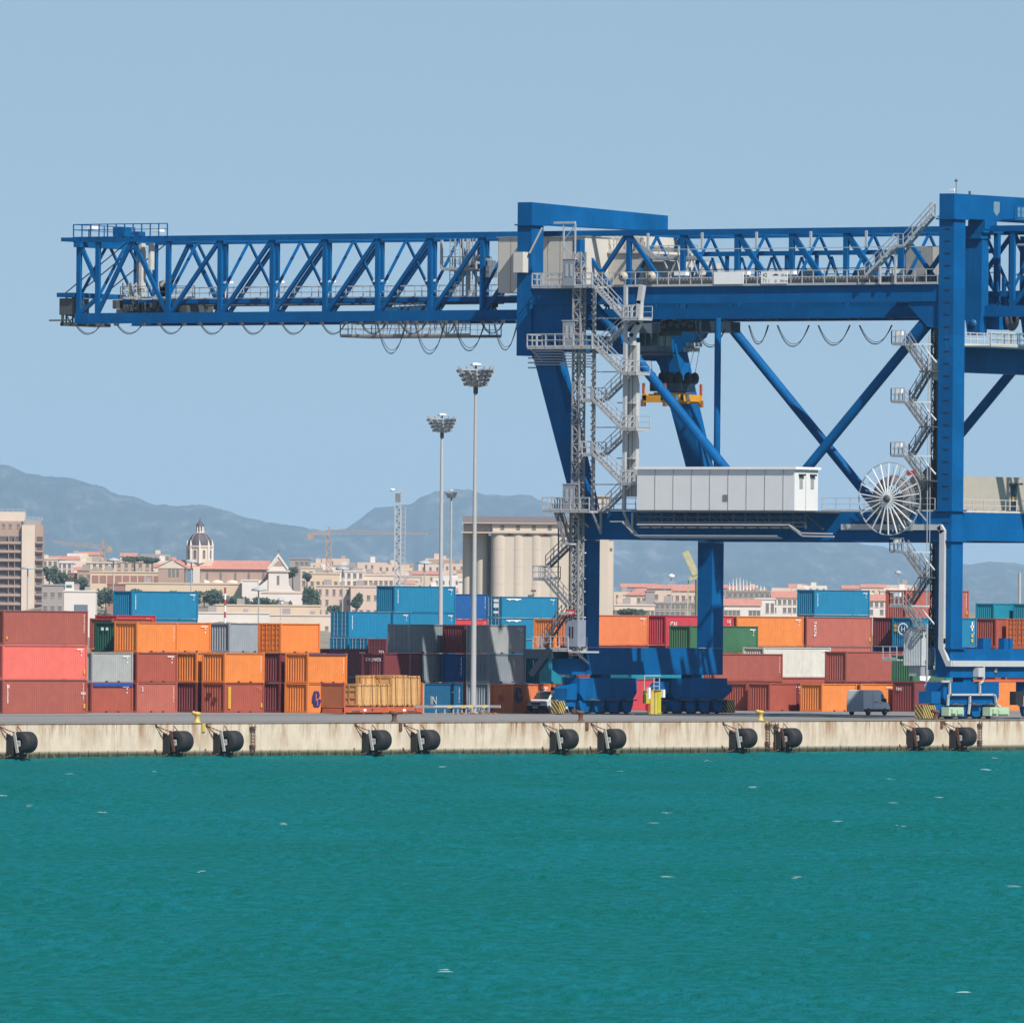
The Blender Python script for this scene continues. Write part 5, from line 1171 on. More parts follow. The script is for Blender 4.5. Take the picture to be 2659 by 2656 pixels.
for i in range(15): y = v0-(v0-v1+1)*i/14; m.bar((70.6, y, 17.7), (73.6, y, 16.3), .12); m.box(70.7, 70.82, y-.05, y+.05, 16.3, 17.7)
for z in (17.3, 16.85, 16.5): m.bar((70.7, v0, z), (70.7, v1-1, z), .08)
part('pipe_rack', m, DGREY)
for i, z in enumerate((16.65, 16.4)):
    part('conduit', MB().pathbox([(70.6+i*.3, v0, z), (70.6+i*.3, v1+.6, z), (70.6+i*.3, v1-.6, z-.7), (70.6+i*.3, v1-3.8, z-.75)], .10, .12), cdm)
for i in range(3):
    part('conduit', MB().pathbox([(70.9+i*.4, v0+3.0, 16.9), (70.9+i*.4, v0+1.8, 16.9), (70.9+i*.4, v0+.4, 15.7-i*.1), (70.9+i*.4, v1+2, 15.7-i*.1)], .09, .09), GREY)
# walkway rail on portal beam, right of the house
m = MB(); railing(m, [(U0, v1-.3, 17.87), (U0, 5.7, 17.87)], sp=1.5, h=1.15, r=.03); part('handrail', m, GREY)
m = MB(); railing(m, [(U0, 34.2, 17.87), (U0, 41, 17.87)], sp=1.2, h=1.1, r=.03); part('handrail', m, GREY)
# long duct on the portal beam and down the waterside leg
pts = [onU(x, y, U0-.22) for x, y in ((2138, 1368), (2300, 1367), (2448, 1368), (2452, 1380), (2452, 1400))]
part('cable_duct', MB().pathbox([(U0-.22, 14.9, pts[0].z), (U0-.22, 5.0, pts[0].z), (U0-.22, 4.75, pts[0].z-.35), (U0-.22, 4.75, 6.6)], .34, .5), cdm)
part('cable_duct', MB().prism([(4.50, 6.95), (5.0, 6.95), (5.0, 6.1), (4.2, 4.55), (3.7, 4.55), (3.7, 5.05), (4.0, 5.05), (4.5, 6.1)], 0, U0-.42, U0-.06), cdm)
part('cable_duct', MB().box(U0-.2, U1+LW, 3.62, 3.97, 4.55, 5.05), cdm)
part('junction_box', MB().box(U0-.75, U0-.05, 7.7, 8.6, 16.2, 17.1), LBLUE)
# cable reel
def reel():
    q = onU(2310, 1295, 72.6); y, z = q.y, q.z; R = 3.12
    r = MB(); n = 48
    for i in range(n): a, b = 2*pi*i/n, 2*pi*(i+1)/n; r.bar((72.6, y+R*cos(a), z+R*sin(a)), (72.6, y+R*cos(b), z+R*sin(b)), .07, .09)
    reel_o = part('cable_reel', r, GREY)
    for i in range(22):
        a = 2*pi*(i+.5)/22
        part('spoke', MB().bar((72.2, y, z), (72.45, y+(R-.05)*cos(a), z+(R-.05)*sin(a)), .085, .085), WHITE, reel_o)
    part('hub', MB().lathe([(0, -.5), (.30, -.5), (.34, -.3), (.34, .5)], (72.5, y, z), 0, 16), DGREY, reel_o)
    part('cable_coil', MB().lathe([(1.25, -.1), (1.9, -.1), (1.95, .1), (1.95, .55), (1.25, .6), (1.25, -.1)], (72.9, y, z), 0, 40), mat('coil_grey', (.22, .21, .23), .7, var=.3, scale=6), reel_o)
    m = MB(); n = 40
    for k in range(5):
        R2 = 1.97+.03*k
        for i in range(n): a, b = 2*pi*i/n, 2*pi*(i+1)/n; m.bar((72.95+k*.12, y+R2*cos(a), z+R2*sin(a)), (72.95+k*.12, y+R2*cos(b), z+R2*sin(b)), .035)
    part('cable_turns', m, GREY, reel_o)
    part('reel_drive', MB().box(73.2, 74.5, y-.5, y+.4, z-.4, z+.4), LBLUE)
    m = MB()
    for i in range(24): a = 2*pi*i/24; m.bar((73.4, y, z), (73.15, y+(R-.25)*cos(a), z+(R-.25)*sin(a)), .06)
    part('back_spokes', m, GREY)
    q1, q2 = onU(2382, 1325, 72.5), onU(2405, 1352, 73); part('cable_guide', MB().bar((72.5, q1.y, q1.z), (73, q2.y, q2.z), .1), GREY)
    # winch house behind
    a, b = onU(2352, 1265, 76), onU(2400, 1240, 76); part('winch_cover', MB().box(74.8, 77.2, b.y, a.y, 17.9, 19.4), CREAM)
reel()
# ----- waterside stair
def zp(y): return onU(2380, y, 74)[2]
vL, vR = onU(2320, 1100, 73.4).y, onU(2395, 1100, 73.4).y
lev = [893, 963, 1043, 1107, 1183, 1247, 1315]
for a, b, s in zip(lev, lev[1:], range(9)):
    va, vb = (vL-1.1, vR) if s % 2 == 0 else (vR, vL-1.1)
    if a == 893 or True:
        m = MB(); u_ = 73.4 if s % 2 == 0 else 74.3; flight(m, (u_, va, zp(a)), (u_, vb, zp(b)), .75); part('stair_flight', m, mat('stair_dark_grey', (.30, .31, .32), .6))
lev2 = [1402, 1432, 1498, 1572, 1640]
for a, b, s in zip(lev2[1:], lev2[2:], range(9)):
    va, vb = (vL-1.1, vR) if s % 2 == 0 else (vR, vL-1.1)
    m = MB(); u_ = 73.4 if s % 2 == 0 else 74.3; flight(m, (u_, va, zp(a)), (u_, vb, zp(b)), .75); part('stair_flight', m, mat('stair_dark_grey', (.30, .31, .32), .6))
for y in (893, 1043, 1183, 1432, 1572):
    z = zp(y); part('platform', MB().box(73.3, 75.2, vL-1.2, vL+.2, z-.14, z), GREY); m = MB(); railing(m, [(73.3, vL+.2, z), (73.3, vL-1.2, z)], sp=.55, h=1.15); railing(m, [(75.2, vL+.2, z), (73.3, vL+.2, z)], sp=.7); part('handrail', m, GREY)
    part('stair_lamp', MB().box(73.5, 73.8, vL-.7, vL-.1, z+.75, z+1.1), WHITE)
    part('stay', MB().bar((73.5, vL-1.2, z-.05), (73.5, 5.6, z-.05), .12).bar((73.5, vR+.2, z-.1), (74.4, 5.6, z-1.6), .1), WHITE)
for y in (963, 1107, 1247, 1498):
    z = zp(y); part('platform', MB().box(73.3, 75.2, vR-.9, vR+.3, z-.12, z), DGREY)
m = MB(); lattice(m, 75.3, vR-.3, 6.2, 35.6, .6, .06, 1.3); part('ladder_trunk', m, DGREY)
part('trunk_column', MB().box(76.4, 77.0, vR+.1, vR+.75, 6.2, 36), mat('dark_blue_steel', (.004, .02, .06), .6)); part('ladder_post', MB().bar((74, vR-.2, 9.5), (74, vR-.2, 33), .06).bar((74.0, 5.9, 9.5), (74.0, 5.9, 31), .05), GREY)
part('trunk_panel', MB().box(76.5, 76.7, 5.52, 6.5, 6.2, 35), mat('teal_blue_panel', (.01, .12, .24), .5))
part('switch_cabinet', MB().box(76, 77.2, vR-.6, vR+.8, zp(893), zp(893)+2.2).box(75, 76, 5.6, 6.4, 29.2, 31), CREAM)
part('danger_sign', MB().box(73.2, 73.26, 6.9, 7.8, zp(1235), zp(1225)+.1), REDP)
# corrugated hut beside the waterside leg
q = onU(2390.6, 1700, U0-.5); yh_ = q.y; hz0, hz1 = onU(2390, 1728, U0-.5).z, onU(2390, 1645, U0-.5).z
hut = part('corrugated_hut', MB().prism([(yh_, hz0), (yh_+1.75, hz0), (yh_+1.75, hz1-.1), (yh_+1.2, hz1+.55), (yh_+.0, hz1+.35)], 0, U0-.5, U0+1.8), mat('hut_grey', (.68, .72, .74), .5))
for i in range(10): y = yh_+.05+i*.17; part('rib', MB().box(U0-.56, U0-.505, y, y+.08, hz0, hz1-.15), mat('hut_rib', (.76, .80, .82), .5), hut)
for i in range(8): x = U0-.3+i*.27; part('rib', MB().box(x, x+.1, yh_-.04, yh_-.005, hz0, hz1+.2), mat('hut_rib', (.76, .80, .82), .5), hut)
part('roof', MB().add([(U0-.6, yh_+1.85, hz1-.12), (U0-.6, yh_+1.2, hz1+.6), (U0+1.9, yh_+1.2, hz1+.6), (U0+1.9, yh_+1.85, hz1-.12), (U0-.6, yh_-.1, hz1+.38), (U0+1.9, yh_-.1, hz1+.38)], [(0, 1, 2, 3), (1, 4, 5, 2)]), CREAM, hut)
part('hut_base', MB().box(U0-.3, U0+1.75, yh_+.05, yh_+1.3, hz0-.9, hz0), mat('base_grey', (.42, .45, .47), .6)); part('hut_step', MB().box(U0+.4, U0+1.8, yh_-.3, yh_-.05, hz0-.9, hz0-.35), WHITE)
m = MB(); za = zp(1712); m.box(73.0, 74.0, yh_+1.8, yh_+3.2, za-.12, za); railing(m, [(73.0, yh_+3.2, za), (73.0, yh_+1.8, za)], sp=.7); a, b = onU(2345, 1700, 73.4), onU(2368, 1640, 73.4); m.bar((73.4, a.y, a.z), (73.4, b.y, b.z), .12); part('hut_landing', m, GREY)
0 and part('lamp_globe', MB().lathe([(.0, 2.75+.6), (.45, 2.85+.6), (.62, 3.3+.6), (.45, 3.75+.6), (.0, 3.9+.6)], (U0-.2, 6.2, -.0), 2, 14), WHITE)
part('lower_pipe', MB().bar((U0-.8, 5.9, 1.9), (U0-.8, 5.9, 8.2), .12).box(U0-.95, U0-.65, 5.75, 6.05, 1.6, 3.0), GREY)
# waterside sill details
q = lambda x, y: onV(x, y, 3.9)
a, b = q(2528, 1733), q(2544, 1757); part('junction_box', MB().box(a.x, b.x, 3.4, 3.95, b.z, a.z), cdm)
for P in ([(2548, 1732), (2548, 1765), (2538, 1775), (2538, 1802)], [(2455, 1830), (2456, 1806), (2462, 1803), (2572, 1803), (2578, 1806), (2580, 1826), (2590, 1834)], [(2512, 1805), (2512, 1826), (2509, 1852)], [(2460, 1804), (2460, 1769), (2440, 1769)]):
    part('conduit', MB().pathbox([q(x, y)-Vector((0, .25, 0)) for x, y in P], .16, .16, (0, 1, 0)), cdm)
for x0, x1 in ((2446, 2484), (2553, 2602)):
    a, b = q(x0, 1834), q(x1, 1858); part('rail_clamp', MB().box(a.x, b.x, 3.2, 3.95, b.z, a.z-.05).box(a.x+.3, a.x+1.0, 3.0, 3.2, b.z+.2, a.z-.2).box(a.x+1.3, b.x-.2, 3.05, 3.2, b.z+.15, a.z-.3), PGREEN)
for x0, x1 in ((2563, 2583), (2618, 2629), (2632, 2640)):
    a, b = q(x0, 1661), q(x1, 1683); part('sill_stub', MB().box(a.x, b.x, 4.3, 4.9, 6.05, 7.0), BLUE)
a, b = q(2622, 1795), q(2650, 1830); part('drive_motor', MB().box(a.x, a.x+1.3, 3.3, 3.9, b.z, a.z), BLACK); part('motor_box', MB().box(a.x+1.35, b.x+.6, 3.3, 3.9, b.z-.1, a.z-.4), GREY)
part('warning_disc', MB().lathe([(0, -.01), (.25, -.01), (.25, .01), (0, .01)], (q(2587, 1741).x, 3.93, q(2587, 1741).z), 1, 12), BEIGE)
# landside bogie details: yellow cabinet with ladder between the sets
q = lambda x, y: onV(x, y, 41.0)
a, b = q(1665, 1792), q(1709, 1854); yd = mat('yellow_door', (.62, .56, .03), .5); cbn = part('yellow_cabinet', MB().box(b.x-.95, b.x, 40.7, 41.0, b.z+.02, a.z), mat('olive_yellow', (.70, .60, .10), .5, var=.2))
part('cabinet_post', MB().box(a.x+.95, a.x+1.5, 40.6, 40.95, b.z+.02, a.z), YELLOW, cbn); part('cabinet_side', MB().box(a.x+.1, a.x+.94, 40.75, 40.9, b.z+.95, a.z-.1), yd, cbn); part('cabinet_top', MB().box(a.x, b.x+.05, 40.55, 41.05, a.z+.005, a.z+.06), YELLOW, cbn)
part('cabinet_door', MB().box(b.x-.62, b.x-.08, 40.65, 40.695, b.z+.1, a.z-.08), yd, cbn); part('red_box', MB().box(a.x+.55, a.x+.85, 40.6, 40.9, b.z+.3, b.z+.9), REDP, cbn)
m = MB(); ladder(m, (b.x-.6, 40.8, a.z), (b.x-.6, 40.8, a.z+1.1), .9); m.bar((a.x+.2, 40.8, a.z+1.3), (b.x, 40.8, a.z+1.3), .06); m.bar((a.x+.2, 40.8, a.z), (a.x+.2, 40.8, a.z+1.3), .06); part('cabinet_ladder', m, CREAM)
part('control_box', MB().box(a.x-.15, a.x+.15, 40.1, 40.3, 1.4, 2.4).box(b.x+.2, b.x+.5, 40.6, 41, 1.5, 2.2), WHITE)
part('link_arm', MB().prism([(b.x+.3, 2.3), (b.x+1.2, 2.9), (b.x+2.2, 2.9), (b.x+2.2, 1.9), (b.x+.3, 1.5)], 1, 41.3, 42.3), BLUE)
# ----- hardware right of the waterside leg
part('hanger_pylon', MB().prism([(4.3, 42.0), (6.1, 42.0), (6.1, 35.6), (5.7, 33.2), (4.45, 33.2), (4.3, 35.6)], 0, 79.6, 80.75), BLUE); part('hanger_pylon', MB().prism([(4.3, 42.0), (6.1, 42.0), (6.1, 35.6), (5.7, 33.2), (4.45, 33.2), (4.3, 35.6)], 0, 88.9, 90.05), BLUE)
part('hanger_plate', MB().box(79.3, 82.6, 3.95, 6.0, 42.02, 42.3).box(79.3, 80.9, 4.2, 6.2, 41.5, 42.0), BLUE)
part('hanger_pin', MB().lathe([(0, -.12), (.32, -.12), (.34, 0)], (79.6, 5.1, 34.2), 0, 16), mat('pin_blue', (.01, .13, .33), .5))
part('side_post', MB().bar((82, 4.2, 34), (82, 4.2, 42.6), .45).bar((83, 4.1, 34.8), (83, 4.1, 38.3), .3), BLUE)
part('sheave_housing', MB().box(81.0, 83.3, 3.7, 4.6, 33.7, 35.9), BLUE); part('boom_sheave', MB().lathe([(.3, -.2), (.95, -.2), (1.1, -.05), (1.1, .05), (.95, .2), (.3, .2)], (83.2, 3.4, 34.7), 1, 28), mat('sheave_grey', (.09, .09, .11), .4))
zc = 32.1
part('platform', MB().box(76.5, 94.6, 1.4, 4.4, zc, zc+.12), GREY); m = MB(); railing(m, [(76.5, 1.4, zc+.12), (94.6, 1.4, zc+.12)], sp=.95, h=1.1); railing(m, [(76.5, 4.2, zc+.12), (94.6, 4.2, zc+.12)], sp=1.1, h=1.1); part('handrail', m, CREAM)
m = MB(); 
for x in (84.3, 86.8): lattice(m, x, 1.6, zc, zc+5.6, 1.1, .05, 1.1)
railing(m, [(83.9, 1.4, zc+2.9), (88, 1.4, zc+2.9)], sp=.6); m.box(83.9, 88, 1.4, 3, zc+2.8, zc+2.9); ladder(m, (86.2, 1.35, zc), (86.2, 1.35, zc+5), .5); part('access_cage', m, CREAM)
part('platform', MB().box(82.6, 94.6, 1.2, 3.2, 38.4, 38.55), GREY); m = MB(); railing(m, [(82.6, 1.2, 38.55), (94.6, 1.2, 38.55)], sp=.9, h=1.3); part('handrail', m, CREAM)
part('platform', MB().box(82.6, 94.6, 1.2, 3.2, 41.0, 41.15), GREY); m = MB(); railing(m, [(82.6, 1.2, 41.15), (94.6, 1.2, 41.15)], sp=.9, h=1.1); part('handrail', m, CREAM)
m = MB(); railing(m, [(82.2, 2.6, 43.3), (94, 2.6, 43.3)], sp=1.1, h=1.1); m.box(82.2, 94, 2.6, 3.9, 43.18, 43.28); part('blue_gallery', m, BLUE)
part('rope_drum', MB().lathe([(0, 0), (.7, 0), (.7, 2), (0, 2)], (86, 2.2, 36.6), 0, 20), SPREAD)
part('stay_tube', MB().tube((82.0, 1.8, 38.4), (84.6, 1.8, 42.8), .16, 10), BLUE)
part('shield_emblem', MB().prism([(81.0, 44.75), (82.0, 44.75), (82.0, 43.9), (81.5, 43.5), (81.0, 43.9)], 1, 3.98, 3.995), mat('shield_pale', (.20, .33, .42), .5)); part('faded_board', MB().box(85.0, 86.7, 3.98, 3.995, 43.3, 44.4), mat('faded_board', (.12, .30, .45), .6))
part('access_stair', MB().box(77.1, 78.2, 5.6, 8, 32, 42), mat('stair_mesh', (.5, .5, .48), .6)) if False else None
# beige house on the waterside portal beam
bh = part('winch_house', MB().box(76.5, 94.6, 6.0, 9.5, 17.86, 21.0), BEIGE)
q = onV(2632, 1260, 6.0); part('door', MB().box(q.x-.45, q.x+.45, 5.95, 5.995, 17.9, 20.3), mat('door_dark', (.02, .035, .06), .4), bh); part('door_hood', MB().box(q.x-.75, q.x+.75, 5.5, 5.995, 20.35, 20.5), DGREY, bh); part('door_sticker', MB().box(q.x-.25, q.x+.25, 5.93, 5.948, 18.9, 19.3), MARKY, bh)
for i in range(12): x = 76.6+i*1.5; part('base_bracket', MB().box(x, x+.35, 5.5, 5.99, 17.87, 18.1), BEIGE, bh)
m = MB(); railing(m, [(76.5, 4.2, 17.85), (94.6, 4.2, 17.85)], sp=1.9, h=1.1, r=.03); part('handrail', m, CREAM)

# ----- service gallery between the girders
a, b = onU(1811, 655, 86).y, 6.5
part('gallery_beam', MB().box(85.8, 86.2, b, a, 40.45, 40.85), BLUE); part('gallery_rail', MB().box(85.9, 86.1, b, a, 39.25, 39.33), DGREY); part('gallery_rail', MB().box(85.9, 86.1, b, a, 38.75, 38.82), DGREY)
n = 10
for i in range(n+1): y = a+(b-a)*i/n; part('gallery_post', MB().box(85.9, 86.1, y-.16, y+.16, 37.1, 40.44), BLUE)
for i in range(n): y = a+(b-a)*(i+.5)/n; part('gallery_brace', MB().bar((86, y-1.1, 37.4), (86, y, 40.3), .16).bar((86, y+1.1, 37.4), (86, y, 40.3), .16), BLUE)
for x0, x1 in ((2078, 2118), (2222, 2262), (2355, 2395)):
    p, q = onU(x0, 700, 86.5).y, onU(x1, 700, 86.5).y; part('switch_cabinet', MB().box(86.5, 87.6, q, p, 37.1, 39.2), CREAM)
p, q = onU(2360, 690, 84).y, onU(2430, 690, 84).y; part('lift_shaft_box', MB().box(83.5, 85.5, q, p, 37.1, 41), mat('shaft_grey', (.42, .42, .40), .6))
# ------------------------------------------------------------ silos, city and masts far behind the yard
STUC = {'cream': (.90, .72, .50), 'pale': (.92, .78, .62), 'white': (.98, .92, .82), 'tan': (.56, .40, .30), 'pink': (.88, .68, .54), 'grey': (.46, .42, .39), 'brick': (.46, .24, .18), 'sand': (.70, .56, .42)}
def stucco(c): return mat('stucco_'+c, tuple(x*k for x, k in zip(STUC[c], (.86, .84, .86))), .9, var=.07, scale=.12, streak=.18, streak_col=tuple(x*.62 for x in STUC[c]))
TILE = mat('terracotta_tiles', (.62, .27, .20), .85, var=.15, scale=.6)
SLATE = mat('dome_slate', (.10, .085, .09), .7, var=.1, scale=.5)
WIN = mat('window_dark', (.20, .19, .18), .6)
SHUT = mat('window_shutter', (.20, .16, .12), .7)
MTAN = mat('crane_ochre', (.44, .32, .24), .6)
TREEM = mat('foliage_far', (.055, .095, .055), .9, var=.35, scale=.8)
TRUNK = mat('bark', (.10, .07, .05), .9)
def far(name, label, cat, x0, x1, ybase, d, group=None, rot=0):
    """a thing at distance d with local x to the right, y away; returns (root, width, px->m scale, ybase fn)"""
    p = world(x0, ybase, d); t = thing(name, label, cat, (p.x, p.y, p.z), -PHI+rot, group)
    return t, (x1-x0)/F*d, F/d
def block(t, m, x0, x1, y0, y1, z0, z1, name='wall'): return MB().box(x0, x1, y0, y1, z0, z1).build(name, m, t)
_wm = {}
def windows(t, xs, zs, w_, h, y=-.06, m=None, skip=0):
    key = (w_, h, (m or WIN).name)
    if key not in _wm:
        _wm[key] = MB().box(-w_/2, w_/2, -.03, .05, 0, h, 0).box(-w_/2-.12, w_/2+.12, -.12, .05, -.18, -.02, 1).box(-w_/2-.1, w_/2+.1, -.10, .05, h+.02, h+.16, 1).mesh('window', [m or WIN, stucco('cream')])
    for x in xs:
        for z in zs:
            if skip and random.random() < skip: continue
            put('window', _wm[key], t, (x, y, z))
def flat(label, x0, x1, yt, yb, d, c, dep=14, cols=4, rows=2, ww=1.1, wh=1.6, name='house', roof=None, wz=None, parapet=True, group='town houses on the far shore'):
    t, W_, s = far(name, label, 'building', x0, x1, yb, d, group); H = (yb-yt)/s; m = stucco(c)
    block(t, m, 0, W_, 0, dep, -12, H)
    if roof == 'gable':
        MB().prism([(-.4, H), (dep+.4, H), (dep/2, H+dep*.16)], 0, -.4, W_+.4).build('roof', TILE, t)
    elif roof == 'hip':
        MB().add([(-.5, -.5, H), (W_+.5, -.5, H), (W_+.5, dep+.5, H), (-.5, dep+.5, H), (W_*.3, dep/2, H+W_*.18), (W_*.7, dep/2, H+W_*.18)], [(0, 1, 5, 4), (1, 2, 5), (2, 3, 4, 5), (3, 0, 4), (0, 3, 2, 1)]).build('roof', TILE, t)
    elif parapet:
        MB().box(-.25, W_+.25, -.25, dep+.25, H, H+.45).build('roof', m, t)
        if W_ > 8: MB().box(W_*.2, W_*.2+2.5, 3, 6, H+.45, H+2.3).box(W_*.65, W_*.65+1.6, 2, 4, H+.45, H+1.5).build('roof_hut', stucco('grey'), t)
    if cols: windows(t, [W_*(i+.5)/cols for i in range(cols)], [H*(1-(r+1)/(rows+.25))+.6 for r in range(rows)], ww, wh, skip=.08)
    return t, W_, H, s
# silos
def silos():
    d = 2950; s = F/d; t, W_, _ = far('grain_silos', 'row of tall beige concrete grain silos with a roofed gallery on top', 'silos', 1200, 1555, 1560, d)
    m = stucco('sand'); cyl = mat('silo_concrete', (.70, .60, .49), .9, var=.06, scale=.08, streak=.2, streak_col=(.40, .33, .25)); zz = lambda y: (1560-y)/s
    top = zz(1384)
    for i, xc in enumerate((1216, 1250)):
        MB().tube(((xc-1200)/s, 9-i*3, -14), ((xc-1200)/s, 9-i*3, top), (16 if i == 0 else 17)/s, 20).build('silo', cyl, t)
    for i in range(6):
        x = (1298-1200+i*47)/s; MB().tube((x, 2.2, -14), (x, 2.2, top), 24.2/s, 28).build('silo', cyl, t)
        for z in (4, 8, 12): MB().lathe([(24.3/s, z), (24.3/s, z+.12)], (x, 2.2, 0), 2, 28).build('joint', m, t)
    block(t, cyl, 92/s, W_, .3, 12, -14, top-.5, 'core'); block(t, m, 2, 92/s, 10, 12, -14, top-.5, 'core')
    MB().box(-.5, W_+.3, -.3, 12.5, top, top+.35).build('cornice', m, t)
    gh = zz(1356); MB().box(78/s, W_, 1.0, 11, top+.35, gh).build('gallery', cyl, t)
    MB().box(2/s, 77/s, 2, 11, top+.35, gh).build('gallery_end', mat('silo_end', (.42, .38, .34), .9), t)
    MB().prism([(.2, gh), (11.8, gh), (6.5, gh+1.5)], 0, 0, W_).build('roof', mat('silo_roof', (.20, .17, .17), .8), t)
    MB().box(-.2, W_+.2, .2, 1.0, gh-.25, gh).build('eave', m, t)
    for i in range(7): x = (103+i*41)/s; MB().box(x-.45, x+.45, .93, .99, zz(1375), zz(1363)).build('window', mat('window_blue_grey', (.16, .19, .20), .5), t)
    for x in (1385-1200,): MB().box(x/s-.05, x/s+.05, -.8, -.7, -6, zz(1530)).box(x/s-.6, x/s+.6, -.9, -.6, zz(1535), zz(1530)).build('lamp_post', RUST, t)
    t2, W2, _ = far('silo_tower', 'beige concrete lift tower at the right end of the silos', 'tower', 1545, 1592, 1600, d-5)
    zt = (1600-1268)/s
    MB().box(0, W2*.72, 0, 9, -14, zt-2).box(W2*.72+.01, W2, 1.2, 9, -14, (1600-1405)/s).build('wall', cyl, t2)
    MB().box(-.2, W2*.74, -.2, 9.2, zt-2, zt-1.6).build('roof', m, t2)
    for z in (zt-3.4, zt-14.6): MB().box(W2*.80, W2*.93, 1.12, 1.19, z, z+.7).build('window', WIN, t2)
silos()
# apartment tower at far left
def tower():
    d = 4400; t, W_, s = far('apartment_tower', 'tall beige apartment tower with stacked balconies at the left edge', 'building', -60, 108, 1590, d); zz = lambda y: (1590-y)/s
    m = stucco('tan'); X = lambda x: (x+60)/s
    block(t, m, 0, X(53), 1.4, 14, -12, zz(1352), 'wall'); block(t, stucco('pale'), X(55), X(89), -.4, 12, -12, zz(1362), 'shaft'); block(t, m, X(89)+.05, X(110), 1.4, 13, -12, zz(1362), 'wall')
    block(t, stucco('pale'), X(-40), X(62), 3, 12, zz(1352), zz(1328), 'penthouse'); block(t, stucco('grey'), X(60), X(104), 3, 10, zz(1362), zz(1350), 'roof_hut')
    windows(t, [X(8), X(25), X(46)], [zz(1370)], .9, 1.5, y=1.3)
    for k in range(11):
        y = 1398+k*22.6
        z = zz(y+8)
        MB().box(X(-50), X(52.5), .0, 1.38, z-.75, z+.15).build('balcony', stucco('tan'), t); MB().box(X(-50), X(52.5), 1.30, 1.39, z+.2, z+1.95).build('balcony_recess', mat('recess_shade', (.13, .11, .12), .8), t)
        for q in (-20, 20, 36): MB().box(X(q), X(q)+.2, .2, 1.29, z+.16, z+2.2).build('pillar', m, t)
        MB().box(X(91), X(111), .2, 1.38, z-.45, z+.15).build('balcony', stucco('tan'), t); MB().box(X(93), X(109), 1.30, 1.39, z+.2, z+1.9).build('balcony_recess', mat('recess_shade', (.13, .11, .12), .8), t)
    mb = MB(); railing(mb, [(0, 3, zz(1328)), (X(62), 3, zz(1328))], sp=2, r=.06); railing(mb, [(X(62), 3, zz(1350)), (X(108), 3, zz(1350))], sp=1.5, r=.08); mb.build('roof_rail', GREY, t)
tower()
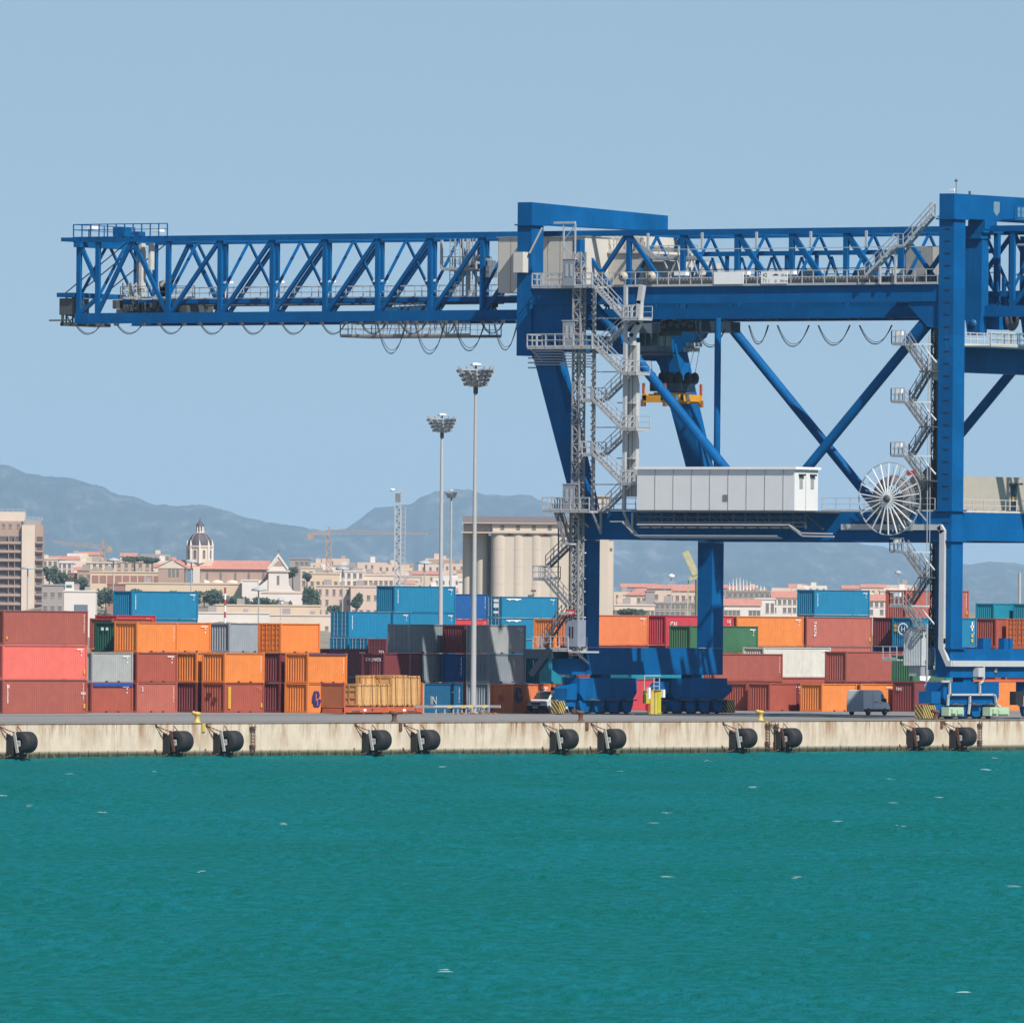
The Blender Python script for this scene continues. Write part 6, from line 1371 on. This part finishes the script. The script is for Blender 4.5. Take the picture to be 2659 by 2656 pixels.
# basilica
def basilica():
    d = 4400; t, W_, s = far('basilica', 'cream basilica with a dark dome, lantern and red tiled nave', 'church', 400, 760, 1560, d); X = lambda x: (x-400)/s; Z = lambda y: (1560-y)/s
    cr = stucco('pale'); wh = stucco('white'); gy = stucco('tan')
    # nave
    nv = block(t, gy, X(520), X(700), 4, 18, -6, Z(1475), 'nave_wall')
    MB().prism([(3.2, Z(1476)), (18.8, Z(1476)), (12, Z(1453))], 0, X(455), X(700)).build('roof', TILE, t)
    for x in (537, 572, 610, 645, 683): 
        MB().prism([(X(x)-.35, Z(1504)), (X(x)+.35, Z(1504)), (X(x)+.35, Z(1487)), (X(x), Z(1482)), (X(x)-.35, Z(1487))], 1, 3.86, 3.99).build('window', WIN, nv)
        MB().lathe([(2.3, 3.2), (1.6, 4.0), (.0, 4.3)], (X(x)-1.2, 3.6, Z(1512)-3.2), 2, 14).build('chapel_dome', cr, t)
    block(t, cr, X(500), X(518), 2.2, 3.95, -6, Z(1470), 'buttress'); block(t, cr, X(520), X(700), 1.5, 3.9, -6, Z(1514), 'aisle_wall')
    # transept gable with three windows
    block(t, gy, X(410), X(478), .5, 14, -6, Z(1475), 'transept'); MB().prism([(X(406), Z(1475)), (X(482), Z(1475)), (X(445), Z(1456))], 1, .3, 14).build('gable', cr, t)
    MB().add([(X(404), .1, Z(1474)), (X(404), 14, Z(1474)), (X(445), 14, Z(1453)), (X(445), .1, Z(1453)), (X(484), .1, Z(1474)), (X(484), 14, Z(1474))], [(0, 1, 2, 3), (3, 2, 5, 4)]).build('roof', mat('roof_grey_green', (.16, .17, .15), .8), t)
    for x in (440, 450, 461): MB().box(X(x)-.42, X(x)+.42, .40, .49, Z(1497), Z(1476)).build('window', WIN, t)
    # dome
    cx, cy = X(516), 10; oct_ = lambda r, h: (r, h)
    R = 33/s
    block(t, cr, X(483), X(549), 6.5, 14, Z(1480), Z(1452), 'crossing')
    MB().lathe([(R*1.0, Z(1460)), (R*1.0, Z(1420)), (R*1.08, Z(1419)), (R*1.08, Z(1415)), (0, Z(1415))], (cx, cy, 0), 2, 8, smooth=False).build('drum', cr, t)
    for k in range(8):
        a = pi/8*0+2*pi*k/8; q = (cx+R*.99*cos(a), cy+R*.99*sin(a)); MB().tube((q[0], q[1], Z(1462)), (q[0], q[1], Z(1410)), .42, 8).build('column', wh, t)
        MB().tube((q[0], q[1], Z(1410)), (q[0], q[1], Z(1400)), .3, 6, .05).build('finial', wh, t)
        a2 = a+pi/8; r2 = R*.93*cos(pi/8)*1.0; n_ = Vector((cos(a2), sin(a2), 0)); c = Vector((cx, cy, 0))+n_*(R*.93); side = Vector((-sin(a2), cos(a2), 0))
        MB().bar(c+Vector((0, 0, Z(1449))), c+Vector((0, 0, Z(1430))), .95, .12, side).tube(c-n_*.03+Vector((0, 0, Z(1430))), c+n_*.06+Vector((0, 0, Z(1430))), .475, 12).build('window', WIN, t)
    P = [(R*.95*cos(q), Z(1416)+(1416-1379)/s*sin(q)) for q in [i*pi/2/10*.93 for i in range(11)]]
    MB().lathe(P, (cx, cy, 0), 2, 24).build('dome', SLATE, t)
    for k in range(8):
        a = 2*pi*k/8; mb = MB(); pts = [(cx+(r_+.04)*cos(a), cy+(r_+.04)*sin(a), h+.04) for r_, h in P]; mb.path(pts, .12, 5); mb.build('dome_rib', stucco('grey'), t)
    MB().lathe([(1.6, Z(1383)), (1.7, Z(1381)), (.8, Z(1379))], (cx, cy, 0), 2, 12).build('lantern_base', wh, t)
    for k in range(8): a = 2*pi*k/8; MB().tube((cx+1.25*cos(a), cy+1.25*sin(a), Z(1381)), (cx+1.15*cos(a), cy+1.15*sin(a), Z(1364)), .22, 6).build('lantern_column', wh, t)
    MB().lathe([(.7, Z(1380)), (.7, Z(1365))], (cx, cy, 0), 2, 8).build('lantern_core', stucco('grey'), t)
    MB().lathe([(1.5, Z(1364)), (1.5, Z(1362)), (1.0, Z(1357)), (.4, Z(1353)), (.1, Z(1346)), (0, Z(1340))], (cx, cy, 0), 2, 12).build('lantern_roof', SLATE, t)
    # facade
    f = MB(); A = [(697, 1560), (697, 1475), (702, 1471), (722, 1438), (742, 1471), (748, 1475), (750, 1515), (760, 1530), (778, 1535), (778, 1560)]
    f.prism([(X(x), Z(y)) for x, y in A], 1, -2, 3); f.build('facade', wh, t)
    MB().prism([(X(694), Z(1473)), (X(722), Z(1434)), (X(750), Z(1473)), (X(746), Z(1476)), (X(722), Z(1443)), (X(698), Z(1476))], 1, -2.4, -1.9).build('pediment', wh, t)
    MB().box(X(692), X(753), -2.5, -2.02, Z(1482), Z(1478)).box(X(680), X(780), -2.5, -2.02, Z(1537), Z(1532)).build('cornice', cr, t)
    MB().box(X(722)-.45, X(722)+.45, -2.06, -2.01, Z(1516), Z(1492)).build('window', WIN, t); MB().prism([(X(708), Z(1467)), (X(722), Z(1452)), (X(736), Z(1467))], 1, -2.08, -2.01).build('relief', gy, t)
    MB().bar((X(722), 0, Z(1436)), (X(722), 0, Z(1424)), .14).bar((X(722)-.5, 0, Z(1428)), (X(722)+.5, 0, Z(1428)), .12).build('cross', DGREY, t)
    MB().prism([(X(660), Z(1530)), (X(697), Z(1500)), (X(697), Z(1560)), (X(660), Z(1560))], 1, -1.5, 3).build('side_wing', wh, t)
    block(t, wh, X(640), X(785), -3, 3, -8, Z(1540), 'lower_facade')
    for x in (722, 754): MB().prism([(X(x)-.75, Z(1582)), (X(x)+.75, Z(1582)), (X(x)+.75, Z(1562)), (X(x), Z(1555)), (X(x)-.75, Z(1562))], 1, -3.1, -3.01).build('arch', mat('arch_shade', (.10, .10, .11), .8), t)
basilica()
# town buildings, left to right
flat('small white house with brown roof hut right of the apartment tower', 110, 150, 1452, 1500, 4480, 'pale', cols=3, rows=2)
flat('white terraced house behind the trees near the apartment tower', 148, 187, 1462, 1500, 4500, 'white', cols=3, rows=2)
flat('low greenish glass roofed hall below the tower', 108, 165, 1520, 1600, 3900, 'grey', cols=3, rows=2)
t, W_, H, s = flat('white modern block with a wide dark opening left of the blue container', 166, 248, 1536, 1610, 3800, 'white', cols=0, name='block')
MB().box(W_*.32, W_*.75, -.08, -.01, .5, H*.55).build('opening', mat('opening_shade', (.16, .20, .26), .7), t); MB().box(W_*.03, W_*.30, .5, 5, H, H+3).build('roof_tower', stucco('white'), t)
MB().box(W_*.06, W_*.24, .42, .49, H+1.2, H+2).build('window', mat('window_green', (.05, .2, .18), .4), t)
flat('brownish roofed house at the foot of the hill, left', 175, 230, 1490, 1530, 4450, 'brick', cols=3, rows=1)
flat('cream apartment house with roof garden, left of the basilica', 200, 262, 1482, 1540, 4440, 'tan', cols=3, rows=2)
flat('long pink brown terrace with arched panels', 234, 418, 1486, 1530, 4420, 'cream', cols=0, name='terrace')
t = [o for o in col.objects if o.get('label') == 'long pink brown terrace with arched panels'][0]
for i in range(9): MB().box(.6+i*2.7, 2.9+i*2.7, -.08, -.01, 2.2, 4.9).build('panel', stucco('brick'), t)
flat('tall old house with grey shutters behind the terrace', 222, 300, 1462, 1500, 4470, 'pale', cols=5, rows=2)
flat('large flat roofed building with hedge on its roof', 300, 392, 1460, 1500, 4475, 'sand', cols=5, rows=2)
flat('small grey hut on the roof line left of the basilica gable', 360, 395, 1450, 1470, 4490, 'grey', cols=2, rows=1)
flat('long cream convent wing with tall narrow windows', 308, 630, 1515, 1580, 4330, 'cream', cols=13, rows=1, ww=.8, wh=2.4, name='convent')
flat('plain dark brown house between the trees and the convent', 278, 322, 1518, 1570, 4310, 'brick', cols=0, name='house')
flat('rounded white apse building right of the convent', 628, 668, 1508, 1575, 4320, 'white', cols=0, name='house')
flat('grey stepped villa behind the facade, right', 752, 803, 1452, 1500, 4480, 'grey', cols=4, rows=2)
flat('cream low villa with dark openings right of the facade', 780, 835, 1475, 1530, 4450, 'pale', cols=3, rows=2)
flat('cream terrace with dark roof garden, centre', 803, 880, 1490, 1535, 4430, 'cream', cols=5, rows=1)
flat('white apartment block under the tower crane', 868, 944, 1484, 1530, 4440, 'white', cols=5, rows=2)
flat('long white building with grey shadowed windows, centre', 930, 1022, 1494, 1560, 4450, 'pale', cols=7, rows=2)
flat('pale pink corner building with tall paired windows', 822, 912, 1522, 1610, 4250, 'pink', cols=5, rows=3, ww=.9, wh=1.9)
flat('pale house with lamp, right of the pink corner building', 910, 985, 1524, 1610, 4240, 'pink', cols=4, rows=2)
flat('cream low wall building at the foot of the basilica', 560, 830, 1572, 1620, 4100, 'cream', cols=12, rows=1, ww=1.0, wh=1.4, name='wall_building')
flat('white low shed behind the orange containers, left centre', 500, 700, 1592, 1640, 4000, 'white', cols=8, rows=1, ww=.9, wh=1.1, name='shed')
flat('low white storehouse behind the blue stack', 700, 860, 1598, 1650, 3980, 'pale', cols=7, rows=1, ww=1.0, wh=1.2, name='shed')
flat('white water tank building beside the top blue container', 1190, 1212, 1510, 1580, 3300, 'white', cols=1, rows=1)
# right part seen through the portal
flat('villa with a red hipped roof left of the yellow crane', 1625, 1692, 1545, 1600, 4200, 'pale', cols=5, rows=2, roof='hip')
t, W_, H, s = flat('domed pavilion with broad red roof in the portal opening', 1680, 1745, 1528, 1600, 4250, 'pink', cols=4, rows=2, roof='hip')
flat('long house with red roof behind the yellow crane', 1735, 1830, 1534, 1600, 4270, 'pink', cols=6, rows=2, roof='gable')
flat('row of small pale houses low in the portal opening', 1596, 1700, 1572, 1610, 4000, 'pale', cols=9, rows=1, group='town houses on the far shore')
flat('second row of pale and grey houses right of the blue shaded block', 1700, 1820, 1566, 1610, 4020, 'grey', cols=9, rows=2)
flat('dark blue grey block between the red roofs', 1676, 1700, 1536, 1580, 4150, 'grey', cols=0)
flat('large hotel with spiky roof ornaments seen through the portal', 1888, 2000, 1536, 1600, 4200, 'grey', cols=8, rows=3, name='hotel')
t = [o for o in col.objects if o.get('label', '').startswith('large hotel')][0]
for i in range(12): x = .8+i*1.15; h = 4.5*(1-abs(i-3.2)/9)+random.uniform(0, 1.2); MB().tube((x, 3, 8), (x, 3, 8+h), .35, 6, .08).build('roof_spike', stucco('white'), t)
flat('white classical building with tall pilasters right of the hotel', 1960, 2012, 1556, 1605, 4100, 'white', cols=4, rows=1, ww=1.0, wh=3)
flat('reddish roofed house beside the teal container', 2005, 2070, 1552, 1600, 4180, 'white', cols=5, rows=2, roof='gable')
flat('low cluster of houses with pink roofs left of the teal container', 1880, 1975, 1572, 1610, 4010, 'white', cols=9, rows=1, roof='gable')
flat('pale house showing between the teal and the brown container', 2256, 2310, 1560, 1605, 4180, 'white', cols=4, rows=2, roof='gable')
flat('grey white block peeping over the containers near the stairs', 2285, 2330, 1535, 1600, 4220, 'pale', cols=4, rows=3)
# trees
def blob_tree(x, yb, h_px, w_px, d, label, seed):
    r = random.Random(seed); p = world(x, yb, d); s = F/d; H, W_ = h_px/s, w_px/s
    t = thing('tree', label, 'tree', (p.x, p.y, p.z), -PHI, 'trees between the town houses')
    MB().tube((0, 0, -4), (0, 0, H*.55), .25+H*.02, 7, .12).build('trunk', TRUNK, t)
    mb = MB(); lob = [(r.uniform(-.32, .32)*W_, r.uniform(-1, 1)*W_*.25, H*r.uniform(.35, .78), r.uniform(.20, .34)) for _ in range(9)]
    for lx, ly, lz, lr in lob:
        mb.tube((0, 0, H*.3), (lx, ly, lz), .10, 4, .05)
        for _ in range(75):
            v = Vector((r.gauss(0, 1), r.gauss(0, 1), r.gauss(0, 1))).normalized()*(r.random()**.4)
            c = Vector((lx+v.x*W_*lr*.8, ly+v.y*W_*lr*.8, lz+v.z*H*lr*.75)); a = Vector((r.gauss(0, 1), r.gauss(0, 1), r.gauss(0, 1))).normalized(); b = a.orthogonal().normalized(); q = r.uniform(.25, .6)
            mb.add([c-a*q-b*q*.5, c+a*q-b*q*.4, c+a*q*.8+b*q*.6, c-a*q*.7+b*q*.5], [(0, 1, 2, 3)])
    mb.build('crown', TREEM, t)
TR = [(128, 1520, 60, 52, 4330, 'broad dark tree just right of the apartment tower'), (160, 1530, 45, 60, 4320, 'dark tree behind the white modern block'), (200, 1545, 50, 60, 4300, 'tree left of the cream apartment house'),
 (248, 1590, 75, 90, 4200, 'large dark tree left of the high blue container'), (215, 1598, 55, 50, 4150, 'green tree beside the white modern block arch'), (275, 1585, 60, 60, 4190, 'tree just left of the blue container top'),
 (258, 1635, 55, 60, 3900, 'low bush like tree above the green container'), (345, 1556, 26, 44, 4280, 'small tree before the convent windows'), (440, 1556, 24, 50, 4280, 'small tree above the high blue container'),
 (530, 1580, 50, 70, 4250, 'round tree right of the high blue container'), (565, 1580, 55, 64, 4250, 'round tree left of the red and white mast'), (610, 1592, 52, 70, 4240, 'wide tree right of the red and white mast'), (650, 1594, 46, 60, 4240, 'dark tree left of the basilica arch'), (695, 1590, 40, 50, 4240, 'small tree under the basilica facade'),
 (760, 1512, 45, 34, 4400, 'slim tree beside the basilica facade'), (797, 1515, 30, 26, 4400, 'little cypress right of the facade'), (800, 1580, 60, 32, 4230, 'dark tree in the gap before the pink corner building'), (815, 1600, 74, 30, 4225, 'tall dark tree left of the pink corner building'),
 (925, 1600, 65, 34, 4200, 'dark cypress between the two pink buildings'), (870, 1596, 26, 60, 4200, 'low tree row part above the blue doors'), (350, 1462, 18, 70, 4460, 'roof garden hedge like tree on the flat roofed building'), (395, 1464, 16, 40, 4460, 'roof garden tree at the right end of the hedge'),
 (1580, 1605, 34, 30, 3900, 'dark bush at the foot of the silo tower'), (1650, 1606, 30, 60, 3900, 'dark shrubby tree in the portal opening'), (1625, 1606, 24, 40, 3900, 'low shrubby tree left in the portal opening')]
for i, a in enumerate(TR): blob_tree(*a, 50+i)
# tower cranes and masts
def tcrane(x, yb, yt, xl, xr, d, label, tilt=0):
    p = world(x, yb, d); s = F/d; t = thing('tower_crane', label, 'tower crane', (p.x, p.y, p.z), -PHI, 'distant construction cranes'); H = (yb-yt)/s
    mb = MB(); lattice(mb, -.9, -.9, 0, H, 1.8, .16, 2.2); mb.build('mast', MTAN, t)
    a, b = (xl-x)/s, (xr-x)/s; mb = MB(); n = 26
    for i in range(n):
        q0, q1 = i/n, (i+1)/n; z0 = H+(1 if a < 0 else 0)+tilt*q0*abs(b); z1 = H+(1 if a < 0 else 0)+tilt*q1*abs(b)
        X0, X1 = b*q0, b*q1; mb.bar((X0, 0, z0), (X1, 0, z1), .2); mb.bar((X0, 0, z0+1.2*(1-q0*.6)), (X1, 0, z1+1.2*(1-q1*.6)), .2); mb.bar((X0, 0, z0), (X1, 0, z1+1.2*(1-q1*.6)), .12)
    mb.build('jib', MTAN, t); mb = MB(); mb.bar((0, 0, H+1), (a, 0, H+.6), .7, .8); mb.box(a, a+2.2, -.7, .7, H-1.2, H+1.0); mb.build('counter_jib', MTAN, t)
    MB().bar((0, 0, H), (0, 0, H+3.6), .6).bar((0, 0, H+3.5), (b*.5, 0, H+1.8), .08).bar((0, 0, H+3.5), (a*.8, 0, H+1.4), .08).build('peak', MTAN, t)
tcrane(853, 1495, 1392, 797, 1110, 4700, 'ochre tower crane with a long jib over the centre of the town')
tcrane(266, 1480, 1425, 276, 135, 4800, 'far ochre construction crane left of the basilica dome', .12)
def post(x, yb, yt, d, label, w_=.3, red=False, head=True):
    p = world(x, yb, d); s = F/d; H = (yb-yt)/s; t = thing('lamp_mast', label, 'mast', (p.x, p.y, p.z), -PHI, 'slim masts behind the yard')
    n = 6
    for i in range(n if red else 1):
        k = n if red else 1; MB().tube((0, 0, H*i/k), (0, 0, H*(i+1)/k), w_/2, 8).build('pole', (REDP if (i % 2) else WHITE) if red else POLE, t)
    if head: MB().lathe([(.1, H), (1.5*w_*4, H+.1), (1.2*w_*4, H+.5), (.1, H+.8)], (0, 0, 0), 2, 10).build('head', GREY, t)
post(71, 1600, 1478, 3200, 'grey lamp mast with dish head in front of the apartment tower', .35); post(294, 1540, 1458, 2600, 'lamp mast with flat head left of the high blue container', .25)
post(496, 1545, 1462, 2600, 'lamp mast with flat head right of the basilica transept', .25); post(584, 1620, 1525, 3000, 'red and white banded mast among the trees', .5, True, False)
post(671, 1625, 1535, 2400, 'rusty lamp mast with cluster head before the basilica', .25); post(889, 1620, 1480, 2900, 'lamp mast with green dish head by the pink building', .3)
post(728, 1612, 1562, 2300, 'short street lamp below the basilica arches', .12); post(1102, 1530, 1465, 2700, 'slim grey mast beside the second flood light mast', .3)
post(1743, 1590, 1500, 3400, 'tripod beacon mast with a white top in the portal opening', .2, False, False)
t = [o for o in col.objects if o.get('label', '').startswith('tripod beacon')][0]
MB().bar((0, 0, 9), (-2.2, 0, 5.4), .12).bar((0, 0, 9), (2.2, 0, 5.4), .12).bar((-2.2, 0, 5.4), (2.2, 0, 5.4), .1).bar((0, 0, 9.2), (-3, 0, 4.6), .06).bar((0, 0, 9.2), (3, 0, 4.6), .06).build('stay', LAMPG, t); MB().lathe([(0, 9.2), (.8, 9.4), (.9, 10), (0, 10.4)], (0, 0, 0), 2, 10).build('beacon', WHITE, t)
post(2647, 1600, 1487, 2500, 'thick white chimney like mast at the right edge', .6, False, False); post(2055, 1600, 1525, 3000, 'thin mast left of the teal container', .12, False, False); post(2332, 1540, 1490, 3000, 'thin mast with white float top near the stairs', .15)
def latticemast():
    d = 1700; p = world(1031, 1560, d); s = F/d; t = thing('antenna_mast', 'lattice antenna mast with ladder left of the flood light masts', 'antenna mast', (p.x, p.y, p.z), -PHI); Z = lambda y: (1560-y)/s
    mb = MB(); lattice(mb, -.35, -.35, -6, Z(1312), .75, .08, .9); mb.build('lattice', POLE, t)
    mb = MB(); ladder(mb, (.75, 0, Z(1515)), (.75, 0, Z(1315)), .55, sp=.65, r=.035); mb.bar((.3, 0, Z(1482)), (1.4, 0, Z(1482)), .08); mb.build('ladder', GREY, t)
    MB().box(-.35, .35, -.4, .4, Z(1304), Z(1281)).build('equipment_box', mat('box_grey', (.2, .22, .22), .6), t)
    mb = MB()
    for y in (1285, 1294, 1307): mb.bar((0, 0, Z(y)), (1.1, 0, Z(y)), .1)
    mb.box(-.4, 1.2, -.5, .5, Z(1309), Z(1307)); mb.bar((.4, 0, Z(1281)), (.4, 0, Z(1262)), .05); mb.box(-.6, .5, -.2, .2, Z(1278), Z(1276)); mb.build('platform', GREY, t)
    MB().lathe([(0, 0), (.3, .1), (.34, .35), (0, .4)], (-.75, 0, Z(1276)), 2, 10).build('dish', WHITE, t)
    mb = MB(); mb.bar((.5, 0, Z(1515)), (1.4, 0, Z(1500)), .12); mb.bar((1.4, 0, Z(1500)), (2.0, 0, Z(1494)), .3); mb.box(.9, 1.2, 0, .3, Z(1520), Z(1500)); mb.build('camera_arm', LAMPG, t)
latticemast()
def yellow_crane():
    d = 2400; p = world(1783, 1600, d); s = F/d; t = thing('harbour_crane', 'pale yellow slewing harbour crane with raised boom behind the far portal leg', 'crane', (p.x, p.y, p.z), -PHI); X = lambda x: (x-1783)/s; Z = lambda y: (1600-y)/s
    m = mat('pale_yellow', (.55, .52, .30), .6, var=.2)
    MB().bar((X(1778), 0, Z(1432)), (X(1806), 0, Z(1492)), 1.5, 1.3, (0, 1, 0)).build('boom', m, t); MB().prism([(X(1790), Z(1496)), (X(1800), Z(1488)), (X(1815), Z(1486)), (X(1816), Z(1506)), (X(1800), Z(1504)), (X(1788), Z(1508))], 1, -.6, .6).build('jib_head', m, t)
    MB().bar((X(1787), 0, Z(1506)), (X(1785), 0, Z(1600)), .25).build('hoist_rope', m, t); MB().tube((X(1815), 0, -6), (X(1815), 0, Z(1500)), .8, 10).build('column', m, t)
yellow_crane()
# town hill
def townhill():
    xs = np.linspace(-900, 3600, 120); vs = []; rows = [(3300, 0), (3700, .15), (4000, .38), (4300, .7), (4600, 1.0), (5200, .9), (6200, 0)]
    for d, f in rows:
        for x in xs:
            hgt = 13+9*math.exp(-((x-560)/420)**2)+2*sin(x*.013); p = world(x, CY, d); vs.append((p.x, p.y, -1.15+f*hgt*.9+(.4*sin(x*.05+d) if 0 < f else 0)))
    n = len(xs); fs = [(j*n+i, j*n+i+1, (j+1)*n+i+1, (j+1)*n+i) for j in range(len(rows)-1) for i in range(n-1)]
    me = bpy.data.meshes.new('town_hill'); me.from_pydata(vs, [], fs); me.materials.append(mat('hill_earth', (.30, .25, .18), .9, var=.35, scale=.03)); tag(put('town_hill', me), kind='structure')
townhill()

# the dense quarter behind: too many far-off houses to count
def quarter(xr, yr, n, label, seed, d0=4500):
    r = random.Random(seed); cols_ = ['cream', 'pale', 'white', 'tan', 'pink', 'grey']; mats = [stucco(c) for c in cols_]+[TILE, WIN]; mb = MB(); s = F/d0
    for i in range(n):
        x = r.uniform(*xr); yb = r.uniform(*yr); d = d0+(yr[1]-yb)*9; W_ = r.uniform(5, 13); H = r.uniform(4, 9); p = world(x, yb, d); k = r.randrange(6)
        lx = lambda a, b, z: (p.x+a*cos(PHI)+b*sin(PHI), p.y-a*sin(PHI)+b*cos(PHI), p.z+z)
        def bx(a0, a1, b0, b1, z0, z1, mi): mb.add([lx(a0, b0, z0), lx(a1, b0, z0), lx(a1, b1, z0), lx(a0, b1, z0), lx(a0, b0, z1), lx(a1, b0, z1), lx(a1, b1, z1), lx(a0, b1, z1)], [(0, 3, 2, 1), (4, 5, 6, 7), (0, 1, 5, 4), (1, 2, 6, 5), (2, 3, 7, 6), (3, 0, 4, 7)], mi)
        bx(0, W_, 0, 9, -14, H, k)
        if r.random() < .18: mb.add([lx(-.3, -.3, H), lx(W_+.3, -.3, H), lx(W_+.3, 9.3, H), lx(-.3, 9.3, H), lx(-.3, 4.5, H+1.4), lx(W_+.3, 4.5, H+1.4)], [(0, 1, 5, 4), (2, 3, 4, 5), (0, 4, 3), (1, 2, 5)], 6)
        elif r.random() < .6: q = r.uniform(1, W_-3); bx(q, q+2, 2, 5, H, H+r.uniform(1, 2.4), r.randrange(6))
        nc = int(W_/2.4)
        for c in range(nc):
            for f in range(int(H/3.1)):
                if r.random() < .85: a = (c+.5)*W_/nc; bx(a-.45, a+.45, -.05, .0, H-2.6-f*3.0, H-1.1-f*3.0, 7)
    o = mb.build('town_quarter', mats); tag(o, label, 'houses', kind='stuff')
quarter((100, 420), (1488, 1560), 46, 'dense far-off houses climbing the hill right of the apartment tower', 5)
quarter((760, 1200), (1500, 1590), 70, 'dense far-off houses between the basilica and the silos', 6)
quarter((400, 760), (1560, 1610), 22, 'dense far-off houses below the basilica', 8, 4350)
quarter((1592, 2340), (1575, 1612), 90, 'dense far-off houses low behind the containers in the portal opening', 9)
